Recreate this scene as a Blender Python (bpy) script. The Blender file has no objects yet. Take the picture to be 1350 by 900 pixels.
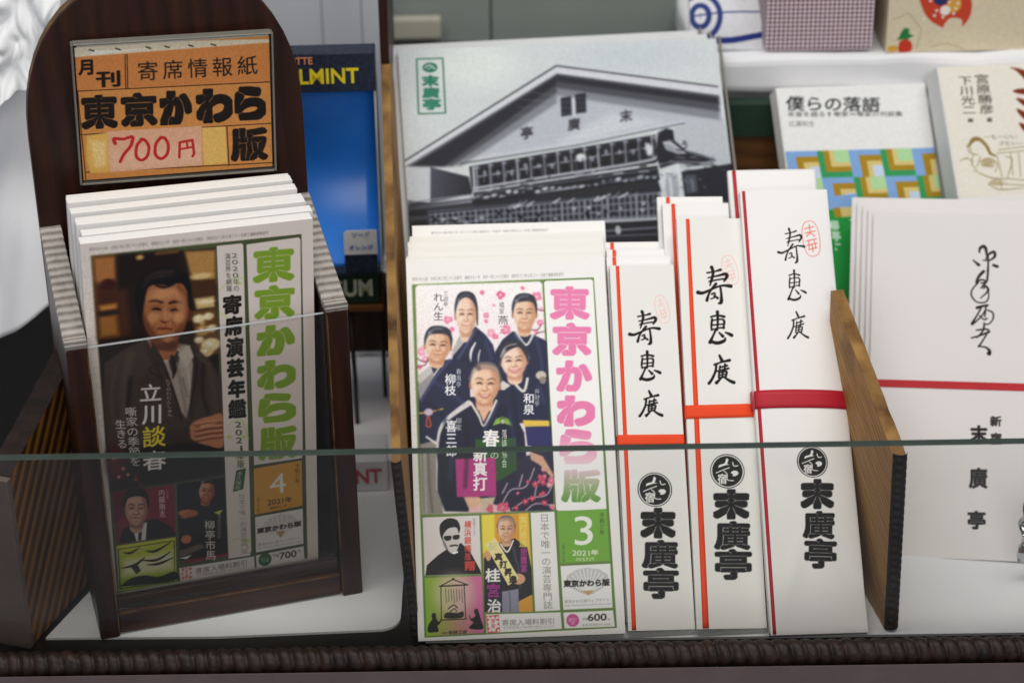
import bpy, bmesh, math, random
import numpy as np
from mathutils import Matrix, Vector, noise as mnoise

# ------------------------------------------------------------------ camera, world, lights, exposure
SC = bpy.context.scene
COL = SC.collection
rad = math.radians
random.seed(3)
NPR = np.random.default_rng(7)

cd = bpy.data.cameras.new('camera'); cam = bpy.data.objects.new('camera', cd); COL.objects.link(cam)
cam.matrix_world = (Matrix.Translation((0, -.896, .645)) @ Matrix.Rotation(rad(62), 4, 'X') @ Matrix.Rotation(rad(-.8), 4, 'Z'))
cd.sensor_width = 36; cd.lens = 2900 / 1350 * 36; cd.clip_start = .02; cd.clip_end = 30
cd.dof.use_dof = True; cd.dof.focus_distance = 1.085; cd.dof.aperture_fstop = 6.8
SC.camera = cam

w = bpy.data.worlds.new('World'); SC.world = w; w.use_nodes = True
bg = w.node_tree.nodes['Background']; bg.inputs[0].default_value = (.80, .86, 1, 1); bg.inputs[1].default_value = .28
def area(name, loc, target, sx, sy, power, col):
    l = bpy.data.lights.new(name, 'AREA'); l.shape = 'RECTANGLE'; l.size = sx; l.size_y = sy; l.energy = power; l.color = col
    o = bpy.data.objects.new(name, l); COL.objects.link(o); o.location = loc
    o.rotation_euler = (Vector(target) - Vector(loc)).to_track_quat('-Z', 'Y').to_euler(); return o
area('ceiling_lamp', (.0, -.12, 1.35), (-.02, .08, 0), 1.5, .5, 12.6, (1, .96, .9))
area('front_fill', (.1, -1.7, 1.05), (-.05, .05, .1), 1.2, .8, 12.5, (1, .95, .88))  # added fill from the front to brighten the upright covers, no known lamp

SC.view_settings.view_transform = 'Standard'; SC.view_settings.look = 'None'
SC.view_settings.exposure = 0; SC.view_settings.gamma = 1
SC.cycles.use_denoising = True
SC.cycles.max_bounces = 10; SC.cycles.transparent_max_bounces = 24
SC.cycles.caustics_reflective = False; SC.cycles.caustics_refractive = False
SC.cycles.sample_clamp_indirect = 4

# ------------------------------------------------------------------ helpers: linking and naming
def link(name, me, mats=(), parent=None, mw=None):
    o = bpy.data.objects.new(name, me); COL.objects.link(o)
    for m in (mats if isinstance(mats, (list, tuple)) else [mats]): me.materials.append(m)
    if parent: o.parent = parent
    if mw is not None: o.matrix_world = mw
    return o
def thing(name, label, cat, mw=None, group=None):
    o = bpy.data.objects.new(name, None); COL.objects.link(o); o.empty_display_size = .02
    if mw is not None: o.matrix_world = mw
    return tag(o, label, cat, group)
def tag(o, label, cat=None, group=None):
    o['label'] = label
    if cat: o['category'] = cat
    if group: o['group'] = group
    return o
def structure(o, label=None):
    o['kind'] = 'structure'
    if label: o['label'] = label
    return o
def dup(root, mw, label, group=None, keep=None):
    r = root.copy(); COL.objects.link(r); r.matrix_world = mw; r['label'] = label
    if group: r['group'] = group
    for ch in list(root.children):
        c = ch.copy(); COL.objects.link(c); c.parent = r
        for g in list(ch.children):
            e = g.copy(); COL.objects.link(e); e.parent = c
    return r
def pose(x, y, z, yaw, lean, roll):
    return Matrix.Translation((x, y, z)) @ Matrix.Rotation(rad(yaw), 4, 'Z') @ Matrix.Rotation(rad(-lean), 4, 'X') @ Matrix.Rotation(rad(roll), 4, 'Y')

# ------------------------------------------------------------------ helpers: meshes
def mesh_of(bm, name, smooth=False):
    me = bpy.data.meshes.new(name); bm.normal_update(); bm.to_mesh(me); bm.free()
    if smooth:
        for p in me.polygons: p.use_smooth = True
    return me
def add_box(bm, x0, x1, y0, y1, z0, z1, bev=0, seg=2, mat=0):
    v = [bm.verts.new((x, y, z)) for x in (x0, x1) for y in (y0, y1) for z in (z0, z1)]
    fs = [bm.faces.new([v[i] for i in q]) for q in ((0, 1, 3, 2), (4, 6, 7, 5), (0, 4, 5, 1), (2, 3, 7, 6), (0, 2, 6, 4), (1, 5, 7, 3))]
    for f in fs: f.material_index = mat
    if bev:
        es = list({e for f in fs for e in f.edges})
        bmesh.ops.bevel(bm, geom=es, offset=bev, segments=seg, affect='EDGES', profile=.5)
def box(name, x0, x1, y0, y1, z0, z1, mats, parent=None, bev=.0004, mw=None, seg=2):
    bm = bmesh.new(); add_box(bm, x0, x1, y0, y1, z0, z1, bev, seg)
    return link(name, mesh_of(bm, name), mats, parent, mw)
def prism(name, pts, d0, d1, mats, parent=None, axis='y', bev=0, mw=None, sidemat=0):
    """outline pts (a,b) extruded; axis y: (x,z) outline, axis x: (y,z) outline"""
    bm = bmesh.new()
    P = (lambda a, b, t: (a, t, b)) if axis == 'y' else (lambda a, b, t: (t, a, b))
    if axis == 'z': P = lambda a, b, t: (a, b, t)
    f0 = [bm.verts.new(P(a, b, d0)) for a, b in pts]; f1 = [bm.verts.new(P(a, b, d1)) for a, b in pts]
    n = len(pts); caps = [bm.faces.new(f0), bm.faces.new(f1[::-1])]
    for i in range(n):
        f = bm.faces.new([f0[i], f1[i], f1[(i + 1) % n], f0[(i + 1) % n]]); f.material_index = sidemat
    bmesh.ops.recalc_face_normals(bm, faces=bm.faces[:])
    if bev:
        es = [e for c in caps for e in c.edges]
        bmesh.ops.bevel(bm, geom=es, offset=bev, segments=2, affect='EDGES', profile=.5)
    return link(name, mesh_of(bm, name), mats, parent, mw)
def tube(name, pts, r, mats, parent=None, n=8):
    bm = bmesh.new(); rings = []
    for i, p in enumerate(pts):
        p = Vector(p); t = (Vector(pts[min(i + 1, len(pts) - 1)]) - Vector(pts[max(i - 1, 0)])).normalized()
        a = t.cross(Vector((.3, .9, .2))).normalized(); b = t.cross(a)
        rings.append([bm.verts.new(p + (a * math.cos(k / n * 2 * math.pi) + b * math.sin(k / n * 2 * math.pi)) * r) for k in range(n)])
    for q0, q1 in zip(rings, rings[1:]):
        for k in range(n): bm.faces.new([q0[k], q0[(k + 1) % n], q1[(k + 1) % n], q1[k]])
    bm.faces.new(rings[0][::-1]); bm.faces.new(rings[-1])
    return link(name, mesh_of(bm, name, True), mats, parent)
def grid_mesh(name, nx, ny, fn, smooth=True):
    """surface fn(s,t)->(x,y,z), s,t in 0..1; outward normal is dS x dT"""
    me = bpy.data.meshes.new(name)
    vs = [fn(i / (nx - 1), j / (ny - 1)) for j in range(ny) for i in range(nx)]
    fs = [(j * nx + i, j * nx + i + 1, (j + 1) * nx + i + 1, (j + 1) * nx + i) for j in range(ny - 1) for i in range(nx - 1)]
    me.from_pydata(vs, [], fs)
    if smooth:
        for p in me.polygons: p.use_smooth = True
    return me
def slab_sheet(name, nx, ny, fn, th, off):
    """closed thick sheet: fn surface plus a copy moved by off*th"""
    me = bpy.data.meshes.new(name); off = Vector(off) * th
    a = [Vector(fn(i / (nx - 1), j / (ny - 1))) for j in range(ny) for i in range(nx)]; N = len(a)
    fs = []
    for j in range(ny - 1):
        for i in range(nx - 1):
            q = (j * nx + i, j * nx + i + 1, (j + 1) * nx + i + 1, (j + 1) * nx + i); fs.append(q); fs.append(tuple(k + N for k in q[::-1]))
    ring = [i for i in range(nx)] + [j * nx + nx - 1 for j in range(1, ny)] + [(ny - 1) * nx + i for i in range(nx - 2, -1, -1)] + [j * nx for j in range(ny - 2, 0, -1)]
    for k in range(len(ring)):
        p, q = ring[k], ring[(k + 1) % len(ring)]; fs.append((q, p, p + N, q + N))
    me.from_pydata([tuple(v) for v in a] + [tuple(v + off) for v in a], [], fs)
    for p in me.polygons: p.use_smooth = True
    return me

# ------------------------------------------------------------------ helpers: materials
def srgb(c): return c / 12.92 if c <= .04045 else ((c + .055) / 1.055) ** 2.4
def hexlin(h): return tuple(srgb(int(h[i:i + 2], 16) / 255) for i in (0, 2, 4))
def nodes(name):
    m = bpy.data.materials.new(name); m.use_nodes = True; nt = m.node_tree
    return m, nt, nt.nodes, nt.links, nt.nodes['Principled BSDF']
def pmat(name, col, rough=.6, spec=.3, amt=.06, scale=60, bump=0, bscale=400, stretch=(1, 1, 1), col2=None, detail=4, metal=0):
    m, nt, N, L, B = nodes(name)
    c = hexlin(col) if isinstance(col, str) else col
    c2 = (hexlin(col2) if isinstance(col2, str) else col2) if col2 else tuple(x * (1 - 3 * amt) for x in c)
    tc = N.new('ShaderNodeTexCoord'); mp = N.new('ShaderNodeMapping'); mp.inputs['Scale'].default_value = stretch; L.new(tc.outputs['Object'], mp.inputs[0])
    nz = N.new('ShaderNodeTexNoise'); nz.inputs['Scale'].default_value = scale; nz.inputs['Detail'].default_value = detail; L.new(mp.outputs[0], nz.inputs[0])
    rp = N.new('ShaderNodeValToRGB'); rp.color_ramp.elements[0].position = .3; rp.color_ramp.elements[1].position = .7
    rp.color_ramp.elements[0].color = (*c2, 1); rp.color_ramp.elements[1].color = (*c, 1)
    L.new(nz.outputs[0], rp.inputs[0]); L.new(rp.outputs[0], B.inputs['Base Color'])
    B.inputs['Roughness'].default_value = rough; B.inputs['Specular IOR Level'].default_value = spec; B.inputs['Metallic'].default_value = metal
    if bump:
        n2 = N.new('ShaderNodeTexNoise'); n2.inputs['Scale'].default_value = bscale; n2.inputs['Detail'].default_value = 3; L.new(mp.outputs[0], n2.inputs[0])
        bp = N.new('ShaderNodeBump'); bp.inputs['Strength'].default_value = bump; bp.inputs['Distance'].default_value = .0006
        L.new(n2.outputs[0], bp.inputs['Height']); L.new(bp.outputs[0], B.inputs['Normal'])
    return m
def wood(name, c1, c2, axis='Z', scale=70, ring=9, rough=.5, bump=.35, dark=None, tilt=0, ribs=0):
    """long-grained wood: stretched noise and a warped band pattern along one axis; ribs = raised weathered grain"""
    m, nt, N, L, B = nodes(name)
    tc = N.new('ShaderNodeTexCoord'); mp = N.new('ShaderNodeMapping'); L.new(tc.outputs['Object'], mp.inputs[0])
    mp.inputs['Rotation'].default_value = (rad(tilt), 0, 0) if axis != 'X' else (0, rad(tilt), 0)
    mp2 = N.new('ShaderNodeMapping'); L.new(mp.outputs[0], mp2.inputs[0])
    mp2.inputs['Scale'].default_value = {'X': (.06, 1, 1), 'Y': (1, .06, 1), 'Z': (1, 1, .06)}[axis]
    nz = N.new('ShaderNodeTexNoise'); nz.inputs['Scale'].default_value = scale * 4; nz.inputs['Detail'].default_value = 6; nz.inputs['Roughness'].default_value = .65; L.new(mp2.outputs[0], nz.inputs[0])
    wv = N.new('ShaderNodeTexWave'); wv.wave_type = 'BANDS'; wv.bands_direction = 'DIAGONAL' if axis != 'Y' else 'Z'
    wv.inputs['Scale'].default_value = ribs or scale; wv.inputs['Distortion'].default_value = 2.2 if not ribs else .7; wv.inputs['Detail'].default_value = 3; wv.inputs['Detail Scale'].default_value = 1.5
    L.new(mp2.outputs[0], wv.inputs[0])
    mx = N.new('ShaderNodeMath'); mx.operation = 'MULTIPLY_ADD'; mx.inputs[1].default_value = .45 if ribs else .22; L.new(wv.outputs[1], mx.inputs[0])
    hf = N.new('ShaderNodeMath'); hf.operation = 'MULTIPLY'; hf.inputs[1].default_value = .62 if ribs else .8; L.new(nz.outputs[0], hf.inputs[0]); L.new(hf.outputs[0], mx.inputs[2])
    rp = N.new('ShaderNodeValToRGB'); e = rp.color_ramp.elements
    e[0].position = .22; e[0].color = (*hexlin(c2), 1); e[1].position = .75; e[1].color = (*hexlin(c1), 1)
    L.new(mx.outputs[0], rp.inputs[0]); out = rp.outputs[0]
    if dark:
        n3 = N.new('ShaderNodeTexNoise'); n3.inputs['Scale'].default_value = 24; n3.inputs['Detail'].default_value = 5; L.new(tc.outputs['Object'], n3.inputs[0])
        r3 = N.new('ShaderNodeValToRGB'); r3.color_ramp.elements[0].position = .5; r3.color_ramp.elements[1].position = .68; L.new(n3.outputs[0], r3.inputs[0])
        mc = N.new('ShaderNodeMixRGB'); mc.inputs[2].default_value = (*hexlin(dark), 1); L.new(r3.outputs[0], mc.inputs[0]); L.new(out, mc.inputs[1]); out = mc.outputs[0]
    L.new(out, B.inputs['Base Color']); B.inputs['Roughness'].default_value = rough; B.inputs['Specular IOR Level'].default_value = .3
    bp = N.new('ShaderNodeBump'); bp.inputs['Strength'].default_value = bump; bp.inputs['Distance'].default_value = .0012
    L.new(mx.outputs[0], bp.inputs['Height']); L.new(bp.outputs[0], B.inputs['Normal'])
    return m
def print_mat(name, rough=.42, spec=.35, bump=.05):
    m, nt, N, L, B = nodes(name)
    a = N.new('ShaderNodeAttribute'); a.attribute_name = 'Col'
    tc = N.new('ShaderNodeTexCoord'); nz = N.new('ShaderNodeTexNoise'); nz.inputs['Scale'].default_value = 30; nz.inputs['Detail'].default_value = 1.5; L.new(tc.outputs['Object'], nz.inputs[0])
    r = N.new('ShaderNodeMapRange'); r.inputs['To Min'].default_value = .97; r.inputs['To Max'].default_value = 1.0; L.new(nz.outputs[0], r.inputs[0])
    mx = N.new('ShaderNodeMixRGB'); mx.blend_type = 'MULTIPLY'; mx.inputs[0].default_value = 1; L.new(a.outputs['Color'], mx.inputs[1]); L.new(r.outputs[0], mx.inputs[2])
    L.new(mx.outputs[0], B.inputs['Base Color']); B.inputs['Roughness'].default_value = rough; B.inputs['Specular IOR Level'].default_value = spec
    bp = N.new('ShaderNodeBump'); bp.inputs['Strength'].default_value = bump; bp.inputs['Distance'].default_value = .0008; L.new(nz.outputs[0], bp.inputs['Height']); L.new(bp.outputs[0], B.inputs['Normal'])
    return m
def clear_mat(name, tint=(.86, .88, .86), ior=1.45, rough=.03, gl=1, dust=0):
    m, nt, N, L, B = nodes(name); N.remove(B)
    t = N.new('ShaderNodeBsdfTransparent'); t.inputs[0].default_value = (*tint, 1)
    g = N.new('ShaderNodeBsdfGlossy'); g.inputs['Roughness'].default_value = rough; g.inputs['Color'].default_value = (gl, gl, gl, 1)
    f = N.new('ShaderNodeFresnel'); f.inputs['IOR'].default_value = ior
    mx = N.new('ShaderNodeMixShader'); L.new(f.outputs[0], mx.inputs[0]); L.new(t.outputs[0], mx.inputs[1]); L.new(g.outputs[0], mx.inputs[2])
    out = mx.outputs[0]
    if dust:
        tc = N.new('ShaderNodeTexCoord'); nz = N.new('ShaderNodeTexNoise'); nz.inputs['Scale'].default_value = 18; nz.inputs['Detail'].default_value = 7; nz.inputs['Distortion'].default_value = 1.2; L.new(tc.outputs['Object'], nz.inputs[0])
        r = N.new('ShaderNodeMapRange'); r.inputs['From Min'].default_value = .35; r.inputs['From Max'].default_value = .75; r.inputs['To Min'].default_value = dust * .3; r.inputs['To Max'].default_value = dust; L.new(nz.outputs[0], r.inputs[0])
        df = N.new('ShaderNodeBsdfDiffuse'); df.inputs[0].default_value = (.75, .75, .74, 1); m2 = N.new('ShaderNodeMixShader'); L.new(r.outputs[0], m2.inputs[0]); L.new(out, m2.inputs[1]); L.new(df.outputs[0], m2.inputs[2]); out = m2.outputs[0]
    L.new(out, N['Material Output'].inputs[0]); return m
def stripe_mat(name, c1, c2, axis, freq, rough=.5):
    """paper edges: many fine page lines across one axis"""
    m, nt, N, L, B = nodes(name)
    tc = N.new('ShaderNodeTexCoord'); wv = N.new('ShaderNodeTexWave'); wv.bands_direction = axis; wv.inputs['Scale'].default_value = freq; wv.inputs['Distortion'].default_value = 1.5; wv.inputs['Detail'].default_value = 2
    L.new(tc.outputs['Object'], wv.inputs[0])
    rp = N.new('ShaderNodeValToRGB'); rp.color_ramp.elements[0].color = (*hexlin(c2), 1); rp.color_ramp.elements[1].color = (*hexlin(c1), 1); L.new(wv.outputs[1], rp.inputs[0])
    L.new(rp.outputs[0], B.inputs['Base Color']); B.inputs['Roughness'].default_value = rough; B.inputs['Specular IOR Level'].default_value = .2
    return m

# ------------------------------------------------------------------ helpers: printing inks (soft vector shapes sampled on a fine grid of coloured vertices)
def blur(a, s):
    if s < .3: return a
    r = int(3 * s + 1); k = np.exp(-.5 * (np.arange(-r, r + 1) / s) ** 2); k /= k.sum()
    p = np.pad(a, r, mode='constant'); p = sum(k[i] * p[i:i + a.shape[0], :] for i in range(2 * r + 1))
    return sum(k[i] * p[:, i:i + a.shape[1]] for i in range(2 * r + 1))
GN = 112
_tc = bpy.data.curves.new('glyph', 'FONT'); _to = bpy.data.objects.new('glyph', _tc); COL.objects.link(_to)
def glyph_polys(ch):
    _tc.body = ch; _tc.size = 1; _tc.resolution_u = 4
    dg = bpy.context.evaluated_depsgraph_get(); dg.update(); me = bpy.data.meshes.new_from_object(_to.evaluated_get(dg))
    v = np.array([x.co[:2] for x in me.vertices]) if len(me.vertices) else np.zeros((0, 2)); ps = [list(p.vertices) for p in me.polygons]
    bpy.data.meshes.remove(me); return v, ps
_gc = {}; _gb = {}
def raster(polys, S):
    b = np.zeros((S, S), np.float32)
    for P in polys:
        x0, y0 = np.floor(P.min(0)).astype(int); x1, y1 = np.ceil(P.max(0)).astype(int) + 1
        x0, y0 = max(x0, 0), max(y0, 0); x1, y1 = min(x1, S), min(y1, S)
        if x1 <= x0 or y1 <= y0: continue
        X, Y = np.meshgrid(np.arange(x0, x1) + .5, np.arange(y0, y1) + .5); ins = np.zeros(X.shape, bool)
        for i in range(len(P)):
            ax, ay = P[i]; bx, by = P[i - 1]
            c = (ay > Y) != (by > Y)
            if c.any(): ins ^= c & (X < (bx - ax) * (Y - ay) / ((by - ay) or 1e-9) + ax)
        b[y0:y1, x0:x1] = np.maximum(b[y0:y1, x0:x1], ins)
    return b
def glyph(ch, wt, ink):
    """coverage bitmap of one character (row 0 = bottom); wt thickens and rounds the strokes like brush lettering"""
    k = (ch, wt, ink)
    if k in _gc: return _gc[k]
    if (ch, ink) not in _gb:
        v, ps = glyph_polys(ch)
        if len(v) == 0: _gb[ch, ink] = np.zeros((GN, GN), np.float32)
        else:
            if ink:
                lo, hi = v.min(0), v.max(0); pad = .06; q = (v - lo) / np.maximum(hi - lo, 1e-6) * (1 - 2 * pad) + pad
            else:
                adv = max(1.0, v[:, 0].max()) if ord(ch) > 0x2000 else max(v[:, 0].max() + .05, .3)
                q = np.stack([v[:, 0] / adv, v[:, 1] + .12], 1)
            q = q * GN; _gb[ch, ink] = raster([q[p] for p in ps], GN)
    b = _gb[ch, ink]
    if wt > 0:
        # swell the strokes like yose lettering but keep hairline gaps between them
        ix = np.arange(GN, dtype=np.float32); D2 = (ix[:, None] - ix[None, :]) ** 2; d0 = np.where(b > .5, 0, 1e4).astype(np.float32)
        d1 = (D2[:, :, None] + d0[None]).min(1); d = np.sqrt((D2[:, :, None] + d1.T[None]).min(1).T); d = np.minimum(d, 30)
        rr = wt * GN; qd = d - blur(np.pad(d, 6, mode='edge'), 1.5)[6:-6, 6:-6]
        f = np.clip(rr - d + .5, 0, 1); f = blur(f, 1.6 if wt > .035 else .7); f = np.clip((f - .5) * 2.2 + .5, 0, 1)
        if wt > .035: f = f * (1 - .95 * np.clip((qd - .35) / .35, 0, 1))
        f = np.maximum(f, b * .999)
    else: f = b
    _gc[k] = f.astype(np.float32); return _gc[k]
def latin(txt):
    k = ('L', txt)
    if k not in _gc:
        v, ps = glyph_polys(txt); lo, hi = v.min(0), v.max(0); q = (v - lo) / np.maximum(hi - lo, 1e-6); W = int(GN * max(1, .55 * len(txt)))
        q = q * np.array([W - 8, GN - 8]) + 4; S = max(W, GN); _gc[k] = raster([q[p] for p in ps], S)[:GN, :W]
    return _gc[k]
class Canvas:
    def __init__(s, w, h, ppm):
        s.w, s.h = w, h; s.nx, s.ny = int(w * ppm) + 1, int(h * ppm) + 1; s.st = w / (s.nx - 1)
        s.a = np.ones((s.ny, s.nx, 3), np.float32)
        s.U = np.linspace(0, w, s.nx, dtype=np.float32); s.V = np.linspace(0, h, s.ny, dtype=np.float32)
    def win(s, u0, v0, u1, v1, m):
        i0, i1 = np.searchsorted(s.U, [u0 - m, u1 + m]); j0, j1 = np.searchsorted(s.V, [v0 - m, v1 + m])
        if i1 <= i0 or j1 <= j0: return None
        X, Y = np.meshgrid(s.U[i0:i1], s.V[j0:j1]); return slice(j0, j1), slice(i0, i1), X, Y
    def put(s, J, I, al, c):
        c = np.asarray(c, np.float32); al = np.clip(al, 0, 1)[..., None]; s.a[J, I] = s.a[J, I] * (1 - al) + c * al
    @staticmethod
    def col(h): return np.array([int(h[i:i + 2], 16) / 255 for i in (0, 2, 4)]), (int(h[6:8], 16) / 255 if len(h) == 8 else 1)
    @staticmethod
    def curve(P, closed, sub=5):
        n = len(P); out = []
        for i in range(n if closed else n - 1):
            g = lambda k: P[k % n] if closed else P[min(max(k, 0), n - 1)]
            a, b, c, e = g(i - 1), g(i), g(i + 1), g(i + 2)
            for t in np.linspace(0, 1, sub, endpoint=False): out.append(.5 * ((2 * b) + (c - a) * t + (2 * a - 5 * b + 4 * c - e) * t * t + (3 * b - a - 3 * c + e) * t ** 3))
        if not closed: out.append(P[-1])
        return np.array(out)
    def polyalpha(s, P, soft):
        sf = max(soft, s.st); wn = s.win(P[:, 0].min(), P[:, 1].min(), P[:, 0].max(), P[:, 1].max(), sf)
        if wn is None: return None
        J, I, X, Y = wn; d = np.full(X.shape, 1e9, np.float32); ins = np.zeros(X.shape, bool)
        for i in range(len(P)):
            ax, ay = P[i]; bx, by = P[i - 1]; ex, ey = bx - ax, by - ay; l = ex * ex + ey * ey + 1e-12
            t = np.clip(((X - ax) * ex + (Y - ay) * ey) / l, 0, 1); d = np.minimum(d, (X - ax - t * ex) ** 2 + (Y - ay - t * ey) ** 2)
            c = (ay > Y) != (by > Y); ins ^= c & (X < ex * (Y - ay) / (ey if abs(ey) > 1e-9 else 1e-9) + ax)
        d = np.sqrt(d); sd = np.where(ins, -d, d); return J, I, .5 - sd / sf, X, Y
    def run(s, ops):
        for o in ops:
            k = o[0]
            if k == 'bg': s.a[:] = s.col(o[1])[0]
            elif k == 'n':
                wn = s.win(*o[3:], 0) if len(o) > 3 else (slice(0, s.ny), slice(0, s.nx))
                if wn:
                    b = s.a[wn[0], wn[1]]; z = blur(NPR.standard_normal(b.shape[:2]).astype(np.float32), o[2] * .6); z /= z.std() + 1e-6; b *= 1 + o[1] * z[..., None]
            elif k == 'b':
                wn = s.win(*o[2:], 0)
                if wn:
                    for ch in range(3):
                        z = s.a[wn[0], wn[1], ch]; pd = 8; s.a[wn[0], wn[1], ch] = blur(np.pad(z, pd, mode='edge'), o[1] / s.st)[pd:-pd, pd:-pd]
            elif k == 'p':
                P = np.array(o[4]).reshape(-1, 2)
                if o[3]: P = s.curve(P, True)
                r = s.polyalpha(P, o[2])
                if r: c, al = s.col(o[1]); s.put(r[0], r[1], r[2].clip(0, 1) * al, c)
            elif k == 'g':
                r = s.polyalpha(np.array(o[4]).reshape(-1, 2), o[3])
                if r:
                    a, b = np.array(o[5]).reshape(2, 2); e = b - a; t = np.clip(((r[3] - a[0]) * e[0] + (r[4] - a[1]) * e[1]) / (e @ e), 0, 1)[..., None]
                    s.put(r[0], r[1], r[2], s.col(o[1])[0] * (1 - t) + s.col(o[2])[0] * t)
            elif k == 'e':
                _, h, soft, u, v, ru, rv, ang = o; m = max(ru, rv); wn = s.win(u - m, v - m, u + m, v + m, soft + s.st)
                if wn is None: continue
                J, I, X, Y = wn; ca, sa = math.cos(rad(ang)), math.sin(rad(ang)); x = (X - u) * ca - (Y - v) * sa; y = (X - u) * sa + (Y - v) * ca
                ru, rv = max(ru, .05), max(rv, .05); q = np.sqrt((x / ru) ** 2 + (y / rv) ** 2); sd = (q - 1) * min(ru, rv); c, al = s.col(h)
                s.put(J, I, np.clip(.5 - sd / max(soft, s.st), 0, 1) * al, c)
            elif k == 's':
                P = np.array(o[4]).reshape(-1, 3)
                if o[3] and len(P) > 2: P = s.curve(P, False)
                R = P[:, 2].max(); sf = max(o[2], s.st); wn = s.win(P[:, 0].min() - R, P[:, 1].min() - R, P[:, 0].max() + R, P[:, 1].max() + R, sf)
                if wn is None: continue
                J, I, X, Y = wn; d = np.full(X.shape, 1e9, np.float32)
                for a, b in zip(P, P[1:]):
                    e = b - a; l = e[0] ** 2 + e[1] ** 2 + 1e-12; t = np.clip(((X - a[0]) * e[0] + (Y - a[1]) * e[1]) / l, 0, 1)
                    d = np.minimum(d, np.hypot(X - a[0] - t * e[0], Y - a[1] - t * e[1]) - (a[2] + t * e[2]))
                c, al = s.col(o[1]); s.put(J, I, np.clip(.5 - d / sf, 0, 1) * al, c)
            elif k in 'tl':
                if k == 't': _, h, h2, wt, ink, ch, Q = o; G = glyph(ch, wt, ink)
                else:
                    _, h, wt, ch, Q = o; h2 = ''; G = latin(ch)
                    if wt: G = np.clip((blur(G, wt * GN * .6) - .25) / .2 + .5, 0, 1)
                a, b, c = np.array(Q).reshape(3, 2); e1, e2 = b - a, c - a; P = np.array([a, b, c, b + c - a])
                wn = s.win(P[:, 0].min(), P[:, 1].min(), P[:, 0].max(), P[:, 1].max(), 0)
                if wn is None: continue
                J, I, X, Y = wn; det = e1[0] * e2[1] - e1[1] * e2[0]
                if abs(det) < 1e-6: continue
                x = ((X - a[0]) * e2[1] - (Y - a[1]) * e2[0]) / det; y = 1 - ((Y - a[1]) * e1[0] - (X - a[0]) * e1[1]) / det
                gy, gx = G.shape; stp = s.st / max(np.hypot(*e2), 1e-6) * gy; F = blur(G, .42 * stp) if stp > .8 else G
                fx, fy = x * gx - .5, y * gy - .5; ok = (x >= 0) & (x < 1) & (y >= 0) & (y < 1)
                ix, iy = np.clip(np.floor(fx).astype(int), 0, gx - 2), np.clip(np.floor(fy).astype(int), 0, gy - 2); tx, ty = np.clip(fx - ix, 0, 1), np.clip(fy - iy, 0, 1)
                al = (F[iy, ix] * (1 - tx) + F[iy, ix + 1] * tx) * (1 - ty) + (F[iy + 1, ix] * (1 - tx) + F[iy + 1, ix + 1] * tx) * ty
                al = np.where(ok, al, 0); cc, aa = s.col(h)
                if h2: cc = cc * y[..., None] + s.col(h2)[0] * (1 - y[..., None])
                s.put(J, I, al * aa, cc)
        return s
    def mesh(s, name, deform=None, rect=None, holes=()):
        """mesh of the cells inside rect (mm) and outside holes; local x = u - w/2, z = v, in metres"""
        cu, cv = (s.U[:-1] + s.U[1:]) / 2, (s.V[:-1] + s.V[1:]) / 2; CU, CV = np.meshgrid(cu, cv)
        ins = lambda r: (CU > r[0]) & (CU < r[2]) & (CV > r[1]) & (CV < r[3])
        M = ins(rect) if rect else np.ones(CU.shape, bool)
        for h in holes: M &= ~ins(h)
        j, i = np.nonzero(M); q = np.stack([j * s.nx + i, j * s.nx + i + 1, (j + 1) * s.nx + i + 1, (j + 1) * s.nx + i], 1)
        used = np.unique(q); mp = np.zeros(s.nx * s.ny, np.int32); mp[used] = np.arange(len(used)); q = mp[q]
        jj, ii = used // s.nx, used % s.nx; x = (s.U[ii] - s.w / 2) / 1000; z = s.V[jj] / 1000; y = np.zeros_like(x)
        if deform is not None: x, y, z = deform(x, z)
        c = np.clip(s.a[jj, ii], 0, 1); lin = np.where(c <= .04045, c / 12.92, ((c + .055) / 1.055) ** 2.4)
        me = bpy.data.meshes.new(name); me.vertices.add(len(used)); me.vertices.foreach_set('co', np.stack([x, y, z], 1).astype(np.float32).ravel())
        n = len(q); me.loops.add(4 * n); me.loops.foreach_set('vertex_index', q.astype(np.int32).ravel())
        me.polygons.add(n); me.polygons.foreach_set('loop_start', np.arange(0, 4 * n, 4, dtype=np.int32)); me.polygons.foreach_set('loop_total', np.full(n, 4, np.int32))
        me.update(calc_edges=True); at = me.color_attributes.new('Col', 'FLOAT_COLOR', 'POINT')
        at.data.foreach_set('color', np.concatenate([lin, np.ones((len(lin), 1))], 1).astype(np.float32).ravel())
        if deform is not None: me.polygons.foreach_set('use_smooth', np.ones(n, bool))
        return me
def printed(key, name, mat, parent, w, h, ppm, y, regions=(), deform=None):
    """paint ART[key] and hang it under parent as part `name`, with the named panels as sub-parts of it"""
    cv = Canvas(w, h, ppm).run(ART[key]); dy = Matrix.Translation((0, y, 0))
    base = link(name, cv.mesh(name, deform, None, [r for _, r in regions]), mat, parent); base.matrix_local = dy
    for nm, r in regions: link(nm, cv.mesh(nm, deform, r), mat, base)
    return base

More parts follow.
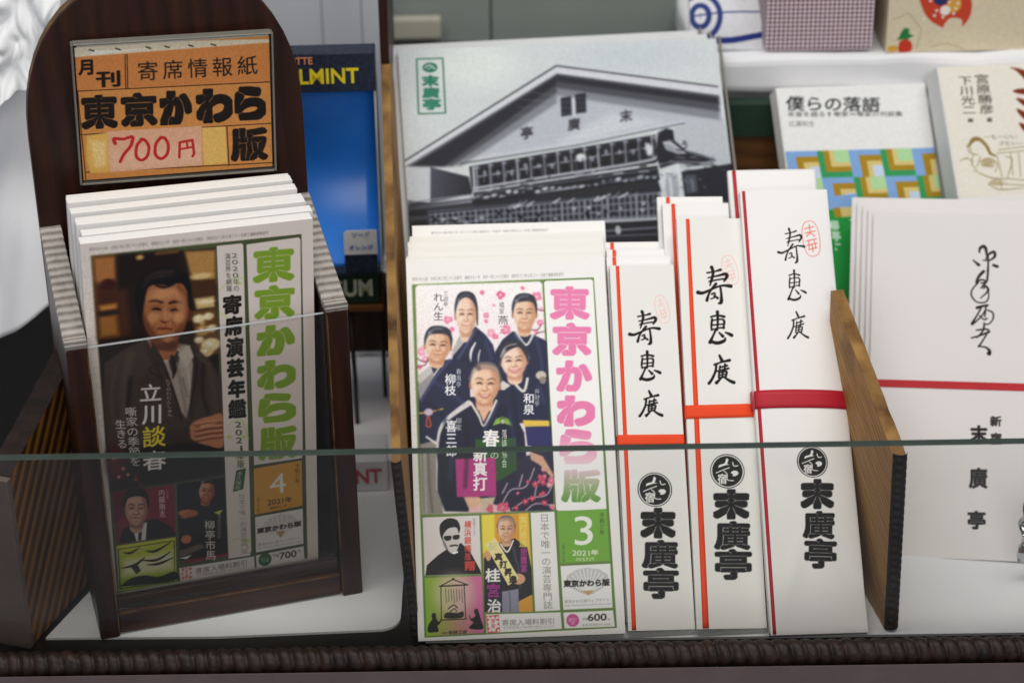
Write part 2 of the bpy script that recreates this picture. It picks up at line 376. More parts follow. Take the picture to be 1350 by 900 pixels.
# ------------------------------------------------------------------ artwork printed on covers, envelopes and signs (millimetres on each sheet)
ART = {
'mag2': [
('bg','f1f0ec'),
('t','8a8a86','',0,0,'東',[2.93,187.5,4.3,187.5,2.86,185.3]),
('t','8a8a86','',0,0,'京',[4.3,187.5,5.6,187.5,4.2,185.3]),
('t','8a8a86','',0,0,'か',[5.6,187.5,7,187.5,5.5,185.3]),
('t','8a8a86','',0,0,'わ',[7,187.5,8.3,187.5,6.9,185.3]),
('t','8a8a86','',0,0,'ら',[8.3,187.5,9.7,187.5,8.2,185.3]),
('t','8a8a86','',0,0,'版',[9.7,187.5,11,187.5,9.6,185.3]),
('t','8a8a86','',0,0,'令',[12.4,187.5,13.7,187.5,12.3,185.3]),
('t','8a8a86','',0,0,'和',[13.7,187.5,15.1,187.5,13.7,185.3]),
('t','8a8a86','',0,0,'三',[15.1,187.5,16.4,187.5,15,185.3]),
('t','8a8a86','',0,0,'年',[16.4,187.5,17.8,187.5,16.4,185.3]),
('t','8a8a86','',0,0,'二',[17.8,187.5,19.1,187.6,17.7,185.4]),
('t','8a8a86','',0,0,'月',[19.1,187.6,20.5,187.6,19.1,185.4]),
('t','8a8a86','',0,0,'二',[20.5,187.6,21.8,187.6,20.4,185.4]),
('t','8a8a86','',0,0,'十',[21.8,187.6,23.2,187.6,21.8,185.4]),
('t','8a8a86','',0,0,'八',[23.2,187.6,24.6,187.6,23.1,185.4]),
('t','8a8a86','',0,0,'日',[24.6,187.6,25.9,187.6,24.5,185.4]),
('t','8a8a86','',0,0,'発',[25.9,187.6,27.2,187.6,25.8,185.4]),
('t','8a8a86','',0,0,'行',[27.2,187.6,28.6,187.6,27.2,185.4]),
('t','8a8a86','',0,0,'通',[30,187.6,31.3,187.6,29.9,185.4]),
('t','8a8a86','',0,0,'巻',[31.3,187.6,32.7,187.6,31.2,185.4]),
('t','8a8a86','',0,0,'五',[32.7,187.6,34,187.6,32.6,185.4]),
('t','8a8a86','',0,0,'七',[34,187.6,35.4,187.6,33.9,185.4]),
('t','8a8a86','',0,0,'一',[35.4,187.6,36.7,187.6,35.3,185.4]),
('t','8a8a86','',0,0,'号',[36.7,187.6,38.1,187.7,36.6,185.5]),
('t','8a8a86','',0,0,'毎',[39.4,187.7,40.8,187.7,39.4,185.5]),
('t','8a8a86','',0,0,'月',[40.8,187.7,42.1,187.7,40.7,185.5]),
('t','8a8a86','',0,0,'一',[42.1,187.7,43.5,187.7,42.1,185.5]),
('t','8a8a86','',0,0,'回',[43.5,187.7,44.9,187.7,43.4,185.5]),
('t','8a8a86','',0,0,'二',[44.9,187.7,46.2,187.7,44.8,185.5]),
('t','8a8a86','',0,0,'十',[46.2,187.7,47.6,187.7,46.1,185.5]),
('t','8a8a86','',0,0,'八',[47.6,187.7,48.9,187.7,47.5,185.5]),
('t','8a8a86','',0,0,'日',[48.9,187.7,50.3,187.7,48.8,185.5]),
('t','8a8a86','',0,0,'発',[50.3,187.7,51.6,187.7,50.2,185.5]),
('t','8a8a86','',0,0,'行',[51.6,187.7,53,187.7,51.5,185.5]),
('t','8a8a86','',0,0,'昭',[54.4,187.7,55.7,187.7,54.3,185.6]),
('t','8a8a86','',0,0,'和',[55.7,187.7,57.1,187.8,55.6,185.6]),
('t','8a8a86','',0,0,'五',[57.1,187.8,58.4,187.8,57,185.6]),
('t','8a8a86','',0,0,'十',[58.4,187.8,59.8,187.8,58.3,185.6]),
('t','8a8a86','',0,0,'二',[59.8,187.8,61.1,187.8,59.7,185.6]),
('t','8a8a86','',0,0,'年',[61.1,187.8,62.5,187.8,61,185.6]),
('t','8a8a86','',0,0,'七',[62.5,187.8,63.9,187.8,62.4,185.6]),
('t','8a8a86','',0,0,'月',[63.9,187.8,65.2,187.8,63.8,185.6]),
('t','8a8a86','',0,0,'二',[65.2,187.8,66.6,187.8,65.1,185.6]),
('t','8a8a86','',0,0,'十',[66.6,187.8,67.9,187.8,66.5,185.6]),
('t','8a8a86','',0,0,'一',[67.9,187.8,69.3,187.8,67.8,185.6]),
('t','8a8a86','',0,0,'日',[69.3,187.8,70.7,187.8,69.2,185.6]),
('t','8a8a86','',0,0,'第',[70.7,187.8,72,187.8,70.5,185.6]),
('t','8a8a86','',0,0,'三',[72,187.8,73.4,187.8,71.9,185.7]),
('t','8a8a86','',0,0,'種',[73.4,187.8,74.7,187.8,73.3,185.7]),
('t','8a8a86','',0,0,'郵',[74.7,187.8,76.1,187.8,74.6,185.7]),
('t','8a8a86','',0,0,'便',[76.1,187.8,77.5,187.9,76,185.7]),
('t','8a8a86','',0,0,'物',[77.5,187.9,78.8,187.9,77.3,185.7]),
('t','8a8a86','',0,0,'認',[78.8,187.9,80.2,187.9,78.7,185.7]),
('t','8a8a86','',0,0,'可',[80.2,187.9,81.5,187.9,80.1,185.7]),
('p','67833f',0,0,[2.67,183.6,97,184.7,98.8,2.94,3.1,1.63]),
('p','f4f1f0',0,0,[4.4,181.8,5.8,183.1,68.6,183.3,70,182,70.1,63,3.9,63.5]),
('g','fbf6f5','efe2e4',0,[4.4,181.8,5.8,183.1,68.6,183.3,70,182,70.1,63,3.9,63.5],[37.1,182.8,34.7,120.2]),
('e','ea6f98',.25,39.4,178,.6,.63,0),
('e','ea6f98',.25,38.7,177.5,.61,.63,0),
('e','ea6f98',.25,38,178.3,.61,.63,0),
('e','ea6f98',.25,38.7,178.9,.61,.64,0),
('e','ea6f98',.25,39.3,178.6,.61,.63,0),
('e','fff0d0',.2,38.7,178.2,.27,.28,0),
('e','ea6f98',.25,49.5,176.5,1.14,1.18,0),
('e','ea6f98',.25,48,175.3,1.13,1.17,0),
('e','ea6f98',.25,47.1,177,1.14,1.17,0),
('e','ea6f98',.25,47.9,177.8,1.14,1.18,0),
('e','ea6f98',.25,49.4,177,1.13,1.17,0),
('e','fff0d0',.2,48.2,176.6,.5,.52,0),
('e','f08cae',.25,68.2,174.5,1.31,1.36,0),
('e','f08cae',.25,66.1,173.9,1.31,1.35,0),
('e','f08cae',.25,65.5,174.8,1.3,1.36,0),
('e','f08cae',.25,65.9,176.2,1.31,1.36,0),
('e','f08cae',.25,67.8,176.4,1.3,1.36,0),
('e','fff0d0',.2,66.9,175.1,.57,.6,0),
('e','ea6f98',.25,60.3,179.7,.53,.55,0),
('e','ea6f98',.25,59.7,179.3,.52,.55,0),
('e','ea6f98',.25,59.2,180.1,.52,.54,0),
('e','ea6f98',.25,59.6,180.5,.52,.55,0),
('e','ea6f98',.25,60,180.4,.53,.54,0),
('e','fff0d0',.2,59.7,179.9,.23,.23,0),
('e','f08cae',.25,21.9,164.1,1.13,1.17,0),
('e','f08cae',.25,20.2,163.1,1.12,1.17,0),
('e','f08cae',.25,19.5,163.7,1.13,1.17,0),
('e','f08cae',.25,19.7,165.1,1.12,1.17,0),
('e','f08cae',.25,21.8,164.8,1.12,1.17,0),
('e','fff0d0',.2,20.6,164.3,.5,.52,0),
('e','f08cae',.25,41,165.3,.78,.81,0),
('e','f08cae',.25,39.9,165.3,.78,.81,0),
('e','f08cae',.25,39.6,165.6,.78,.81,0),
('e','f08cae',.25,39.8,166.6,.78,.82,0),
('e','f08cae',.25,40.9,166.7,.78,.81,0),
('e','fff0d0',.2,40.4,166,.35,.36,0),
('e','f08cae',.25,51.2,157.2,1.3,1.34,0),
('e','f08cae',.25,49.5,156.7,1.3,1.34,0),
('e','f08cae',.25,48.7,157.4,1.3,1.34,0),
('e','f08cae',.25,50.1,159.5,1.3,1.34,0),
('e','f08cae',.25,51.3,158.8,1.3,1.35,0),
('e','fff0d0',.2,50,158,.57,.59,0),
('e','f4a9c2',.25,43.8,156,1.12,1.17,0),
('e','f4a9c2',.25,42.5,155.2,1.12,1.16,0),
('e','f4a9c2',.25,41.5,155.9,1.12,1.17,0),
('e','f4a9c2',.25,41.8,157.4,1.12,1.17,0),
('e','f4a9c2',.25,43.1,157.6,1.12,1.16,0),
('e','fff0d0',.2,42.6,156.4,.49,.51,0),
('e','f4a9c2',.25,7.2,146.8,1.12,1.16,0),
('e','f4a9c2',.25,6,146.5,1.12,1.16,0),
('e','f4a9c2',.25,5.2,147.7,1.12,1.16,0),
('e','f4a9c2',.25,6.2,149,1.12,1.15,0),
('e','f4a9c2',.25,6.9,148.9,1.12,1.16,0),
('e','fff0d0',.2,6.4,147.7,.49,.51,0),
('e','f4a9c2',.25,9.1,142.8,.95,.98,0),
('e','f4a9c2',.25,8.2,142.6,.95,.98,0),
('e','f4a9c2',.25,7.4,143.3,.94,.98,0),
('e','f4a9c2',.25,8,144.6,.94,.98,0),
('e','f4a9c2',.25,9.3,144.2,.95,.98,0),
('e','fff0d0',.2,8.4,143.7,.42,.43,0),
('e','f08cae',.25,68.9,160.8,.87,.9,0),
('e','f08cae',.25,67.4,160.3,.87,.9,0),
('e','f08cae',.25,67.1,161.4,.87,.9,0),
('e','f08cae',.25,67.5,161.9,.87,.9,0),
('e','f08cae',.25,68.7,161.8,.87,.9,0),
('e','fff0d0',.2,68,161.1,.39,.39,0),
('e','ea6f98',.25,40.6,162.4,.52,.54,0),
('e','ea6f98',.25,40.2,162.2,.52,.54,0),
('e','ea6f98',.25,39.7,162.8,.52,.54,0),
('e','ea6f98',.25,39.8,163.2,.52,.54,0),
('e','ea6f98',.25,40.5,163.4,.52,.54,0),
('e','fff0d0',.2,40.3,162.8,.22,.24,0),
('e','f08cae',.25,44.9,171,.39,.4,0),
('e','f08cae',.25,44.2,170.9,.39,.4,0),
('e','f08cae',.25,44.1,171.1,.39,.41,0),
('e','f08cae',.25,44.3,171.6,.39,.41,0),
('e','f08cae',.25,44.9,171.4,.39,.4,0),
('e','fff0d0',.2,44.5,171.3,.18,.17,0),
('e','f4a9c2',.25,69.4,168,.61,.63,0),
('e','f4a9c2',.25,68.7,167.6,.61,.63,0),
('e','f4a9c2',.25,68.1,168.2,.61,.63,0),
('e','f4a9c2',.25,68.7,169,.61,.63,0),
('e','f4a9c2',.25,69.1,168.9,.61,.63,0),
('e','fff0d0',.2,68.8,168.3,.27,.27,0),
('e','ea6f98',.25,5.7,139.2,.6,.63,0),
('e','ea6f98',.25,5.2,139.1,.6,.62,0),
('e','ea6f98',.25,4.6,139.5,.6,.62,0),
('e','ea6f98',.25,5,140.3,.6,.62,0),
('e','ea6f98',.25,5.9,139.9,.6,.62,0),
('e','fff0d0',.2,5.3,139.7,.26,.27,0),
('e','f08cae',.25,66.2,156.4,.61,.63,0),
('e','f08cae',.25,65.4,156,.6,.63,0),
('e','f08cae',.25,65,156.9,.61,.63,0),
('e','f08cae',.25,65.3,157.2,.61,.63,0),
('e','f08cae',.25,66.3,156.8,.61,.63,0),
('e','fff0d0',.2,65.6,156.7,.27,.28,0),
('e','ea6f98',.25,23.1,158.8,.69,.72,0),
('e','ea6f98',.25,22,158.1,.69,.71,0),
('e','ea6f98',.25,21.6,158.6,.69,.71,0),
('e','ea6f98',.25,22.3,159.7,.69,.72,0),
('e','ea6f98',.25,23,159.3,.69,.72,0),
('e','fff0d0',.2,22.3,158.9,.3,.31,0),
('e','ea6f98',.25,45.3,154,.78,.81,0),
('e','ea6f98',.25,44.1,153.9,.78,.8,0),
('e','ea6f98',.25,43.9,154.2,.78,.81,0),
('e','ea6f98',.25,44,155.2,.78,.81,0),
('e','ea6f98',.25,45.5,154.8,.78,.81,0),
('e','fff0d0',.2,44.7,154.6,.34,.35,0),
('s','7a4a55',.3,1,[70.4,156.5,.26,65.6,155.3,.26,61.9,151.4,.26]),
('s','7a4a55',.3,1,[68.4,160.2,.26,66.5,157.5,.26,63.1,157.6,.26]),
('s','7a4a55',.3,1,[4.1,144.2,.26,7.5,142.3,.26,10.6,143.1,.26]),
('s','7a4a55',.3,1,[70.5,167.3,.26,67,168.3,.26]),
('s','7a4a55',.3,1,[3.6,139.8,.26,7.9,140.6,.26,9.7,144.1,.26]),
('p','1d2340',.4,0,[44.2,146.6,48.1,152.7,53.5,157,59.5,155,63.8,154.9,68.9,152.5,71,151.1,70.6,105.8,42.9,111.1]),
('p','282a38',.5,1,[54,165.5,53.9,170.6,56.1,175.9,60.6,177.2,65.1,175.6,66.8,170.2,66.2,165.1,65.5,164.7,54.7,165]),
('e','b47858',.4,54.2,165.7,.78,1.7,0),
('e','b47858',.4,66,165.3,.78,1.69,0),
('p','e8bd9c',.5,1,[57.1,161.6,62.8,161.4,62.8,155.5,59.6,153.9,56.5,155.7]),
('p','b47858a0',1.2,1,[56.1,159.9,59.8,157.9,63.6,160.1,62.7,156.3,59.7,156.2,57,156.9]),
('p','e8bd9c',.35,1,[54.6,169.3,54.5,164.6,55.7,160.8,58.1,158.4,61.5,158.3,64.1,160.5,65.6,164.3,66,168.9,64.8,173.6,60.5,175,56.2,173.8]),
('p','b4785860',1.6,1,[63,173.3,66.1,169.3,65.7,164,64,160.2,61.3,158.1,63.3,162.2,64.2,166.4]),
('p','b4785838',1.6,1,[54.6,169.3,54.5,164.6,55.9,160.3,58.6,158.3,56.4,162.4,55.5,166.7]),
('p','282a38',.5,1,[54,166.3,53.9,171,56.1,175.9,60.6,177.2,65.1,175.6,66.8,170.6,66.3,165.9,65.7,168.9,64.8,171.7,62.2,172.8,58.9,172.7,56.2,171.8,54.9,169.1]),
('s','6c7080',1.3,1,[55.9,173.1,.48,58.8,175.4,.48,62.1,175.7,.48]),
('e','fff0e040',2,59.4,170.4,3,1.87,0),
('e','fff0e048',1.4,57.2,164.8,1.56,1.36,0),
('e','fff0e030',1.4,62.6,164.6,1.32,1.27,0),
('e','fff0e050',.9,60,165.5,.54,1.69,0),
('e','fff0e030',.9,59.8,159.3,1.2,.59,0),
('p','fffaf458',1.4,1,[54.6,169.3,54.5,164.6,55.7,160.8,57,162.4,56.6,166.7,57.4,171.7,56.2,173.8]),
('p','b4785850',1.8,1,[62.3,174.1,66.1,169.3,65.7,164,64,160.2,61,158.1,62.4,162.2,63.2,167.3]),
('e','b4785858',1.1,57.8,166.9,1.8,.93,0),
('s','33211f90',.5,1,[56,168.4,.15,57.6,169,.3,59.2,168.4,.24]),
('s','33211f',.4,1,[56.8,166.6,.18,57.8,167,.3,58.9,166.5,.21]),
('s','b4785870',.8,1,[58.6,164.1,.21,57.4,162.7,.21,57,161.2,.21]),
('e','b4785858',1.1,62.6,166.7,1.8,.94,0),
('s','33211f90',.5,1,[64.4,168.2,.15,63,168.8,.3,61.3,168.3,.24]),
('s','33211f',.4,1,[63.5,166.4,.18,62.5,166.8,.3,61.4,166.4,.21]),
('s','b4785870',.8,1,[61.5,164,.21,62.6,162.6,.21,62.8,161,.21]),
('s','b4785890',.8,1,[60.8,166.9,.15,60.9,165,.36,61.2,164,.42]),
('s','b47858',.5,1,[59,163.7,.18,60,163.3,.3,61.1,163.6,.18]),
('s','b0564cc0',.5,1,[57.8,161.9,.18,59.9,161.2,.39,62.1,161.7,.18]),
('e','f4e4d860',.4,59.9,161.5,1.2,.21,0),
('s','b4785880',.8,1,[58.7,160,.24,59.9,159.7,.24,61.1,159.9,.24]),
('s','d8d4d0',.3,1,[55.2,157,.61,60.1,149.6,.61,64,154.9,.61]),
('s','2b3358',1,1,[65.5,153.1,.87,67.5,142.2,.87,67.9,131.5,.87]),
('s','4a5275',.8,1,[54.7,155.2,.61,58.4,149.7,.61,61.5,142.4,.61]),
('p','1d2340',.4,0,[21.2,138.3,22.8,147.2,26.5,153.4,30.9,155.5,34.5,160.3,39.5,155.7,43.2,150.2,44.6,143,45.5,132.2,20.5,133]),
('p','b9b4b0',.4,0,[26.1,155.6,22.4,148.1,21.4,143.7,29,152.4]),
('p','282a38',.5,1,[24.4,165.4,24.3,171.4,26.3,177.6,30.5,179.2,34.5,177.3,36,171,35.5,165.1,34.8,164.6,25,164.9]),
('e','b47858',.4,24.6,165.7,.71,1.98,0),
('e','b47858',.4,35.3,165.4,.71,1.98,0),
('p','efcbb2',.5,1,[27.2,160.9,32.4,160.7,32.3,153.8,29.4,151.9,26.7,154]),
('p','b47858a0',1.2,1,[26.3,158.9,29.6,156.7,33.1,159.2,32.3,154.8,29.5,154.7,27.1,155.4]),
('p','efcbb2',.35,1,[24.9,169.9,24.8,164.4,25.9,159.9,28.1,157.2,31.2,157.1,33.6,159.7,35,164.1,35.3,169.6,34.3,175,30.4,176.7,26.4,175.2]),
('p','b4785860',1.6,1,[32.6,174.6,35.4,170.1,35,163.8,33.4,159.3,31,156.9,32.8,161.7,33.7,166.6]),
('p','b4785838',1.6,1,[24.9,169.9,24.8,164.4,26.1,159.4,28.5,157.1,26.5,161.9,25.7,166.9]),
('p','282a38',.5,1,[24.4,166.9,24.5,172.4,26.6,177.8,30.5,178.9,34.5,177.3,36.1,171,35.9,161.6,35.3,161.6,35.2,168.1,33.9,173.2,30.6,175.9,27.3,174.4,25.2,170.1]),
('s','5a5866',1,1,[26.5,174.6,.33,29.3,177.3,.33,32,176.8,.33]),
('e','fff0e040',2,29.4,171.2,2.74,2.18,0),
('e','fff0e048',1.4,27.3,164.6,1.42,1.58,0),
('e','fff0e030',1.4,32.2,164.5,1.2,1.49,0),
('e','fff0e050',.9,29.9,165.6,.49,1.98,0),
('e','fff0e030',.9,29.7,158.2,1.09,.69,0),
('p','fffaf458',1.4,1,[24.9,169.9,24.8,164.4,25.9,159.9,27.1,161.9,26.7,166.8,27.5,172.8,26.4,175.2]),
('p','b4785850',1.8,1,[32,175.6,35.4,170.1,35,163.8,33.4,159.3,30.7,156.8,32,161.7,32.8,167.6]),
('e','b4785858',1.1,27.8,167.1,1.64,1.09,0),
('s','33211f90',.5,1,[26.3,168.9,.14,27.6,169.6,.27,29.1,168.8,.22]),
('s','33211f',.4,1,[26.9,166.7,.17,27.9,167.2,.27,28.9,166.6,.19]),
('s','b4785870',.8,1,[28.6,163.8,.19,27.4,162.3,.19,27.1,160.5,.19]),
('e','b4785858',1.1,32.2,167,1.64,1.09,0),
('s','33211f90',.5,1,[33.9,168.7,.14,32.6,169.4,.27,31,168.8,.22]),
('s','33211f',.4,1,[33.1,166.5,.16,32.1,167.1,.27,31.1,166.6,.19]),
('s','b4785870',.8,1,[31.2,163.7,.19,32.2,162.1,.19,32.4,160.3,.19]),
('s','b4785890',.8,1,[30.6,167.2,.14,30.6,164.9,.33,31,163.7,.38]),
('s','b47858',.5,1,[28.9,163.4,.17,29.9,163,.27,30.9,163.3,.17]),
('s','b0564cc0',.5,1,[27.8,161.3,.16,29.8,160.5,.35,31.8,161.1,.16]),
('e','f4e4d860',.4,29.8,160.8,1.09,.25,0),
('s','b4785880',.8,1,[28.6,159.1,.22,29.7,158.7,.22,30.8,159,.22]),
('s','e8e4e0',.3,1,[34.2,151.5,.43,31.8,146.9,.69,31.4,141.6,.34]),
('s','e8e4e0',.3,1,[36.5,147.7,.26,35.6,144.6,.39,35.3,141.3,.21]),
('s','434b70',.8,1,[34.5,158.5,.61,30.8,152.3,.61,25.2,143.6,.61]),
('p','1d2340',.4,0,[4,112.4,4.2,131.8,9.6,138.7,18.3,142.9,22.6,143.2,30.7,138.9,30.4,120.3,28.5,94.1,3.8,94.9]),
('p','c9c6c4',.4,0,[4.3,135.3,10.9,140.4,12.4,135.1,4.7,122.9]),
('p','98969a',.4,0,[4.1,130,12.1,136.9,12.8,134.6,4.7,122]),
('p','282a38',.5,1,[8.1,150.3,8.3,155.3,10.9,160.2,16,161.1,20.8,159.2,22.4,153.8,21.6,148.9,20.7,148.6,8.8,149.8]),
('e','b47858',.4,8.4,150.5,.86,1.64,0),
('e','b47858',.4,21.3,149.2,.86,1.64,0),
('p','e6b896',.5,1,[11.3,146.3,17.6,145.6,17.3,139.9,13.7,138.6,10.4,140.6]),
('p','b47858a0',1.2,1,[10.2,144.7,14.1,142.5,18.4,144.3,17.2,140.7,13.9,140.9,11,141.8]),
('p','e6b896',.35,1,[8.9,154,8.6,149.4,9.8,145.6,12.3,143.1,16,142.7,19,144.7,20.9,148.2,21.5,152.7,20.4,157.2,15.8,159.1,10.9,158.2]),
('p','b4785860',1.6,1,[18.4,157.1,21.6,153.1,20.9,147.9,18.8,144.3,15.8,142.6,18.2,146.4,19.5,150.4]),
('p','b4785838',1.6,1,[8.9,154,8.6,149.4,10,145.2,12.8,143,10.6,147.2,9.8,151.4]),
('p','282a38',.5,1,[8.2,151.1,8.3,155.7,10.9,160.2,16,161.1,20.8,159.2,22.5,154.2,21.7,149.8,21.2,152.7,20.4,155.4,17.6,156.7,13.9,156.9,10.8,156.2,9.2,153.8]),
('s','6c7080',1.3,1,[10.6,157.5,.53,13.8,159.6,.53,17.5,159.5,.53]),
('e','fff0e040',2,14.3,154.6,3.3,1.81,0),
('e','fff0e048',1.4,11.6,149.4,1.72,1.31,0),
('e','fff0e030',1.4,17.6,148.8,1.46,1.23,0),
('e','fff0e050',.9,14.7,149.9,.6,1.65,0),
('e','fff0e030',.9,14.2,143.8,1.33,.57,0),
('p','fffaf458',1.4,1,[8.9,154,8.6,149.4,9.8,145.6,11.2,147.1,11,151.3,12.2,156.1,10.9,158.2]),
('p','b4785850',1.8,1,[17.7,158,21.6,153.1,20.9,147.9,18.8,144.3,15.4,142.6,17.2,146.5,18.4,151.3]),
('e','b4785858',1.1,12.3,151.4,2,.9,0),
('s','33211f90',.5,1,[10.5,153.1,.17,12.2,153.4,.33,14,152.7,.27]),
('s','33211f',.4,1,[11.2,151.2,.2,12.4,151.4,.34,13.6,150.9,.23]),
('s','b4785870',.8,1,[13.1,148.6,.23,11.7,147.4,.23,11.3,145.9,.23]),
('e','b4785858',1.1,17.6,150.8,2,.91,0),
('s','33211f90',.5,1,[19.8,152.1,.17,18.2,152.8,.33,16.3,152.5,.27]),
('s','33211f',.4,1,[18.7,150.4,.2,17.6,150.9,.33,16.3,150.6,.23]),
('s','b4785870',.8,1,[16.3,148.2,.23,17.5,146.8,.23,17.6,145.3,.23]),
('s','b4785890',.8,1,[15.7,151.2,.17,15.7,149.3,.4,16,148.3,.46]),
('s','b47858',.5,1,[13.5,148.2,.2,14.6,147.8,.33,15.9,147.9,.2]),
('s','b0564cc0',.5,1,[12.1,146.5,.2,14.4,145.7,.43,16.9,146,.2]),
('e','f4e4d860',.4,14.5,145.9,1.33,.2,0),
('s','b4785880',.8,1,[13,144.6,.27,14.3,144.2,.27,15.6,144.3,.27]),
('s','d9d2c8',.3,1,[12.4,135.1,.43,14.9,138.6,.43]),
('s','3a4268',1,1,[20.9,142.8,.69,12.8,133.3,.69,5.5,122,.69]),
('p','1d2340',.4,0,[43.6,128.8,47.2,131.3,52.4,132,61,132.2,67.7,128,70.3,119,70.7,109.3,56.6,109.8,45,119.9]),
('p','0f1430',.4,0,[61.6,107,71,106.7,70.4,75.3,58.4,75.7]),
('p','d9d4d2',.4,0,[47.2,131.3,44.4,127,47.8,126,51.4,128.5]),
('s','e6e0da',.3,1,[52.3,131.1,.7,57.7,125.2,.7,60.1,131.8,.7]),
('e','c8bfae',.4,67.1,133.3,2.76,2.31,0),
('e','8c8474',.5,67.9,130.7,1.72,1.95,0),
('p','282a38',.5,1,[46.6,139.8,46.2,144.8,48.2,150.2,53.2,151.8,58.3,150.6,60.6,145.4,60.4,140.4,59.6,139.9,47.5,139.4]),
('e','b47858',.4,46.9,140.1,.88,1.67,0),
('e','b47858',.4,60.1,140.6,.87,1.68,0),
('p','f2cdb4',.5,1,[50.4,136.2,56.8,136.5,57.2,130.6,53.8,128.8,50.2,130.3]),
('p','b47858a0',1.2,1,[49.5,134.5,53.7,132.8,57.8,135.2,57.1,131.4,53.7,131.2,50.7,131.6]),
('p','f2cdb4',.35,1,[47,143.6,47.3,139,48.9,135.3,51.8,133.2,55.6,133.3,58.3,135.7,59.8,139.5,59.8,144.1,58.2,148.6,53.3,149.7,48.5,148.2]),
('p','b4785860',1.6,1,[56.2,148.2,59.9,144.5,59.9,139.3,58.2,135.3,55.4,133.1,57.3,137.3,58.1,141.5]),
('p','b4785838',1.6,1,[47,143.6,47.3,139,49.2,134.9,52.3,133.1,49.5,137,48.2,141.1]),
('p','282a38',.5,1,[46.5,139,46,144.8,48.2,150.5,53.2,152.1,58.3,150.8,60.7,145.4,60.4,140.4,59.6,143.3,56.7,148.2,52.7,147.7,49.3,145.2,47.3,141.3]),
('s','b8a498',.6,1,[47,143.8,.31,49.9,148.9,.31,55,150.3,.31]),
('e','fff0e040',2,52.4,145.1,3.4,1.85,0),
('e','fff0e048',1.4,50.3,139.4,1.75,1.34,0),
('e','fff0e030',1.4,56.4,139.6,1.48,1.26,0),
('e','fff0e050',.9,53.4,140.3,.61,1.67,0),
('e','fff0e030',.9,53.6,134.2,1.35,.58,0),
('p','fffaf458',1.4,1,[47,143.6,47.3,139,48.9,135.3,50.2,137,49.4,141.2,50,146.2,48.5,148.2]),
('p','b4785850',1.8,1,[55.3,149,59.9,144.5,59.9,139.3,58.2,135.3,55,133,56.3,137.3,56.8,142.3]),
('e','b4785858',1.1,50.8,141.5,2.02,.92,0),
('s','33211f90',.5,1,[48.7,142.9,.17,50.4,143.6,.34,52.3,143.1,.27]),
('s','33211f',.4,1,[49.7,141.1,.2,50.9,141.6,.34,52.1,141.2,.23]),
('s','b4785870',.8,1,[51.9,138.8,.23,50.6,137.4,.23,50.4,135.9,.23]),
('e','b4785858',1.1,56.2,141.7,2.02,.93,0),
('s','33211f90',.5,1,[58.2,143.3,.17,56.5,143.8,.34,54.6,143.2,.27]),
('s','33211f',.4,1,[57.3,141.4,.2,56.1,141.8,.34,54.9,141.3,.24]),
('s','b4785870',.8,1,[55.2,138.9,.23,56.5,137.6,.23,56.8,136.1,.23]),
('s','b4785890',.8,1,[54.1,141.8,.17,54.4,139.9,.4,54.9,138.9,.47]),
('s','b47858',.5,1,[52.3,138.4,.2,53.6,138.2,.34,54.8,138.6,.2]),
('p','c8505cd0',.45,1,[50.8,137,53.6,136.6,56.4,137.2,55.4,135.6,53.6,135,51.9,135.4]),
('p','ead9ce',.3,1,[51.5,136.6,53.6,136.3,55.7,136.8,54.8,136,53.6,135.7,52.4,135.9]),
('s','b4785880',.8,1,[52.3,134.8,.27,53.6,134.6,.27,55,134.9,.27]),
('p','e6c24e',.3,0,[56.6,110.2,70.1,109.5,70.2,106.5,57.1,106.7]),
('p','2b2a62',.4,0,[57.7,106.7,70.6,106.5,71,96.2,58.5,96.6]),
('s','d8b048',.3,1,[4.5,115.5,.42,8.8,115.8,.42,16.1,117.3,.42]),
('e','c8b4c8',.4,9,115.9,2.23,1.93,0),
('s','d8502c',.3,1,[8.3,113.6,.38,7.7,108.8,.38,9.8,108.7,.38,9.1,113.5,.38]),
('p','8f8a80',.5,0,[4.1,99.3,13.6,101.6,14.6,63.4,4,63.6]),
('s','6c675e',1,1,[8.1,96.5,.59,8.3,77.4,.59,9.2,64.5,.59]),
('s','b0aca2',1,1,[6.4,96.6,.42,6.2,77.5,.42,6.2,64.5,.42]),
('s','e8e4de',.4,1,[7.5,103.1,.51,12.9,99,.51]),
('p','171b34',.5,0,[29.6,123,26,117.8,18.1,112.8,13.8,106.8,11.8,85.9,12.3,74.7,15.5,64.7,29.9,63.7,57.9,63.6,58,84.4,57.1,103.6,53.2,112.5,46.6,118.9,43.4,123.5]),
('s','d6d3d0',.5,1,[29.5,119.9,1.55,19.8,113.2,1.12,15.3,108.1,.95,13.2,100.7,.69,12.2,85.9,.39,11.8,75.6,.21]),
('p','0f1226',1,0,[12.3,94.6,31.9,94,37.5,63.9,15.5,64.7]),
('p','6c6562',.6,1,[31.1,130.8,31.3,135.9,34.3,140.4,39.2,141.3,43.9,139.8,46.1,134.9,45.7,129.8]),
('e','b47858',.4,31,129.1,.96,2.02,0),
('e','b47858',.4,45.5,128.1,.96,2.01,0),
('p','ecbf9d',.5,1,[34.3,124,41.4,123.5,41.2,116.5,37.2,114.8,33.5,117]),
('p','b47858a0',1.2,1,[33.1,122.1,37.6,119.6,42.3,122,41.1,117.5,37.4,117.5,34.1,118.5]),
('p','ecbf9d',.35,1,[31.5,133.3,31.3,127.8,32.6,123.1,35.5,120.2,39.7,119.9,43,122.4,45,126.8,45.6,132.4,44.3,137.9,39.1,139.9,33.6,138.7]),
('p','b4785860',1.6,1,[42,137.7,45.7,132.9,45,126.5,42.8,122,39.4,119.7,42,124.5,43.3,129.5]),
('p','b4785838',1.6,1,[31.5,133.3,31.3,127.8,32.9,122.6,36.1,120.1,33.5,125.1,32.6,130.2]),
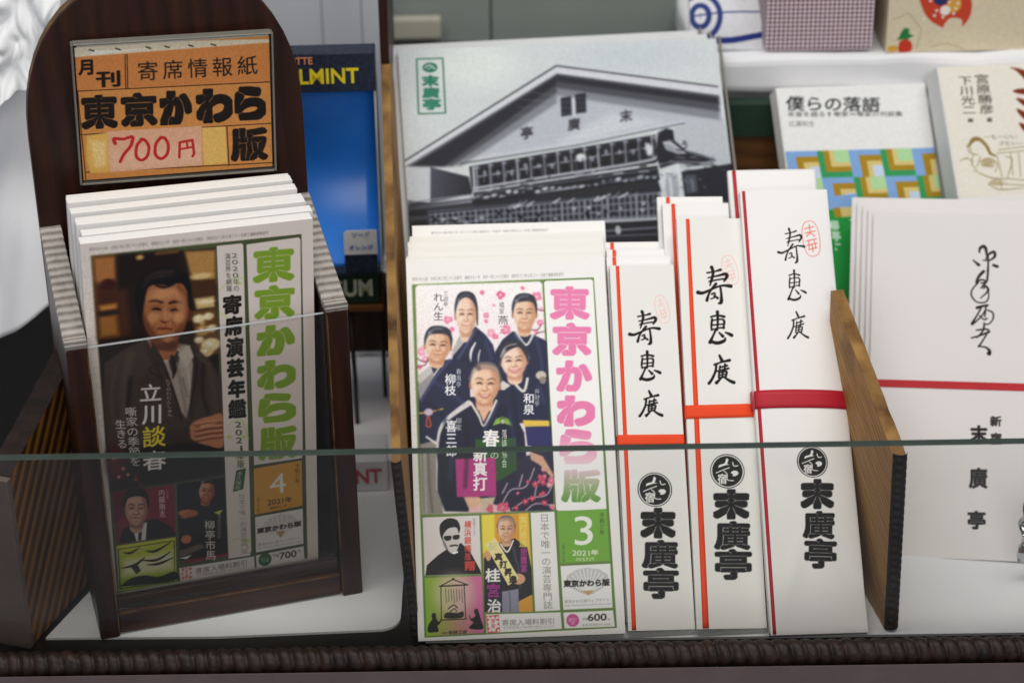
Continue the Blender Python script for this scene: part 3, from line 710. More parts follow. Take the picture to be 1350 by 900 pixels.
('p','78706c88',1.2,1,[31.5,133.3,31.4,136.4,34.6,140.4,39.2,141.2,43.5,139.8,46.1,135.4,45.6,132.4,43.4,135.8,38.9,137.3,34.2,136.4]),
('e','fff0e040',2,37.5,134.4,3.7,2.22,0),
('e','fff0e048',1.4,34.6,127.8,1.93,1.61,0),
('e','fff0e030',1.4,41.2,127.4,1.63,1.52,0),
('e','fff0e050',.9,38.1,128.6,.67,2.01,0),
('e','fff0e030',.9,37.7,121.2,1.47,.7,0),
('p','fffaf458',1.4,1,[31.5,133.3,31.3,127.8,32.6,123.1,34.3,125,33.9,130.1,35.1,136.1,33.6,138.7]),
('p','b4785850',1.8,1,[41.2,138.8,45.7,132.9,45,126.5,42.8,122,39,119.7,40.9,124.6,42.1,130.6]),
('e','b4785858',1.1,35.4,130.3,2.22,1.11,0),
('s','33211f90',.5,1,[33.3,132.3,.18,35.2,132.9,.37,37.2,132,.3]),
('s','33211f',.4,1,[34.2,130,.22,35.5,130.4,.37,36.8,129.8,.26]),
('s','b4785870',.8,1,[36.3,126.9,.26,34.7,125.4,.26,34.3,123.6,.26]),
('e','b4785858',1.1,41.3,129.9,2.22,1.11,0),
('s','33211f90',.5,1,[43.6,131.6,.18,41.9,132.4,.37,39.7,131.8,.3]),
('s','33211f',.4,1,[42.5,129.4,.22,41.2,130,.37,39.9,129.6,.26]),
('s','b4785870',.8,1,[39.9,126.7,.26,41.2,125,.26,41.4,123.1,.26]),
('s','b4785890',.8,1,[39.1,130.3,.18,39.1,127.9,.44,39.6,126.7,.52]),
('s','b47858',.5,1,[36.7,126.5,.22,38,126,.37,39.4,126.3,.22]),
('p','b0564cd0',.45,1,[34.8,124.9,37.9,124.1,41,124.5,39.7,122.6,37.8,122.2,35.9,122.9]),
('p','ead9ce',.3,1,[35.6,124.4,37.9,123.8,40.2,124.1,39.2,123.2,37.8,123,36.5,123.4]),
('s','b4785880',.8,1,[36.3,122.1,.3,37.7,121.7,.3,39.2,121.9,.3]),
('s','e6dccf',.3,1,[30.8,119.9,.68,34.4,113.2,.59,36.6,107.8,.42,40,113,.59,43.7,120.8,.59]),
('p','e2b596',.5,0,[33.7,118,41,117.8,36.8,109.6]),
('s','323a60',1,1,[45,119.9,.6,40.3,111.2,.6,37.1,106,.6]),
('p','7fae3e',.3,0,[41.2,107.7,42.9,111.1,46.4,112.4,49.7,110.9,51.3,107.2,46.2,109.1]),
('p','a9cc68',.5,0,[42.8,108.5,46.3,111,49.6,108.3,46.2,109.4]),
('p','2c5527',0,0,[32.2,100.9,52.9,101,52.4,79.2,41.5,79.2,31.4,79.6]),
('p','221c38',.4,0,[42.4,78.8,71.3,94.4,70.1,63,42.6,63.5]),
('p','2a2440',.4,0,[52.7,89.8,71.4,96.1,70.7,75.3,52.2,75.9]),
('s','d8c4cc',.3,1,[44.5,67.5,.3,49,74.3,.3,56.7,75.8,.3,61.4,85.1,.3]),
('s','d8c4cc',.3,1,[49.4,64.8,.3,58.2,69.6,.3,66.8,71.1,.3,70.5,77,.3]),
('s','d8c4cc',.3,1,[60.8,70.4,.3,62.8,77.3,.3,66.4,81.5,.3]),
('s','d8c4cc',.3,1,[53.3,75.9,.3,55.3,81.9,.3]),
('s','d8c4cc',.3,1,[44.7,72.7,.3,47.5,77.8,.3]),
('s','d8c4cc',.3,1,[56.2,63.7,.3,61.4,66.9,.3,69,65.8,.3]),
('e','c83a60',.25,58.1,77.9,.52,.52,0),
('e','c83a60',.25,57.7,77.8,.52,.52,0),
('e','c83a60',.25,57.2,78.2,.52,.53,0),
('e','c83a60',.25,57.4,78.7,.51,.53,0),
('e','c83a60',.25,58.3,78.5,.52,.52,0),
('e','fff0d0',.2,57.8,78.3,.23,.23,0),
('e','e06a88',.25,67.1,84,.79,.81,0),
('e','e06a88',.25,66,83.7,.79,.81,0),
('e','e06a88',.25,65.6,84.1,.79,.8,0),
('e','e06a88',.25,66,85.3,.79,.81,0),
('e','e06a88',.25,66.8,85.3,.79,.81,0),
('e','fff0d0',.2,66.4,84.5,.35,.35,0),
('e','e06a88',.25,66.7,80,.64,.64,0),
('e','e06a88',.25,66.2,80,.63,.65,0),
('e','e06a88',.25,65.7,80.6,.64,.65,0),
('e','e06a88',.25,66.3,81.4,.64,.65,0),
('e','e06a88',.25,66.9,81.1,.64,.65,0),
('e','fff0d0',.2,66.4,80.7,.28,.29,0),
('e','eaa0b0',.25,70,64.4,.73,.73,0),
('e','eaa0b0',.25,69.6,64.2,.73,.74,0),
('e','eaa0b0',.25,68.8,64.9,.73,.74,0),
('e','eaa0b0',.25,69.2,65.8,.73,.74,0),
('e','eaa0b0',.25,70.2,65.5,.73,.74,0),
('e','fff0d0',.2,69.5,65,.32,.32,0),
('e','d8446c',.25,65.5,78.7,.71,.72,0),
('e','d8446c',.25,64.9,78.5,.71,.72,0),
('e','d8446c',.25,64.2,79.4,.71,.72,0),
('e','d8446c',.25,64.5,79.9,.71,.72,0),
('e','d8446c',.25,65.5,79.8,.71,.72,0),
('e','fff0d0',.2,65,79.3,.31,.32,0),
('e','c83a60',.25,64.4,71.1,.54,.55,0),
('e','c83a60',.25,63.7,70.9,.55,.55,0),
('e','c83a60',.25,63.4,71.1,.55,.55,0),
('e','c83a60',.25,63.7,72,.55,.55,0),
('e','c83a60',.25,64.2,72,.55,.56,0),
('e','fff0d0',.2,63.9,71.5,.24,.24,0),
('e','c83a60',.25,62.3,76.5,.84,.85,0),
('e','c83a60',.25,61.1,76,.84,.85,0),
('e','c83a60',.25,60.6,77,.84,.85,0),
('e','c83a60',.25,61.4,77.8,.84,.85,0),
('e','c83a60',.25,62.1,77.6,.84,.85,0),
('e','fff0d0',.2,61.5,76.9,.37,.38,0),
('e','c83a60',.25,66.1,66.5,.76,.78,0),
('e','c83a60',.25,65.5,66.4,.76,.77,0),
('e','c83a60',.25,64.8,67.2,.76,.77,0),
('e','c83a60',.25,65.1,67.9,.76,.77,0),
('e','c83a60',.25,66.5,67.6,.77,.78,0),
('e','fff0d0',.2,65.7,67.2,.34,.34,0),
('e','eaa0b0',.25,69.5,76.1,.76,.78,0),
('e','eaa0b0',.25,68.3,75.5,.76,.78,0),
('e','eaa0b0',.25,67.9,76.3,.77,.78,0),
('e','eaa0b0',.25,68.5,77.1,.77,.78,0),
('e','eaa0b0',.25,69.3,76.9,.77,.78,0),
('e','fff0d0',.2,68.7,76.3,.34,.34,0),
('e','d8446c',.25,60.6,69.5,.73,.74,0),
('e','d8446c',.25,59.6,68.9,.73,.75,0),
('e','d8446c',.25,59,69.7,.74,.74,0),
('e','d8446c',.25,59.3,70.3,.74,.74,0),
('e','d8446c',.25,60.6,70,.73,.75,0),
('e','fff0d0',.2,59.8,69.7,.33,.33,0),
('e','e06a88',.25,70,64.5,.47,.48,0),
('e','e06a88',.25,69.1,64.1,.47,.48,0),
('e','e06a88',.25,69,64.5,.48,.48,0),
('e','e06a88',.25,69.3,65,.47,.48,0),
('e','e06a88',.25,69.8,64.9,.47,.48,0),
('e','fff0d0',.2,69.5,64.5,.21,.21,0),
('e','e06a88',.25,53,72.4,.42,.43,0),
('e','e06a88',.25,52.3,72.1,.42,.42,0),
('e','e06a88',.25,52.1,72.3,.43,.43,0),
('e','e06a88',.25,52.3,72.9,.43,.43,0),
('e','e06a88',.25,52.8,72.9,.42,.43,0),
('e','fff0d0',.2,52.5,72.5,.19,.19,0),
('e','c83a60',.25,66.4,78.8,.4,.41,0),
('e','c83a60',.25,65.8,78.4,.41,.41,0),
('e','c83a60',.25,65.5,78.7,.4,.41,0),
('e','c83a60',.25,65.8,79.2,.4,.41,0),
('e','c83a60',.25,66.4,78.9,.4,.41,0),
('e','fff0d0',.2,65.9,78.8,.17,.18,0),
('e','c83a60',.25,66.3,77.3,.83,.85,0),
('e','c83a60',.25,65.6,76.8,.83,.85,0),
('e','c83a60',.25,64.6,77.6,.83,.85,0),
('e','c83a60',.25,65.2,78.6,.84,.85,0),
('e','c83a60',.25,66,78.6,.83,.85,0),
('e','fff0d0',.2,65.5,77.8,.36,.37,0),
('e','c83a60',.25,65.9,71.7,.59,.6,0),
('e','c83a60',.25,65.1,71.5,.59,.6,0),
('e','c83a60',.25,64.7,71.8,.59,.61,0),
('e','c83a60',.25,65.2,72.8,.59,.61,0),
('e','c83a60',.25,66,72.3,.6,.6,0),
('e','fff0d0',.2,65.3,72.1,.26,.27,0),
('e','e06a88',.25,70.6,78,.91,.93,0),
('e','e06a88',.25,69.8,77.5,.91,.94,0),
('e','e06a88',.25,68.8,78.9,.92,.94,0),
('e','e06a88',.25,69.4,79.5,.92,.93,0),
('e','e06a88',.25,70.5,79.3,.92,.93,0),
('e','fff0d0',.2,69.8,78.5,.4,.41,0),
('e','c83a60',.25,52,64.9,.65,.66,0),
('e','c83a60',.25,51.5,64.4,.65,.66,0),
('e','c83a60',.25,50.6,65.1,.65,.66,0),
('e','c83a60',.25,51.4,65.8,.65,.66,0),
('e','c83a60',.25,51.7,65.7,.65,.67,0),
('e','fff0d0',.2,51.3,65.1,.29,.29,0),
('e','c83a60',.25,56.9,67.9,.78,.79,0),
('e','c83a60',.25,55.8,67.3,.78,.79,0),
('e','c83a60',.25,55.3,68.1,.78,.79,0),
('e','c83a60',.25,55.9,69,.78,.8,0),
('e','c83a60',.25,56.8,68.7,.78,.79,0),
('e','fff0d0',.2,56.1,68.2,.35,.34,0),
('e','c83a60',.25,64.7,80.1,.68,.69,0),
('e','c83a60',.25,63.7,79.9,.68,.69,0),
('e','c83a60',.25,63.4,80.2,.67,.69,0),
('e','c83a60',.25,63.7,81.2,.68,.69,0),
('e','c83a60',.25,64.7,81,.68,.69,0),
('e','fff0d0',.2,64.1,80.6,.3,.31,0),
('e','eaa0b0',.25,66,84.2,.38,.39,0),
('e','eaa0b0',.25,65.8,84.1,.39,.39,0),
('e','eaa0b0',.25,65.3,84.5,.39,.39,0),
('e','eaa0b0',.25,65.4,84.8,.38,.39,0),
('e','eaa0b0',.25,66,84.8,.38,.4,0),
('e','fff0d0',.2,65.7,84.5,.17,.17,0),
('p','d9a88c',.5,0,[59.3,93.9,66,91.1,71.1,81.3,70.2,79.6,64.1,86.8,59.9,89.5]),
('p','b3337e',0,0,[21.6,91.2,42,91.2,41.7,71.4,21.7,71.6]),
('p','e0b394',.6,0,[25.1,71.5,32.7,71.4,37.7,67.8,36.7,63.9,28.2,63.8]),
('p','e8b7bb',.6,0,[27.4,65.1,37.7,67.8,47.8,65.7,48.5,63.4,27.3,63.6]),
('p','cdb8a0',.6,0,[32.7,70.5,41.2,71.1,38.4,63.8,34.1,63.9]),
('e','d0486c',.25,47,64.7,.59,.61,0),
('e','d0486c',.25,46.1,64.6,.59,.61,0),
('e','d0486c',.25,45.8,65.2,.59,.6,0),
('e','d0486c',.25,46.5,65.8,.6,.61,0),
('e','d0486c',.25,47.1,65.4,.59,.6,0),
('e','fff0d0',.2,46.5,65.2,.26,.26,0),
('e','d0486c',.25,43.3,64.5,.59,.6,0),
('e','d0486c',.25,42.4,64.4,.6,.6,0),
('e','d0486c',.25,42.2,64.9,.59,.6,0),
('e','d0486c',.25,42.7,65.6,.59,.6,0),
('e','d0486c',.25,43.2,65.5,.59,.6,0),
('e','fff0d0',.2,42.8,64.9,.26,.26,0),
('e','d0486c',.25,38.1,64.4,.59,.61,0),
('e','d0486c',.25,37.4,64.1,.59,.6,0),
('e','d0486c',.25,36.9,64.7,.59,.6,0),
('e','d0486c',.25,37.2,65.3,.6,.61,0),
('e','d0486c',.25,37.9,65.3,.59,.61,0),
('e','fff0d0',.2,37.6,64.8,.26,.27,0),
('e','d0486c',.25,45.5,63.5,.59,.6,0),
('e','d0486c',.25,45,63.4,.59,.6,0),
('e','d0486c',.25,44.5,64,.59,.6,0),
('e','d0486c',.25,45,64.7,.6,.6,0),
('e','d0486c',.25,45.5,64.7,.6,.6,0),
('e','fff0d0',.2,45.2,64.1,.26,.26,0),
('e','d0486c',.25,46.4,66.4,.59,.6,0),
('e','d0486c',.25,45.8,65.8,.6,.6,0),
('e','d0486c',.25,45.1,66.7,.59,.61,0),
('e','d0486c',.25,45.4,67,.59,.61,0),
('e','d0486c',.25,46.2,66.9,.6,.6,0),
('e','fff0d0',.2,45.7,66.5,.26,.26,0),
('e','d0486c',.25,38.9,65.8,.59,.6,0),
('e','d0486c',.25,38.5,65.5,.6,.61,0),
('e','d0486c',.25,37.8,65.9,.6,.6,0),
('e','d0486c',.25,38.2,66.8,.6,.6,0),
('e','d0486c',.25,39,66.4,.59,.61,0),
('e','fff0d0',.2,38.4,66.2,.26,.27,0),
('e','d0486c',.25,39.1,63.7,.59,.6,0),
('e','d0486c',.25,38.5,63.7,.59,.6,0),
('e','d0486c',.25,38.1,64.2,.59,.6,0),
('e','d0486c',.25,38.3,64.8,.59,.61,0),
('e','d0486c',.25,39.1,64.8,.6,.6,0),
('e','fff0d0',.2,38.8,64.3,.26,.26,0),
('e','d0486c',.25,47.1,67,.59,.61,0),
('e','d0486c',.25,46.3,66.6,.6,.6,0),
('e','d0486c',.25,45.9,67.2,.59,.6,0),
('e','d0486c',.25,46.4,67.8,.59,.6,0),
('e','d0486c',.25,46.9,67.7,.59,.6,0),
('e','fff0d0',.2,46.5,67.2,.26,.27,0),
('e','d0486c',.25,44.5,66.8,.6,.6,0),
('e','d0486c',.25,43.7,66.5,.59,.6,0),
('e','d0486c',.25,43.4,66.7,.6,.6,0),
('e','d0486c',.25,43.5,67.5,.59,.6,0),
('e','d0486c',.25,44.5,67.4,.59,.6,0),
('e','fff0d0',.2,44,67.1,.26,.27,0),
('e','d0486c',.25,43.5,65.8,.6,.6,0),
('e','d0486c',.25,42.6,65.7,.59,.61,0),
('e','d0486c',.25,42.4,65.9,.6,.6,0),
('e','d0486c',.25,42.6,66.8,.59,.6,0),
('e','d0486c',.25,43.5,66.6,.6,.6,0),
('e','fff0d0',.2,43,66.2,.26,.27,0),
('s','3a4470a0',2.4,1,[17.2,111.1,.77,20.1,98.7,.77,18.7,81.4,.77]),
('s','0a0d1ca0',2.4,1,[27.5,111.6,.77,27.6,94.1,.77,26.1,76.8,.77]),
('s','343e6aa0',2.4,1,[49.9,114.4,.77,51.5,102.1,.77,49.6,89,.77]),
('s','0a0d1ca0',2.4,1,[46.3,111,.77,46.8,102.2,.77]),
('s','3a4470a0',2.4,1,[11.9,131.5,.77,17.8,127.8,.77,26.1,120.5,.77]),
('s','0c1022a0',2.4,1,[8.1,121.1,.77,17.2,112,.77,15,98.9,.77]),
('s','3c4672a0',2.4,1,[39.8,152.1,.77,42,143,.77]),
('s','0c1022a0',2.4,1,[28.7,143.5,.77,35.4,137.9,.77]),
('s','3a4470a0',2.4,1,[65.2,128.1,.78,68.2,119.1,.78]),
('s','0c1022a0',2.4,1,[52.1,125.8,.77,53.3,114.3,.77]),
('b',.28,.06,60.6,76.5,185.6),
('n',.03,.9,1.15,63.2,74.7,184.7),
('t','6a6668','',0,0,'三',[18.6,179.7,21.4,179.7,18.5,176.9]),
('t','6a6668','',0,0,'遊',[18.5,176.9,21.3,176.8,18.4,174]),
('t','6a6668','',0,0,'亭',[18.4,174,21.1,173.9,18.3,171.2]),
('t','3c3a3e','',0,0,'れ',[13.5,179,18.9,178.8,13.3,173.9]),
('t','3c3a3e','',0,0,'ん',[13.3,173.9,18.7,173.8,13.2,168.9]),
('t','3c3a3e','',0,0,'生',[13.2,168.9,18.5,168.7,13,163.8]),
('t','6a6668','',0,0,'橘',[47.2,173,50,172.9,47.1,169.6]),
('t','6a6668','',0,0,'家',[47.1,169.6,49.9,169.5,46.9,166.2]),
('t','3c3a3e','',0,0,'燕',[46.2,165.8,51.8,165.6,46,160.8]),
('t','d87a9a','',0,0,'三',[46.5,160.7,51.2,160.5,46.3,155.6]),
('t','f4f4f4','',.02,0,'柳',[17.9,135.8,23.7,135.6,17.7,129.9]),
('t','f4f4f4','',.02,0,'枝',[17.7,129.9,23.5,129.8,17.5,124.1]),
('t','dcdcdc','',0,0,'春',[23.7,138.3,26.5,138.2,23.6,135]),
('t','dcdcdc','',0,0,'風',[23.6,135,26.4,134.9,23.5,131.7]),
('t','dcdcdc','',0,0,'亭',[23.5,131.7,26.2,131.6,23.4,128.3]),
('t','f4f4f4','',.02,0,'和',[57.6,124.3,63.4,124.1,57.3,118.6]),
('t','f4f4f4','',.02,0,'泉',[57.3,118.6,63.1,118.4,57,112.9]),
('t','dcdcdc','',0,0,'弁',[63.4,126.5,66.1,126.4,63.2,123.4]),
('t','dcdcdc','',0,0,'財',[63.2,123.4,66,123.3,63.1,120.2]),
('t','dcdcdc','',0,0,'亭',[63.1,120.2,65.8,120.1,62.9,117.1]),
('t','f6f6ee','',0,0,'春',[45.6,111,47.6,111,45.5,108.4]),
('t','f0f0f0','',.02,0,'喜',[17.4,111.5,23.3,111.3,17.2,105.1]),
('t','f0f0f0','',.02,0,'三',[17.2,105.1,23.1,104.9,17,98.7]),
('t','f0f0f0','',.02,0,'郎',[17,98.7,22.9,98.5,16.8,92.3]),
('t','dcdcdc','',0,0,'柳',[22.6,112.7,25.8,112.6,22.5,109.2]),
('t','dcdcdc','',0,0,'家',[22.5,109.2,25.6,109,22.4,105.7]),
('t','f7f4f2','',.03,0,'春',[36,106.1,44.7,105.8,35.6,96.8]),
('t','e6e6e6','',0,0,'の',[39.2,94.6,44.1,94.4,39,90.4]),
('t','f7f4f2','',.03,0,'新',[30.8,97,38.2,96.7,30.5,89.4]),
('t','f7f4f2','',.03,0,'真',[30.5,89.4,37.9,89.2,30.2,81.9]),
('t','f7f4f2','',.03,0,'打',[30.2,81.9,37.6,81.7,29.9,74.4]),
('t','f0f0e6','',0,0,'落',[45.7,105.8,48.5,105.7,45.5,100.7]),
('t','f0f0e6','',0,0,'語',[45.5,100.7,48.3,100.6,45.3,95.7]),
('t','f0f0e6','',0,0,'協',[45.3,95.7,48,95.6,45.1,90.7]),
('t','f0f0e6','',0,0,'会',[45.1,90.7,47.8,90.6,44.9,85.7]),
('p','f6f5f2',0,0,[71,182.7,72.1,183.5,95.3,183.7,96.4,182.9,96.9,63.3,96,62.5,72.3,62.9,71.5,63.7]),
('t','ec80b0','',.07,1,'東',[73.9,180.6,94.5,180,73,162.5]),
('t','ec80b0','',.07,1,'京',[74.2,161.1,94.4,160.4,73.3,143.3]),
('t','ec80b0','',.07,1,'か',[75.1,141.1,93.8,140.5,74.3,124.4]),
('t','ec80b0','',.09,1,'わ',[74.7,122.6,94.4,122,73.8,106.1]),
('t','ec80b0','f3d3dc',.09,1,'ら',[74.9,105,94.3,104.3,74,86.6]),
('t','e9c9d2','5f9a3c',.06,1,'版',[74.9,84.2,95.2,83.5,74,67]),
('p','e5dedb',0,0,[4.2,61.8,32.6,61.9,32.5,32.4,4.2,32.5]),
('p','181416',.3,0,[4.6,32.6,5.5,37.6,11,42.3,16.5,45.8,22.9,48.3,27.2,44,32.2,33.9,32.4,32.4]),
('p','d8d0cc',.4,1,[13.7,56.3,21.4,57,22.2,48.8,20.5,44.3,18.2,43,15.2,46.3,14,50.9]),
('p','1a1416',.4,1,[12.7,52.7,12.6,57.3,14.8,60,18,61,21.5,59.7,22.8,56,22,53.3,20.9,56.1,16.9,55.8,14.2,52.7,13.8,50]),
('p','221c1e',.3,1,[14.5,51.8,18.1,52,17.8,50,15.3,49.7]),
('p','221c1e',.3,1,[19,52,22.2,52.4,21.9,50.4,19.4,50.1]),
('p','40343488',.5,1,[13.3,51.8,15.7,47.2,16.4,43.5,14.3,47.2]),
('s','2a2222',.3,1,[17.5,46.9,.41,19.7,47.2,.41,21.1,47,.41]),
('p','ffffff',.3,0,[18.4,43.4,21,44.4,21.4,43.5,19.1,42.7]),
('t','d8483e','',.02,0,'横',[25,59.6,28.6,59.5,24.8,55.5]),
('t','d8483e','',.02,0,'浜',[24.8,55.5,28.4,55.4,24.6,51.5]),
('t','d8483e','',.02,0,'銀',[24.6,51.5,28.2,51.4,24.5,47.5]),
('t','d8483e','',.02,0,'蠅',[24.5,47.5,28.1,47.3,24.4,43.4]),
('t','d8483e','',.02,0,'嵐',[24.4,43.4,27.9,43.3,24.2,39.4]),
('t','d8483e','',.05,0,'翔',[24.4,39.1,29.6,39,24.2,34.2]),
('t','8a8080','',0,0,'仮',[29.1,60.6,30.8,60.5,29.1,58.8]),
('t','8a8080','',0,0,'面',[29.1,58.8,30.7,58.7,29,57]),
('t','8a8080','',0,0,'ラ',[29,57,30.6,56.9,28.9,55.2]),
('t','8a8080','',0,0,'イ',[28.9,55.2,30.6,55.1,28.9,53.4]),
('t','8a8080','',0,0,'ブ',[28.9,53.4,30.5,53.4,28.8,51.6]),
('g','e8a63a','d99a30',0,[33.8,62,57.4,62.3,57.3,12.5,33.6,12.8],[32.8,36.6,58.4,35.6]),
('p','f0dc4e',1,0,[33.8,62,40.2,62.1,39.9,45.4,33.7,42.9]),
('p','eec246',1,0,[52.4,62.1,57.3,62.2,57.5,35.7,52.1,35.9]),
('p','23222c',.4,0,[33.2,13.1,34.1,40.1,38.1,44.5,43.6,48.5,50,49.6,56.1,44.8,57.6,33.9,57.6,21.2,50.4,17.9,50.4,12.5]),
('p','8c8ca0',.4,0,[42.4,23.1,50.7,24.2,50.4,12.5,42.1,12.6]),
('s','6a6a80',.5,1,[46.1,23,.36,46.2,13.1,.36]),
('s','e8e0d4',.3,1,[42.7,47.1,.41,45.9,42.9,.41,49.1,48.5,.41]),
('s','40404e',1,1,[48.9,45.1,.63,51.1,34.1,.63,51.6,25.1,.63]),
('p','6c6562',.6,1,[41.7,54.9,41.8,58,43.4,60.7,46.2,61.4,48.9,60.5,50.3,57.6,50.1,54.6]),
('e','b47858',.4,41.7,53.9,.55,1.21,0),
('e','b47858',.4,50,53.6,.55,1.21,0),
('p','e2b08c',.5,1,[43.7,51,47.8,50.8,47.8,46.6,45.5,45.5,43.4,46.8]),
('p','b47858a0',1.2,1,[43.1,49.8,45.6,48.4,48.3,49.9,47.7,47.2,45.6,47.1,43.7,47.6]),
('p','e2b08c',.35,1,[41.9,56.4,41.9,53.1,42.8,50.4,44.5,48.7,46.8,48.6,48.7,50.2,49.8,52.8,50,56.1,49.2,59.4,46.1,60.5,43,59.7]),
('p','b4785860',1.6,1,[47.9,59.2,50.1,56.5,49.8,52.7,48.6,49.9,46.7,48.5,48.1,51.4,48.8,54.4]),
('p','b4785838',1.6,1,[41.9,56.4,41.9,53.1,42.9,50.1,44.8,48.6,43.2,51.6,42.6,54.6]),
('p','78706c88',1.2,1,[41.9,56.4,41.9,58.2,43.6,60.7,46.2,61.3,48.7,60.5,50.2,58,50,56.1,48.7,58.1,46.1,59,43.4,58.3]),
('e','fff0e040',2,45.4,57.2,2.13,1.33,0),
('e','fff0e048',1.4,43.8,53.2,1.1,.96,0),
('e','fff0e030',1.4,47.6,53.1,.93,.91,0),
('e','fff0e050',.9,45.8,53.8,.38,1.2,0),
('e','fff0e030',.9,45.7,49.3,.85,.42,0),
('p','fffaf458',1.4,1,[41.9,56.4,41.9,53.1,42.8,50.4,43.6,51.5,43.4,54.6,43.9,58.2,43,59.7]),
('p','b4785850',1.8,1,[47.4,59.9,50.1,56.5,49.8,52.7,48.6,49.9,46.5,48.4,47.5,51.4,48,55]),
('e','b4785858',1.1,44.2,54.7,1.28,.66,0),
('s','33211f90',.5,1,[43,55.9,.11,44.1,56.2,.21,45.2,55.8,.17]),
('s','33211f',.4,1,[43.5,54.5,.13,44.2,54.8,.21,45,54.4,.15]),
('s','b4785870',.8,1,[44.8,52.7,.15,43.9,51.8,.15,43.7,50.7,.15]),
('e','b4785858',1.1,47.6,54.6,1.27,.67,0),
('s','33211f90',.5,1,[48.9,55.6,.11,47.9,56.1,.21,46.7,55.7,.17]),
('s','33211f',.4,1,[48.3,54.3,.13,47.6,54.7,.21,46.8,54.4,.15]),
('s','b4785870',.8,1,[46.8,52.6,.15,47.6,51.6,.15,47.8,50.6,.15]),
('s','b4785890',.8,1,[46.3,54.8,.11,46.4,53.4,.25,46.7,52.6,.3]),
('s','b47858',.5,1,[45,52.5,.13,45.8,52.2,.21,46.6,52.4,.13]),
('s','b0564cc0',.5,1,[44.2,51.2,.13,45.7,50.7,.28,47.3,51.1,.13]),
('e','f4e4d860',.4,45.7,50.9,.85,.15,0),
('s','b4785880',.8,1,[44.8,49.8,.17,45.7,49.6,.17,46.5,49.8,.17]),
('e','d9a27e',.4,50.9,29.1,3.4,2.7,0),
('e','d9a27e',.4,36.3,41.4,1.43,2.72,0),
('p','efe2a0',0,0,[35,46.9,40.1,50.4,51.1,29.6,45.7,26]),
('t','d8cf9a','',.03,0,'祝',[36.4,48.2,40.9,48.1,36.2,43.7]),
('t','221c14','',.05,1,'真',[39.4,42.7,43.6,42.5,39.3,38.7]),
('t','221c14','',.05,1,'打',[41.6,38.8,45.8,38.6,41.5,34.8]),
('t','221c14','',.05,1,'昇',[44,34.8,48.1,34.7,43.8,30.8]),
('t','221c14','',.05,1,'進',[46.1,31.1,50.3,31,46,27.1]),
('t','f0dc70','',.02,0,'真',[52.6,60.9,56.7,60.8,52.4,56.9]),
('t','f0dc70','',.02,0,'打',[52.4,56.9,56.5,56.8,52.2,52.9]),
('t','f0dc70','',.02,0,'昇',[52.2,52.9,56.3,52.8,52.1,49]),
('t','f0dc70','',.02,0,'進',[52.1,49,56.1,48.8,51.9,45]),
('t','a83c8c','',.03,0,'披',[52.5,45,56.1,44.8,52.3,40.7]),
('t','a83c8c','',.03,0,'露',[52.3,40.7,55.9,40.6,52.1,36.5]),
('t','a83c8c','',.03,0,'宴',[52.1,36.5,55.7,36.4,52,32.3]),
('t','f4f2f0','',.03,0,'桂',[34.5,35.1,42.2,34.9,34.2,27.9]),
('t','a02f88','',.03,0,'宮',[34.7,27.5,41.9,27.2,34.4,20.3]),
('t','f4f2f0','',.03,0,'治',[34.8,19.8,42.1,19.5,34.5,12.9]),
('p','f0efec',0,0,[58.5,62.3,70.5,62.5,70.9,12.8,58.5,12.6]),
('t','8b8a88','',0,0,'日',[62.9,61.8,67.8,61.6,62.9,57.3]),
('t','8b8a88','',0,0,'本',[62.9,57.3,67.7,57.1,62.8,52.9]),
('t','8b8a88','',0,0,'で',[62.8,52.9,67.7,52.7,62.8,48.5]),
('t','8b8a88','',0,0,'唯',[62.8,48.5,67.7,48.3,62.8,44]),
('t','8b8a88','',0,0,'一',[62.8,44,67.6,43.9,62.7,39.6]),
('t','8b8a88','',0,0,'の',[62.7,39.6,67.6,39.5,62.7,35.2]),
('t','8b8a88','',0,0,'演',[62.7,35.2,67.6,35.1,62.7,30.9]),
('t','8b8a88','',0,0,'芸',[62.7,30.9,67.5,30.7,62.7,26.5]),
('t','8b8a88','',0,0,'専',[62.7,26.5,67.5,26.3,62.6,22.1]),
('t','8b8a88','',0,0,'門',[62.6,22.1,67.5,21.9,62.6,17.8]),
('t','8b8a88','',0,0,'誌',[62.6,17.8,67.5,17.6,62.6,13.4]),
('p','74ad3c',0,0,[71.9,62.7,96.9,63,97.1,36.6,72.2,36.2]),
('l','f4f6ee',.01,'3',[80,60.1,89.9,60.3,79.6,44.4]),
('l','eef4e4',.03,'2021',[78.4,42.6,87.3,42.2,78.3,39.8]),
('t','eef4e4','',.03,0,'年',[87.8,42.6,91.8,42.5,87.7,39.7]),
('t','e8f0dc','',0,0,'通',[79.9,38.9,81.5,38.8,79.8,37.1]),
('t','e8f0dc','',0,0,'巻',[81.5,38.8,83.1,38.8,81.4,37]),
('l','e8f0dc',.02,'571',[83.3,38.8,87.5,38.6,83.2,36.9]),
('t','e8f0dc','',0,0,'号',[87.7,39,89.6,38.9,87.5,37]),
('t','2f4a1c','',0,0,'令',[93.2,61.4,95.7,61.3,93,58.4]),
('t','2f4a1c','',0,0,'和',[93,58.4,95.6,58.4,92.9,55.5]),
('t','2f4a1c','',0,0,'三',[92.9,55.5,95.4,55.5,92.7,52.6]),
('t','2f4a1c','',0,0,'年',[92.7,52.6,95.3,52.5,92.6,49.7]),
('t','2f4a1c','',0,0,'二',[73.6,46.8,75.2,46.7,73.5,45.1]),
('t','2f4a1c','',0,0,'月',[73.5,45.1,75.1,45,73.4,43.5]),
('t','2f4a1c','',0,0,'二',[73.4,43.5,75,43.4,73.3,41.8]),
('t','2f4a1c','',0,0,'十',[73.3,41.8,75,41.8,73.2,40.2]),
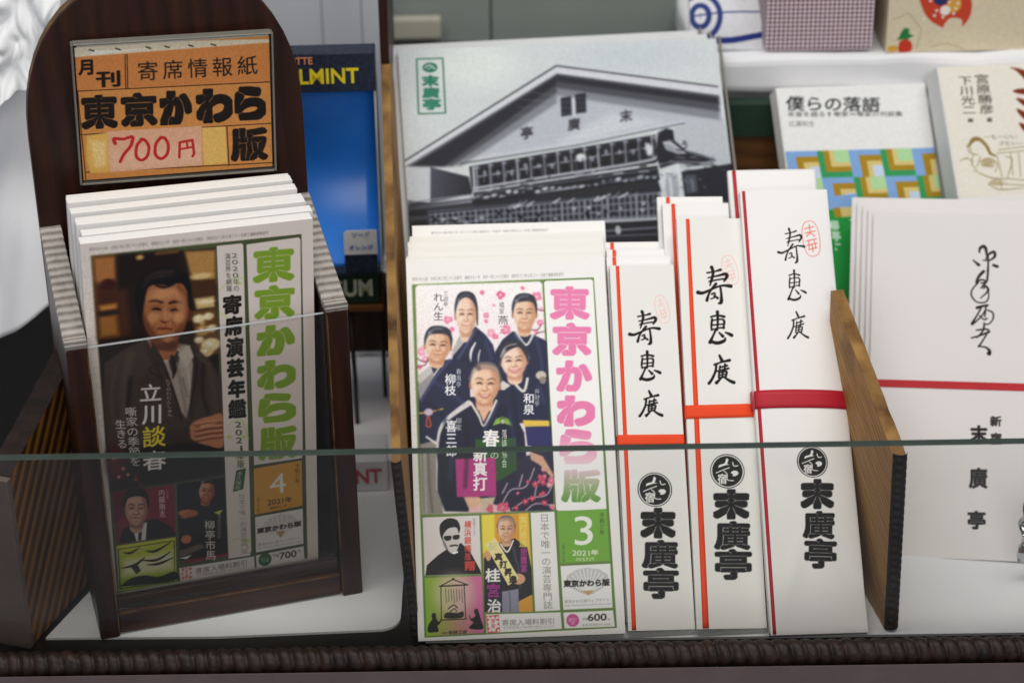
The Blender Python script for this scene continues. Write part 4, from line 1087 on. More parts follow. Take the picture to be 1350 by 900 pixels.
('t','2f4a1c','',0,0,'八',[73.2,40.2,74.9,40.1,73.2,38.6]),
('t','2f4a1c','',0,0,'日',[73.2,38.6,74.8,38.5,73.1,36.9]),
('p','f0efee',0,0,[72.2,34.8,97.2,35.2,97.2,13.1,72.6,12.9]),
('p','c9c9ca',.3,0,[73.6,25.1,75.5,30.1,79.9,32.6,85.8,33.6,91.6,32.5,95.6,29.8,96.5,25.2,87.4,20.1,85.1,20,82.9,20.5]),
('s','f0f0f0',.3,1,[85.2,21.1,.23,75,26.3,.23]),
('s','f0f0f0',.3,1,[85.2,21.1,.23,76.2,28.2,.23]),
('s','f0f0f0',.3,1,[85.2,21.1,.23,77.7,29.9,.23]),
('s','f0f0f0',.3,1,[85.2,21.1,.23,79.5,31.2,.23]),
('s','f0f0f0',.3,1,[85.2,21.1,.23,81.5,32.1,.23]),
('s','f0f0f0',.3,1,[85.2,21.1,.23,83.6,32.7,.23]),
('s','f0f0f0',.3,1,[85.2,21.1,.23,85.8,32.9,.23]),
('s','f0f0f0',.3,1,[85.2,21.1,.23,87.9,32.6,.23]),
('s','f0f0f0',.3,1,[85.2,21.1,.23,90,31.9,.23]),
('s','f0f0f0',.3,1,[85.2,21.1,.23,91.8,30.8,.23]),
('s','f0f0f0',.3,1,[85.2,21.1,.23,93.5,29.4,.23]),
('s','f0f0f0',.3,1,[85.2,21.1,.23,94.8,27.6,.23]),
('s','f0f0f0',.3,1,[85.2,21.1,.23,95.8,25.7,.23]),
('p','c9a56c',.3,0,[82.1,22.1,88.4,22.1,85.5,19.5]),
('t','161412','',.05,0,'東',[73.3,27.7,77.2,27.7,73.2,24.1]),
('t','161412','',.05,0,'京',[77.2,27.7,81.1,27.6,77,24.1]),
('t','161412','',.05,0,'か',[81.1,27.6,85,27.6,80.9,24]),
('t','161412','',.05,0,'わ',[85,27.6,88.8,27.6,84.8,24]),
('t','161412','',.05,0,'ら',[88.8,27.6,92.7,27.6,88.7,24]),
('t','161412','',.05,0,'版',[92.7,27.6,96.6,27.6,92.5,24]),
('t','8a8884','',0,0,'東',[73.3,17.8,75.2,17.8,73.2,16]),
('t','8a8884','',0,0,'京',[75.2,17.8,77.1,17.8,75.1,16]),
('t','8a8884','',0,0,'か',[77.1,17.8,79,17.8,77,16]),
('t','8a8884','',0,0,'わ',[79,17.8,80.9,17.9,78.9,16]),
('t','8a8884','',0,0,'ら',[80.9,17.9,82.8,17.9,80.8,16.1]),
('t','8a8884','',0,0,'版',[82.8,17.9,84.7,17.9,82.7,16.1]),
('t','8a8884','',0,0,'ウ',[84.7,17.9,86.6,17.9,84.6,16.1]),
('t','8a8884','',0,0,'ェ',[86.6,17.9,88.5,17.9,86.5,16.1]),
('t','8a8884','',0,0,'ブ',[88.5,17.9,90.4,17.9,88.4,16.1]),
('t','8a8884','',0,0,'サ',[90.4,17.9,92.3,18,90.3,16.2]),
('t','8a8884','',0,0,'イ',[92.3,18,94.2,18,92.2,16.2]),
('t','8a8884','',0,0,'ト',[94.2,18,96.1,18,94.1,16.2]),
('l','9a9894',0,'http://www.tokyo-kawaraban.net/',[73.2,15.6,96.7,15.7,73.1,14.2]),
('p','f2f1ee',0,0,[72.5,11.5,97.3,11.7,97.8,3.6,72.7,3.6]),
('e','d6579c',0,77,7.5,3.2,3.2,0),
('t','f6e8f0','',0,0,'割',[74.9,8.9,77.1,8.8,74.8,6.9]),
('t','f6e8f0','',0,0,'引',[77.1,8.8,79.2,8.8,77,6.9]),
('t','f6e8f0','',0,0,'店',[76.1,7.1,78,7,76,5.3]),
('t','5a5856','',0,0,'定',[81.9,8.7,83.2,8.6,81.8,7.4]),
('t','5a5856','',0,0,'価',[83.2,8.6,84.4,8.6,83.1,7.3]),
('l','161616',.03,'600',[84.5,10.5,94.2,10.4,84.3,6.8]),
('t','5a5856','',0,0,'円',[94.3,7.8,95.7,7.8,94.2,6.6]),
('t','8a8884','',0,0,'本',[81.4,5.6,83.2,5.6,81.3,4.2]),
('t','8a8884','',0,0,'体',[83.2,5.6,84.9,5.6,83.1,4.2]),
('t','8a8884','',0,0,'五',[84.9,5.6,86.7,5.6,84.9,4.2]),
('t','8a8884','',0,0,'百',[86.7,5.6,88.5,5.6,86.6,4.2]),
('t','8a8884','',0,0,'四',[88.5,5.6,90.2,5.6,88.4,4.2]),
('t','8a8884','',0,0,'十',[90.2,5.6,92,5.6,90.2,4.1]),
('t','8a8884','',0,0,'六',[92,5.6,93.8,5.5,91.9,4.1]),
('t','8a8884','',0,0,'円',[93.8,5.5,95.6,5.5,93.7,4.1]),
('p','f1f0ed',0,0,[33.9,12,71.1,11.7,71.4,3.5,33.9,2.75]),
('p','e4484e',0,0,[34,11.3,40.3,11.6,40.6,3,34.4,2.73]),
('e','f6e4e0',.2,35.2,10.4,.72,.71,0),
('e','f6e4e0',.2,35.3,8.2,.72,.71,0),
('e','f6e4e0',.2,35.4,6.1,.72,.71,0),
('e','f6e4e0',.2,35.5,3.9,.71,.71,0),
('e','f6e4e0',.2,37.4,10.3,.71,.71,0),
('e','f6e4e0',.2,37.5,8.2,.72,.71,0),
('e','f6e4e0',.2,37.5,6,.72,.71,0),
('e','f6e4e0',.2,37.6,3.9,.72,.71,0),
('e','f6e4e0',.2,39.5,10.2,.71,.71,0),
('e','f6e4e0',.2,39.6,8.1,.71,.71,0),
('e','f6e4e0',.2,39.7,5.9,.72,.71,0),
('e','f6e4e0',.2,39.8,3.8,.72,.71,0),
('e','f4efec',.3,37.2,7.2,2.14,3.6,0),
('t','c8343c','',0,0,'寄',[36.3,10,38.6,9.9,36.2,7.5]),
('t','c8343c','',0,0,'席',[36.2,7.5,38.5,7.4,36.1,5]),
('t','8a8886','',.01,0,'寄',[41.6,9.2,45.4,9.2,41.5,5.9]),
('t','8a8886','',.01,0,'席',[45.4,9.2,49.2,9.2,45.3,5.8]),
('t','8a8886','',.01,0,'入',[49.2,9.2,53,9.2,49,5.8]),
('t','8a8886','',.01,0,'場',[53,9.2,56.8,9.2,52.8,5.8]),
('t','8a8886','',.01,0,'料',[56.8,9.2,60.5,9.2,56.6,5.8]),
('t','8a8886','',.01,0,'割',[60.5,9.2,64.3,9.2,60.4,5.8]),
('t','8a8886','',.01,0,'引',[64.3,9.2,68.1,9.2,64.2,5.8]),
('t','a8a6a4','',0,0,'東',[42.3,5.8,43.6,5.8,42.2,4.4]),
('t','a8a6a4','',0,0,'京',[43.6,5.8,45,5.8,43.6,4.4]),
('t','a8a6a4','',0,0,'寄',[45,5.8,46.3,5.8,44.9,4.4]),
('t','a8a6a4','',0,0,'席',[46.3,5.8,47.6,5.8,46.2,4.4]),
('t','a8a6a4','',0,0,'四',[47.6,5.8,49,5.8,47.6,4.3]),
('t','a8a6a4','',0,0,'場',[49,5.8,50.3,5.8,48.9,4.3]),
('t','a8a6a4','',0,0,'が',[50.3,5.8,51.7,5.7,50.3,4.3]),
('t','a8a6a4','',0,0,'本',[51.7,5.7,53,5.7,51.6,4.3]),
('t','a8a6a4','',0,0,'誌',[53,5.7,54.3,5.7,52.9,4.3]),
('t','a8a6a4','',0,0,'持',[54.3,5.7,55.7,5.7,54.3,4.3]),
('t','a8a6a4','',0,0,'参',[55.7,5.7,57,5.7,55.6,4.3]),
('t','a8a6a4','',0,0,'で',[57,5.7,58.4,5.7,57,4.3]),
('t','a8a6a4','',0,0,'割',[58.4,5.7,59.7,5.7,58.3,4.2]),
('t','a8a6a4','',0,0,'引',[59.7,5.7,61,5.7,59.6,4.2]),
('t','a8a6a4','',0,0,'に',[61,5.7,62.4,5.6,61,4.2]),
('t','a8a6a4','',0,0,'な',[62.4,5.6,63.7,5.6,62.3,4.2]),
('t','a8a6a4','',0,0,'り',[63.7,5.6,65.1,5.6,63.7,4.2]),
('t','a8a6a4','',0,0,'ま',[65.1,5.6,66.4,5.6,65,4.2]),
('t','a8a6a4','',0,0,'す',[66.4,5.6,67.8,5.6,66.3,4.2]),
('g','8cbc2c','d868a8',0,[4.3,31.3,32.7,31.3,32.5,2.98,4.1,2.44],[4,19.6,32.5,18.6]),
('e','f0e8dc70',6,18.4,22.7,9.8,10.8,0),
('s','2a241c',.2,0,[12.4,27.2,.27,18.2,30.1,.27,24.8,27.4,.27]),
('s','2a241c',.2,0,[11.5,26.9,.36,25.5,27.1,.36]),
('s','2a241c',.2,0,[12.1,26.9,.23,11.8,10.3,.23]),
('s','2a241c',.2,0,[23.7,27,.22,23.8,10.3,.22]),
('s','2a241c',.2,0,[11.2,10,.27,24.3,10.2,.27]),
('e','2a241c',.2,18.3,30.2,.63,.63,0),
('s','3a362c',.3,1,[14.4,25.5,.14,14.5,18.5,.14]),
('s','3a362c',.3,1,[15.8,25.1,.13,15.8,19.2,.13]),
('s','3a362c',.3,1,[17.1,25.4,.14,17.2,19.8,.14]),
('s','3a362c',.3,1,[18.4,25,.13,18.5,18.4,.13]),
('s','3a362c',.3,1,[19.8,25.3,.13,19.8,19,.13]),
('s','3a362c',.3,1,[21.1,24.9,.14,21.2,19.7,.14]),
('s','3a362c',.3,1,[22.5,25.2,.13,22.5,18.2,.13]),
('p','1e1814',.3,1,[13.4,12.8,15.4,13.8,19.8,13.3,22.7,13.9,22,10.9,14,10.8]),
('s','1e1814',.3,1,[15.4,15.6,.27,18.2,17.3,.27,19.9,15.8,.27]),
('s','1e1814',.3,1,[16.3,14.2,.22,18.6,15.5,.22,19.4,14.1,.22]),
('p','141010',.2,1,[4.9,4.4,5.3,7.9,7.2,10.5,6.9,12.3,7.7,13.7,9.1,13.3,9.2,11.3,10.4,9.3,11.8,10.3,10.9,8.2,9.8,7.3,10.2,4.6,8.1,4.1]),
('p','141010',.2,1,[32.2,5,31.4,9.6,30.5,13.2,29.9,14.9,28.4,14.6,28.2,13,28.7,11.5,26.7,10.3,25.5,12,26.3,9.3,27.6,8.3,25.4,6.1,26.6,5]),
('t','2a2a22','',0,0,'絵',[11.6,4.3,13.2,4.2,11.6,3]),
('t','2a2a22','',0,0,'師',[13.2,4.2,14.7,4.2,13.1,3]),
('t','2a2a22','',.02,0,'新',[15,4.7,17.4,4.7,15,2.75]),
('t','2a2a22','',.02,0,'緑',[17.4,4.7,19.7,4.8,17.3,2.77]),
('t','2a2a22','',.02,0,'之',[19.7,4.8,22,4.8,19.6,2.8]),
('t','2a2a22','',.02,0,'夜',[22,4.8,24.3,4.8,21.9,2.82]),
('n',0,1.2)],
'mag1': [
('bg','ecdfd6'),
('t','6e655f','',0,0,'東',[4,196.8,5.4,196.8,3.9,194.9]),
('t','6e655f','',0,0,'京',[5.4,196.8,6.8,196.8,5.3,194.9]),
('t','6e655f','',0,0,'か',[6.8,196.8,8.2,196.8,6.7,194.8]),
('t','6e655f','',0,0,'わ',[8.2,196.8,9.7,196.7,8.1,194.8]),
('t','6e655f','',0,0,'ら',[9.7,196.7,11.1,196.7,9.6,194.8]),
('t','6e655f','',0,0,'版',[11.1,196.7,12.5,196.7,11,194.8]),
('t','6e655f','',0,0,'令',[13.9,196.6,15.3,196.6,13.8,194.7]),
('t','6e655f','',0,0,'和',[15.3,196.6,16.8,196.6,15.2,194.7]),
('t','6e655f','',0,0,'三',[16.8,196.6,18.2,196.6,16.7,194.7]),
('t','6e655f','',0,0,'年',[18.2,196.6,19.6,196.5,18.1,194.6]),
('t','6e655f','',0,0,'三',[19.6,196.5,21,196.5,19.5,194.6]),
('t','6e655f','',0,0,'月',[21,196.5,22.5,196.5,20.9,194.6]),
('t','6e655f','',0,0,'二',[22.5,196.5,23.9,196.5,22.4,194.6]),
('t','6e655f','',0,0,'十',[23.9,196.5,25.3,196.4,23.8,194.5]),
('t','6e655f','',0,0,'八',[25.3,196.4,26.8,196.4,25.2,194.5]),
('t','6e655f','',0,0,'日',[26.8,196.4,28.2,196.4,26.6,194.5]),
('t','6e655f','',0,0,'発',[28.2,196.4,29.6,196.4,28.1,194.4]),
('t','6e655f','',0,0,'行',[29.6,196.4,31.1,196.3,29.5,194.4]),
('t','6e655f','',0,0,'通',[32.5,196.3,33.9,196.3,32.4,194.4]),
('t','6e655f','',0,0,'巻',[33.9,196.3,35.4,196.3,33.8,194.3]),
('t','6e655f','',0,0,'五',[35.4,196.3,36.8,196.2,35.3,194.3]),
('t','6e655f','',0,0,'七',[36.8,196.2,38.2,196.2,36.7,194.3]),
('t','6e655f','',0,0,'二',[38.2,196.2,39.7,196.2,38.1,194.2]),
('t','6e655f','',0,0,'号',[39.7,196.2,41.1,196.2,39.6,194.2]),
('t','6e655f','',0,0,'毎',[42.6,196.1,44,196.1,42.5,194.2]),
('t','6e655f','',0,0,'月',[44,196.1,45.5,196.1,43.9,194.1]),
('t','6e655f','',0,0,'一',[45.5,196.1,46.9,196.1,45.4,194.1]),
('t','6e655f','',0,0,'回',[46.9,196.1,48.3,196,46.8,194.1]),
('t','6e655f','',0,0,'二',[48.3,196,49.8,196,48.3,194.1]),
('t','6e655f','',0,0,'十',[49.8,196,51.2,196,49.7,194]),
('t','6e655f','',0,0,'八',[51.2,196,52.7,195.9,51.2,194]),
('t','6e655f','',0,0,'日',[52.7,195.9,54.1,195.9,52.6,194]),
('t','6e655f','',0,0,'発',[54.1,195.9,55.6,195.9,54.1,194]),
('t','6e655f','',0,0,'行',[55.6,195.9,57,195.9,55.5,193.9]),
('t','6e655f','',0,0,'昭',[58.5,195.8,60,195.8,58.4,193.9]),
('t','6e655f','',0,0,'和',[60,195.8,61.4,195.8,59.9,193.8]),
('t','6e655f','',0,0,'五',[61.4,195.8,62.9,195.8,61.4,193.8]),
('t','6e655f','',0,0,'十',[62.9,195.8,64.3,195.7,62.8,193.8]),
('t','6e655f','',0,0,'二',[64.3,195.7,65.8,195.7,64.3,193.8]),
('t','6e655f','',0,0,'年',[65.8,195.7,67.3,195.7,65.7,193.7]),
('t','6e655f','',0,0,'七',[67.3,195.7,68.7,195.7,67.2,193.7]),
('t','6e655f','',0,0,'月',[68.7,195.7,70.2,195.6,68.7,193.7]),
('t','6e655f','',0,0,'二',[70.2,195.6,71.7,195.6,70.1,193.7]),
('t','6e655f','',0,0,'十',[71.7,195.6,73.1,195.6,71.6,193.6]),
('t','6e655f','',0,0,'一',[73.1,195.6,74.6,195.6,73.1,193.6]),
('t','6e655f','',0,0,'日',[74.6,195.6,76.1,195.5,74.5,193.6]),
('t','6e655f','',0,0,'第',[76.1,195.5,77.5,195.5,76,193.6]),
('t','6e655f','',0,0,'三',[77.5,195.5,79,195.5,77.5,193.5]),
('t','6e655f','',0,0,'種',[79,195.5,80.5,195.4,79,193.5]),
('t','6e655f','',0,0,'郵',[80.5,195.4,82,195.4,80.4,193.5]),
('t','6e655f','',0,0,'便',[82,195.4,83.4,195.4,81.9,193.4]),
('t','6e655f','',0,0,'物',[83.4,195.4,84.9,195.4,83.4,193.4]),
('t','6e655f','',0,0,'認',[84.9,195.4,86.4,195.3,84.9,193.4]),
('t','6e655f','',0,0,'可',[86.4,195.3,87.9,195.3,86.3,193.4]),
('p','4e5636',0,0,[4.4,192.7,103.7,191.7,103.6,5.3,5.6,2.09]),
('p','22130d',0,0,[5.3,192,62.6,189.5,61.6,137.5,62.2,63.6,6.7,62.9,5.1,75.6]),
('p','b07038',3,0,[5.3,191.8,16.1,191.4,14.6,164.5,5.3,163.3]),
('p','45220f',3,0,[5.5,178.2,19.8,178.8,20.3,148.5,4.8,148.1]),
('p','1c0f0a',3,0,[16.1,191.4,44.6,190.3,45.3,179.3,16.2,173.1]),
('p','b98a4a',2,0,[47.9,189.5,62.4,188.5,62,170.8,50.6,173.6]),
('e','e8c88a',1,55.1,175.5,5,1.5,0),
('p','4a2a14',1.5,0,[48.4,173.8,62,173.3,61.9,163.2,50.2,164.8]),
('p','d9b878',1.5,0,[51.3,164,60.9,164,61,158.2,52.2,158.2]),
('e','fbe8b8',1,56.9,161.6,3.9,1.14,0),
('p','6a4420',1.5,0,[49.9,157.2,61.7,157.5,62,132.2,51.2,133.8]),
('e','f0dcae',1.2,53.1,152.9,2.96,2.32,0),
('e','fff6dc',.6,52.7,153.5,.74,.66,0),
('e','f0dcae',1.2,57.7,153.6,2.51,1.97,0),
('e','fff6dc',.6,57.2,154.1,.63,.56,0),
('e','c49a5c',1.2,54.6,146.3,3.4,2.7,0),
('e','fff6dc',.6,54.1,146.9,.86,.77,0),
('e','f0dcae',1.2,59.1,146.9,2.51,1.98,0),
('e','fff6dc',.6,58.7,147.5,.63,.57,0),
('e','f0dcae',1.2,52.7,141.4,2.29,1.81,0),
('e','fff6dc',.6,52.2,142,.58,.52,0),
('e','f0dcae',1.2,58.2,138,4.6,3.6,0),
('e','fff6dc',.6,57.8,138.6,1.15,1.03,0),
('e','e0c48c',1.2,55.8,134.4,3.7,2.91,0),
('e','fff6dc',.6,55.4,135,.92,.83,0),
('e','c49a5c',1.2,54.7,150.1,1.37,1.07,0),
('e','fff6dc',.6,54.3,150.7,.34,.31,0),
('e','3a120c',1.2,11.5,176.8,3.3,2.98,0),
('p','c08038',2,0,[6.8,166.2,14.7,166.4,14.8,163.5,7,163]),
('p','9a6228',3,0,[6.1,160.6,14.4,160.8,14.8,149.3,6.2,149.2]),
('p','2a1a10',1.5,0,[6.2,163.1,15.6,163.1,15.7,160.6,6.2,160.4]),
('e','d8a860',1.2,26.9,189,1.75,1.23,0),
('s','8a5a2c',1.5,1,[34.7,189.9,.55,44.6,189.9,.55]),
('p','44352b',.6,0,[5.4,114.4,7.3,134.9,16.6,141.3,28,145.5,49.2,139.3,56.8,130.4,62.7,119,62.2,63.6,6.7,62.9]),
('p','1d1310',4,0,[5.7,86.3,33,86,62.9,83.9,62.2,63.6,6.7,62.9]),
('s','3a2a22',1.5,1,[27.9,144.2,1.25,32.7,126,1.25,40.6,101,1.25]),
('s','3a2a22',1.5,1,[51.3,136.4,1.25,50.4,112.8,1.25,46.3,97.4,1.25]),
('s','5a4739',3,1,[19.8,138.3,1.46,15.3,118.1,1.46,15.4,99.6,1.46]),
('s','544236',2.5,1,[56.7,127.8,1.15,59,111.5,1.15,59.1,98.1,1.15]),
('p','b3a497',.6,0,[28,144.9,46.9,139.6,49.3,128.8,45.7,97.5,41.9,103.5,37.2,125.4]),
('p','3a2c26',.8,1,[37.7,135.7,42.8,136.3,41.9,128.6,39.4,123.7]),
('s','8f8176',1,1,[41.4,130,.57,43.5,113.9,.57,45.2,98.9,.57]),
('p','cfc2b4',.6,0,[28,145.5,36.3,130.7,39.9,135.4,35.7,141.2]),
('p','c4b6a8',.6,0,[48,139.4,42.2,135.1,45.2,126.8,50,132.7]),
('p','0d090a',.5,1,[25.9,159.4,26.4,170.1,31.1,180.5,39.6,181.9,47.7,177.3,50.3,165.5,48.8,155,47.3,154.3,27.2,158.3]),
('e','5a2a16',.4,26.4,159.9,1.46,3.6,0),
('e','5a2a16',.4,48.4,155.6,1.48,3.6,0),
('p','a9683f',.5,1,[31.2,150.2,42,148.1,41.2,135.3,35,132.9,29.5,137.7]),
('p','5a2a16a0',1.2,1,[29.2,147,35.8,141.6,43.3,145.1,41.2,137.2,35.5,138,30.6,140.3]),
('p','a9683f',.35,1,[27.5,167.2,26.8,157.5,28.5,148.9,32.8,143.2,39.1,141.9,44.3,145.8,47.6,153.4,48.7,163.1,47,173.2,39.2,177.5,31,176.2]),
('p','5a2a1690',1.6,1,[43.6,173.1,48.9,164,47.7,152.8,44,145.1,38.7,141.6,42.9,149.7,45.2,158.4]),
('p','5a2a1638',1.6,1,[27.5,167.2,26.8,157.5,28.9,148,33.7,142.8,30,152.3,28.9,161.6]),
('e','fff0e018',2,36.6,168.2,5.7,3.9,0),
('e','fff0e01c',1.4,31.8,157,2.94,2.87,0),
('e','fff0e014',1.4,41.9,155,2.51,2.71,0),
('e','fff0e024',.9,37.1,157.8,1.02,3.6,0),
('e','fff0e014',.9,36.1,144.5,2.28,1.27,0),
('e','5a2a1648',1.1,33.1,161.3,3.4,1.97,0),
('s','0c0605c0',.5,1,[30.1,165.1,.34,33,165.5,.78,36,164,.67]),
('s','0c0605',.4,1,[31.3,160.9,.34,33.2,161,.57,35.2,160.1,.4]),
('s','5a2a1670',.8,1,[34.4,155.1,.4,31.9,152.7,.4,31.1,149.5,.4]),
('e','5a2a1648',1.1,42.1,159.5,3.4,1.98,0),
('s','0c0605c0',.5,1,[45.8,162.1,.34,43,163.5,.8,39.8,163.2,.69]),
('s','0c0605',.4,1,[43.8,158.5,.34,42,159.3,.57,39.9,159.2,.4]),
('s','5a2a1670',.8,1,[39.8,154,.4,41.7,150.7,.4,41.9,147.4,.4]),
('s','5a2a1690',.8,1,[38.8,160.6,.28,38.7,156.4,.69,39.3,154.1,.8]),
('s','5a2a16',.5,1,[35,154.2,.34,36.9,153.1,.57,39,153.4,.34]),
('s','8a3c2c',.5,1,[33.2,150.2,.34,36.6,150.1,.74,40,148.8,.34]),
('s','30100c90',.4,1,[32.9,150.4,.28,36.6,149.6,.28,40.3,149,.28]),
('s','5a2a1680',.8,1,[34,146.4,.46,36.2,145.4,.46,38.5,145.5,.46]),
('p','0d090a',.9,1,[24.9,154.2,24.1,160.7,23.4,168.3,25.4,175.6,30.1,181,36.6,183.1,43.1,181.3,48.3,176.6,50.2,170.1,49.6,160,48.5,160.4,48.1,167.6,46.3,172.1,43.4,173.2,39.4,172.5,33.9,174,30.1,172.7,28.5,168.2,27.3,162.8,26.3,156.6]),
('s','0d090a',1,1,[32.3,174.7,.44,37.1,171.8,.67,42.2,172.9,.44]),
('s','3c2e28',1.2,1,[28.5,176.4,.44,34.2,180.1,.44,41.9,179.7,.44]),
('s','3c2e28',1,1,[27.2,172.9,.28,31.9,177.2,.28,37.4,177.8,.28]),
('e','3a2c2890',2.5,37.5,178.8,5.6,1.99,0),
('e','c8855480',3,35.8,167.7,4.9,2.26,0),
('e','c0805080',3,31,155.9,2.7,2.78,0),
('p','c4815a',.6,1,[46.4,94,49.7,96.9,56.7,98.2,62.5,97.8,62.4,79.9,53.8,82,47.5,85.7,45.4,90.8]),
('s','7c4428',.5,1,[49.5,92.7,.35,55.4,93.4,.35,62.6,93.1,.35]),
('s','7c4428',.5,1,[49.4,90,.35,55.3,90.7,.35,62.5,90.4,.35]),
('s','7c4428',.5,1,[49.3,87.3,.35,55.2,88,.35,62.4,87.7,.35]),
('s','7c4428',.5,1,[49.2,84.6,.35,55.1,85.3,.35,62.3,85,.35]),
('s','d89a72',1.2,1,[51.9,93.2,.7,58.9,94.1,.7]),
('p','3c2c24',.8,0,[33.3,92.7,46.1,94.1,46.4,86.5,35.3,84.9]),
('e','5a1616',5,9.6,78.9,4.6,9.5,0),
('e','d8907a',.6,8.6,81.8,.81,.95,0),
('e','d8907a',.6,12.8,75,.81,.95,0),
('e','d8907a',.6,14.9,71.2,.81,.96,0),
('e','d8907a',.6,18.8,67.8,.82,.95,0),
('e','d8907a',.6,10.3,70.6,.81,.95,0),
('s','5a2018',1.5,1,[18.4,70.6,.81,21.4,63.2,.81]),
('e','cf925ea0',3,37,168.4,5.8,2.5,0),
('e','d8996490',2.2,43.7,154.7,2.48,2.28,0),
('e','dca06c90',1.4,38.8,156.2,1.13,3.3,0),
('e','c8875490',2.2,32.1,155.8,2.25,2.28,0),
('e','d09260a0',1.5,38.3,144.1,2.48,1.15,0),
('p','cf905ea0',2.2,1,[41.5,169.7,46.4,166.6,47.2,157.6,44.6,151.5,42,155.7,43.4,161.9]),
('p','5a2c18b0',1.6,1,[26.5,160.4,27.7,150,32.4,143.6,37.9,141.1,32.5,146.8,29.5,153.6]),
('s','7a4630',1,1,[32.7,149.3,.34,30.5,145.8,.34]),
('e','4a2416a0',2,37.9,140.1,6.8,1.8,0),
('s','241812',.5,1,[30.3,142.6,.34,35.2,130.9,.51,41.5,104.9,.51,42.2,97.4,.34]),
('s','241812',.5,1,[48.9,138.5,.34,51,127.3,.52,48.2,110.5,.46,45.1,97.6,.34]),
('s','241812',.5,1,[31.8,131.4,.23,28.2,128.2,.34,33.7,123.3,.23]),
('p','35281f',.8,0,[30.6,141.9,36.2,129.4,31.7,128.8,27.6,137.2]),
('s','584538',1.5,1,[12.8,134.1,.56,9.5,116.4,.56,9.7,100.4,.56]),
('s','1a100c',2,1,[19.1,125.4,.79,16.9,106,.79,19.3,88.2,.79]),
('s','1a100c',2,1,[54.4,128.1,.69,53.2,112.4,.69,55.6,100,.69]),
('s','584538',1.2,1,[51.2,133.8,.46,55.6,127.9,.46]),
('s','7f7066',.8,1,[43.9,121.8,.35,45.7,110.9,.35]),
('s','d8ccc0',.8,1,[46.5,129.2,.29,47.3,116,.29]),
('s','241810',.6,1,[39.3,134.2,.79,40.5,127.5,.91,39.3,122.4,.45]),
('s','5c2e1a',.3,1,[48.2,93.9,.19,55.4,94.3,.19,62.4,94.1,.19]),
('s','d89c74',.6,1,[49.6,95,.29,56.6,95.5,.29,61.9,95.2,.29]),
('s','5c2e1a',.3,1,[48.1,90.9,.19,55.3,91.4,.19,62.3,91.1,.19]),
('s','d89c74',.6,1,[49.5,92,.29,56.5,92.5,.29,61.8,92.3,.29]),
('s','5c2e1a',.3,1,[48,87.9,.19,55.2,88.4,.19,62.2,88.1,.19]),
('s','d89c74',.6,1,[49.4,89.1,.29,56.4,89.6,.29,61.7,89.3,.29]),
('s','5c2e1a',.3,1,[47.8,85,.19,55.1,85.4,.19,62.1,85.1,.19]),
('s','d89c74',.6,1,[49.3,86.1,.29,56.3,86.6,.29,61.6,86.3,.29]),
('b',.3,-4,52,67.5,198),
('n',.04,.9,-1.47,65,64.6,194.7),
('p','ecdfd6',0,0,[77.2,189.4,102.2,190.1,103.1,188.9,102.2,69.6,101.7,66.6,77.4,66.4]),
('t','86aa30','',.07,1,'東',[80.1,186.9,100.3,186.2,79.5,168]),
('t','86aa30','',.07,1,'京',[80.2,166.6,100.1,165.8,79.7,148.2]),
('t','86aa30','',.09,1,'か',[80.7,145,99.7,144.2,80.3,128]),
('t','86aa30','',.09,1,'わ',[80.4,125.6,99.8,124.7,80,108.9]),
('t','86aa30','',.09,1,'ら',[80.4,107,99.7,105.9,79.9,90]),
('t','86aa30','',.07,1,'版',[80.1,87.6,99.6,86.5,79.6,68.5]),
('p','ecdfd6',0,0,[63.1,190.4,74.8,190.3,75.6,189.4,74.5,15.6,73.7,12.5,62.7,12.6]),
('s','c8d890',.6,1,[63.8,166.8,.28,69.7,172.3,.28,75.3,171.6,.28]),
('s','c8d890',.6,1,[63.4,155.3,.28,70,148,.28,75.7,145.9,.28]),
('s','c8d890',.6,1,[64.7,91.8,.29,71.8,93.4,.29,75,82,.29]),
('s','c8d890',.6,1,[64.8,78.1,.3,69.9,70.4,.3,75.4,75,.3]),
('s','c8d890',.6,1,[62.9,22,.3,68.4,23.9,.3,73.1,17.3,.3]),
('e','c8d890',.5,73,169.4,1.36,1.01,0),
('e','c8d890',.5,72.7,83.7,1.43,1.09,0),
('e','c8d890',.5,65.6,84.8,1.42,1.09,0),
('e','c8d890',.5,73.2,21.6,1.47,1.15,0),
('t','5c5a4e','',.01,0,'2',[69.8,186.4,72.9,186,69.8,182.9]),
('t','5c5a4e','',.01,0,'0',[69.8,182.9,73,182.5,69.9,179.4]),
('t','5c5a4e','',.01,0,'2',[69.9,179.4,73,179,69.9,175.9]),
('t','5c5a4e','',.01,0,'0',[69.9,175.9,73.1,175.5,70,172.4]),
('t','5c5a4e','',.01,0,'年',[70,172.4,73.1,172,70,168.8]),
('t','5c5a4e','',.01,0,'の',[70,168.8,73.2,168.4,70,165.3]),
('t','5c5a4e','',.01,0,'演',[66.5,186.3,69.5,185.9,66.6,182.8]),
('t','5c5a4e','',.01,0,'芸',[66.6,182.8,69.5,182.5,66.6,179.4]),
('t','5c5a4e','',.01,0,'界',[66.6,179.4,69.5,179.1,66.6,176]),
('t','5c5a4e','',.01,0,'を',[66.6,176,69.6,175.6,66.7,172.6]),
('t','5c5a4e','',.01,0,'網',[66.7,172.6,69.6,172.2,66.7,169.1]),
('t','5c5a4e','',.01,0,'羅',[66.7,169.1,69.6,168.7,66.7,165.6]),
('t','17130f','',.06,1,'寄',[64.9,163.8,74.2,163.6,64.5,152.9]),
('t','17130f','',.06,1,'席',[65.4,152.3,74.3,152.1,65,141.2]),
('t','17130f','',.06,1,'演',[65.7,140.6,74.4,140.4,65.3,129.4]),
('t','17130f','',.06,1,'芸',[65.7,128.8,74.3,128.6,65.3,118]),
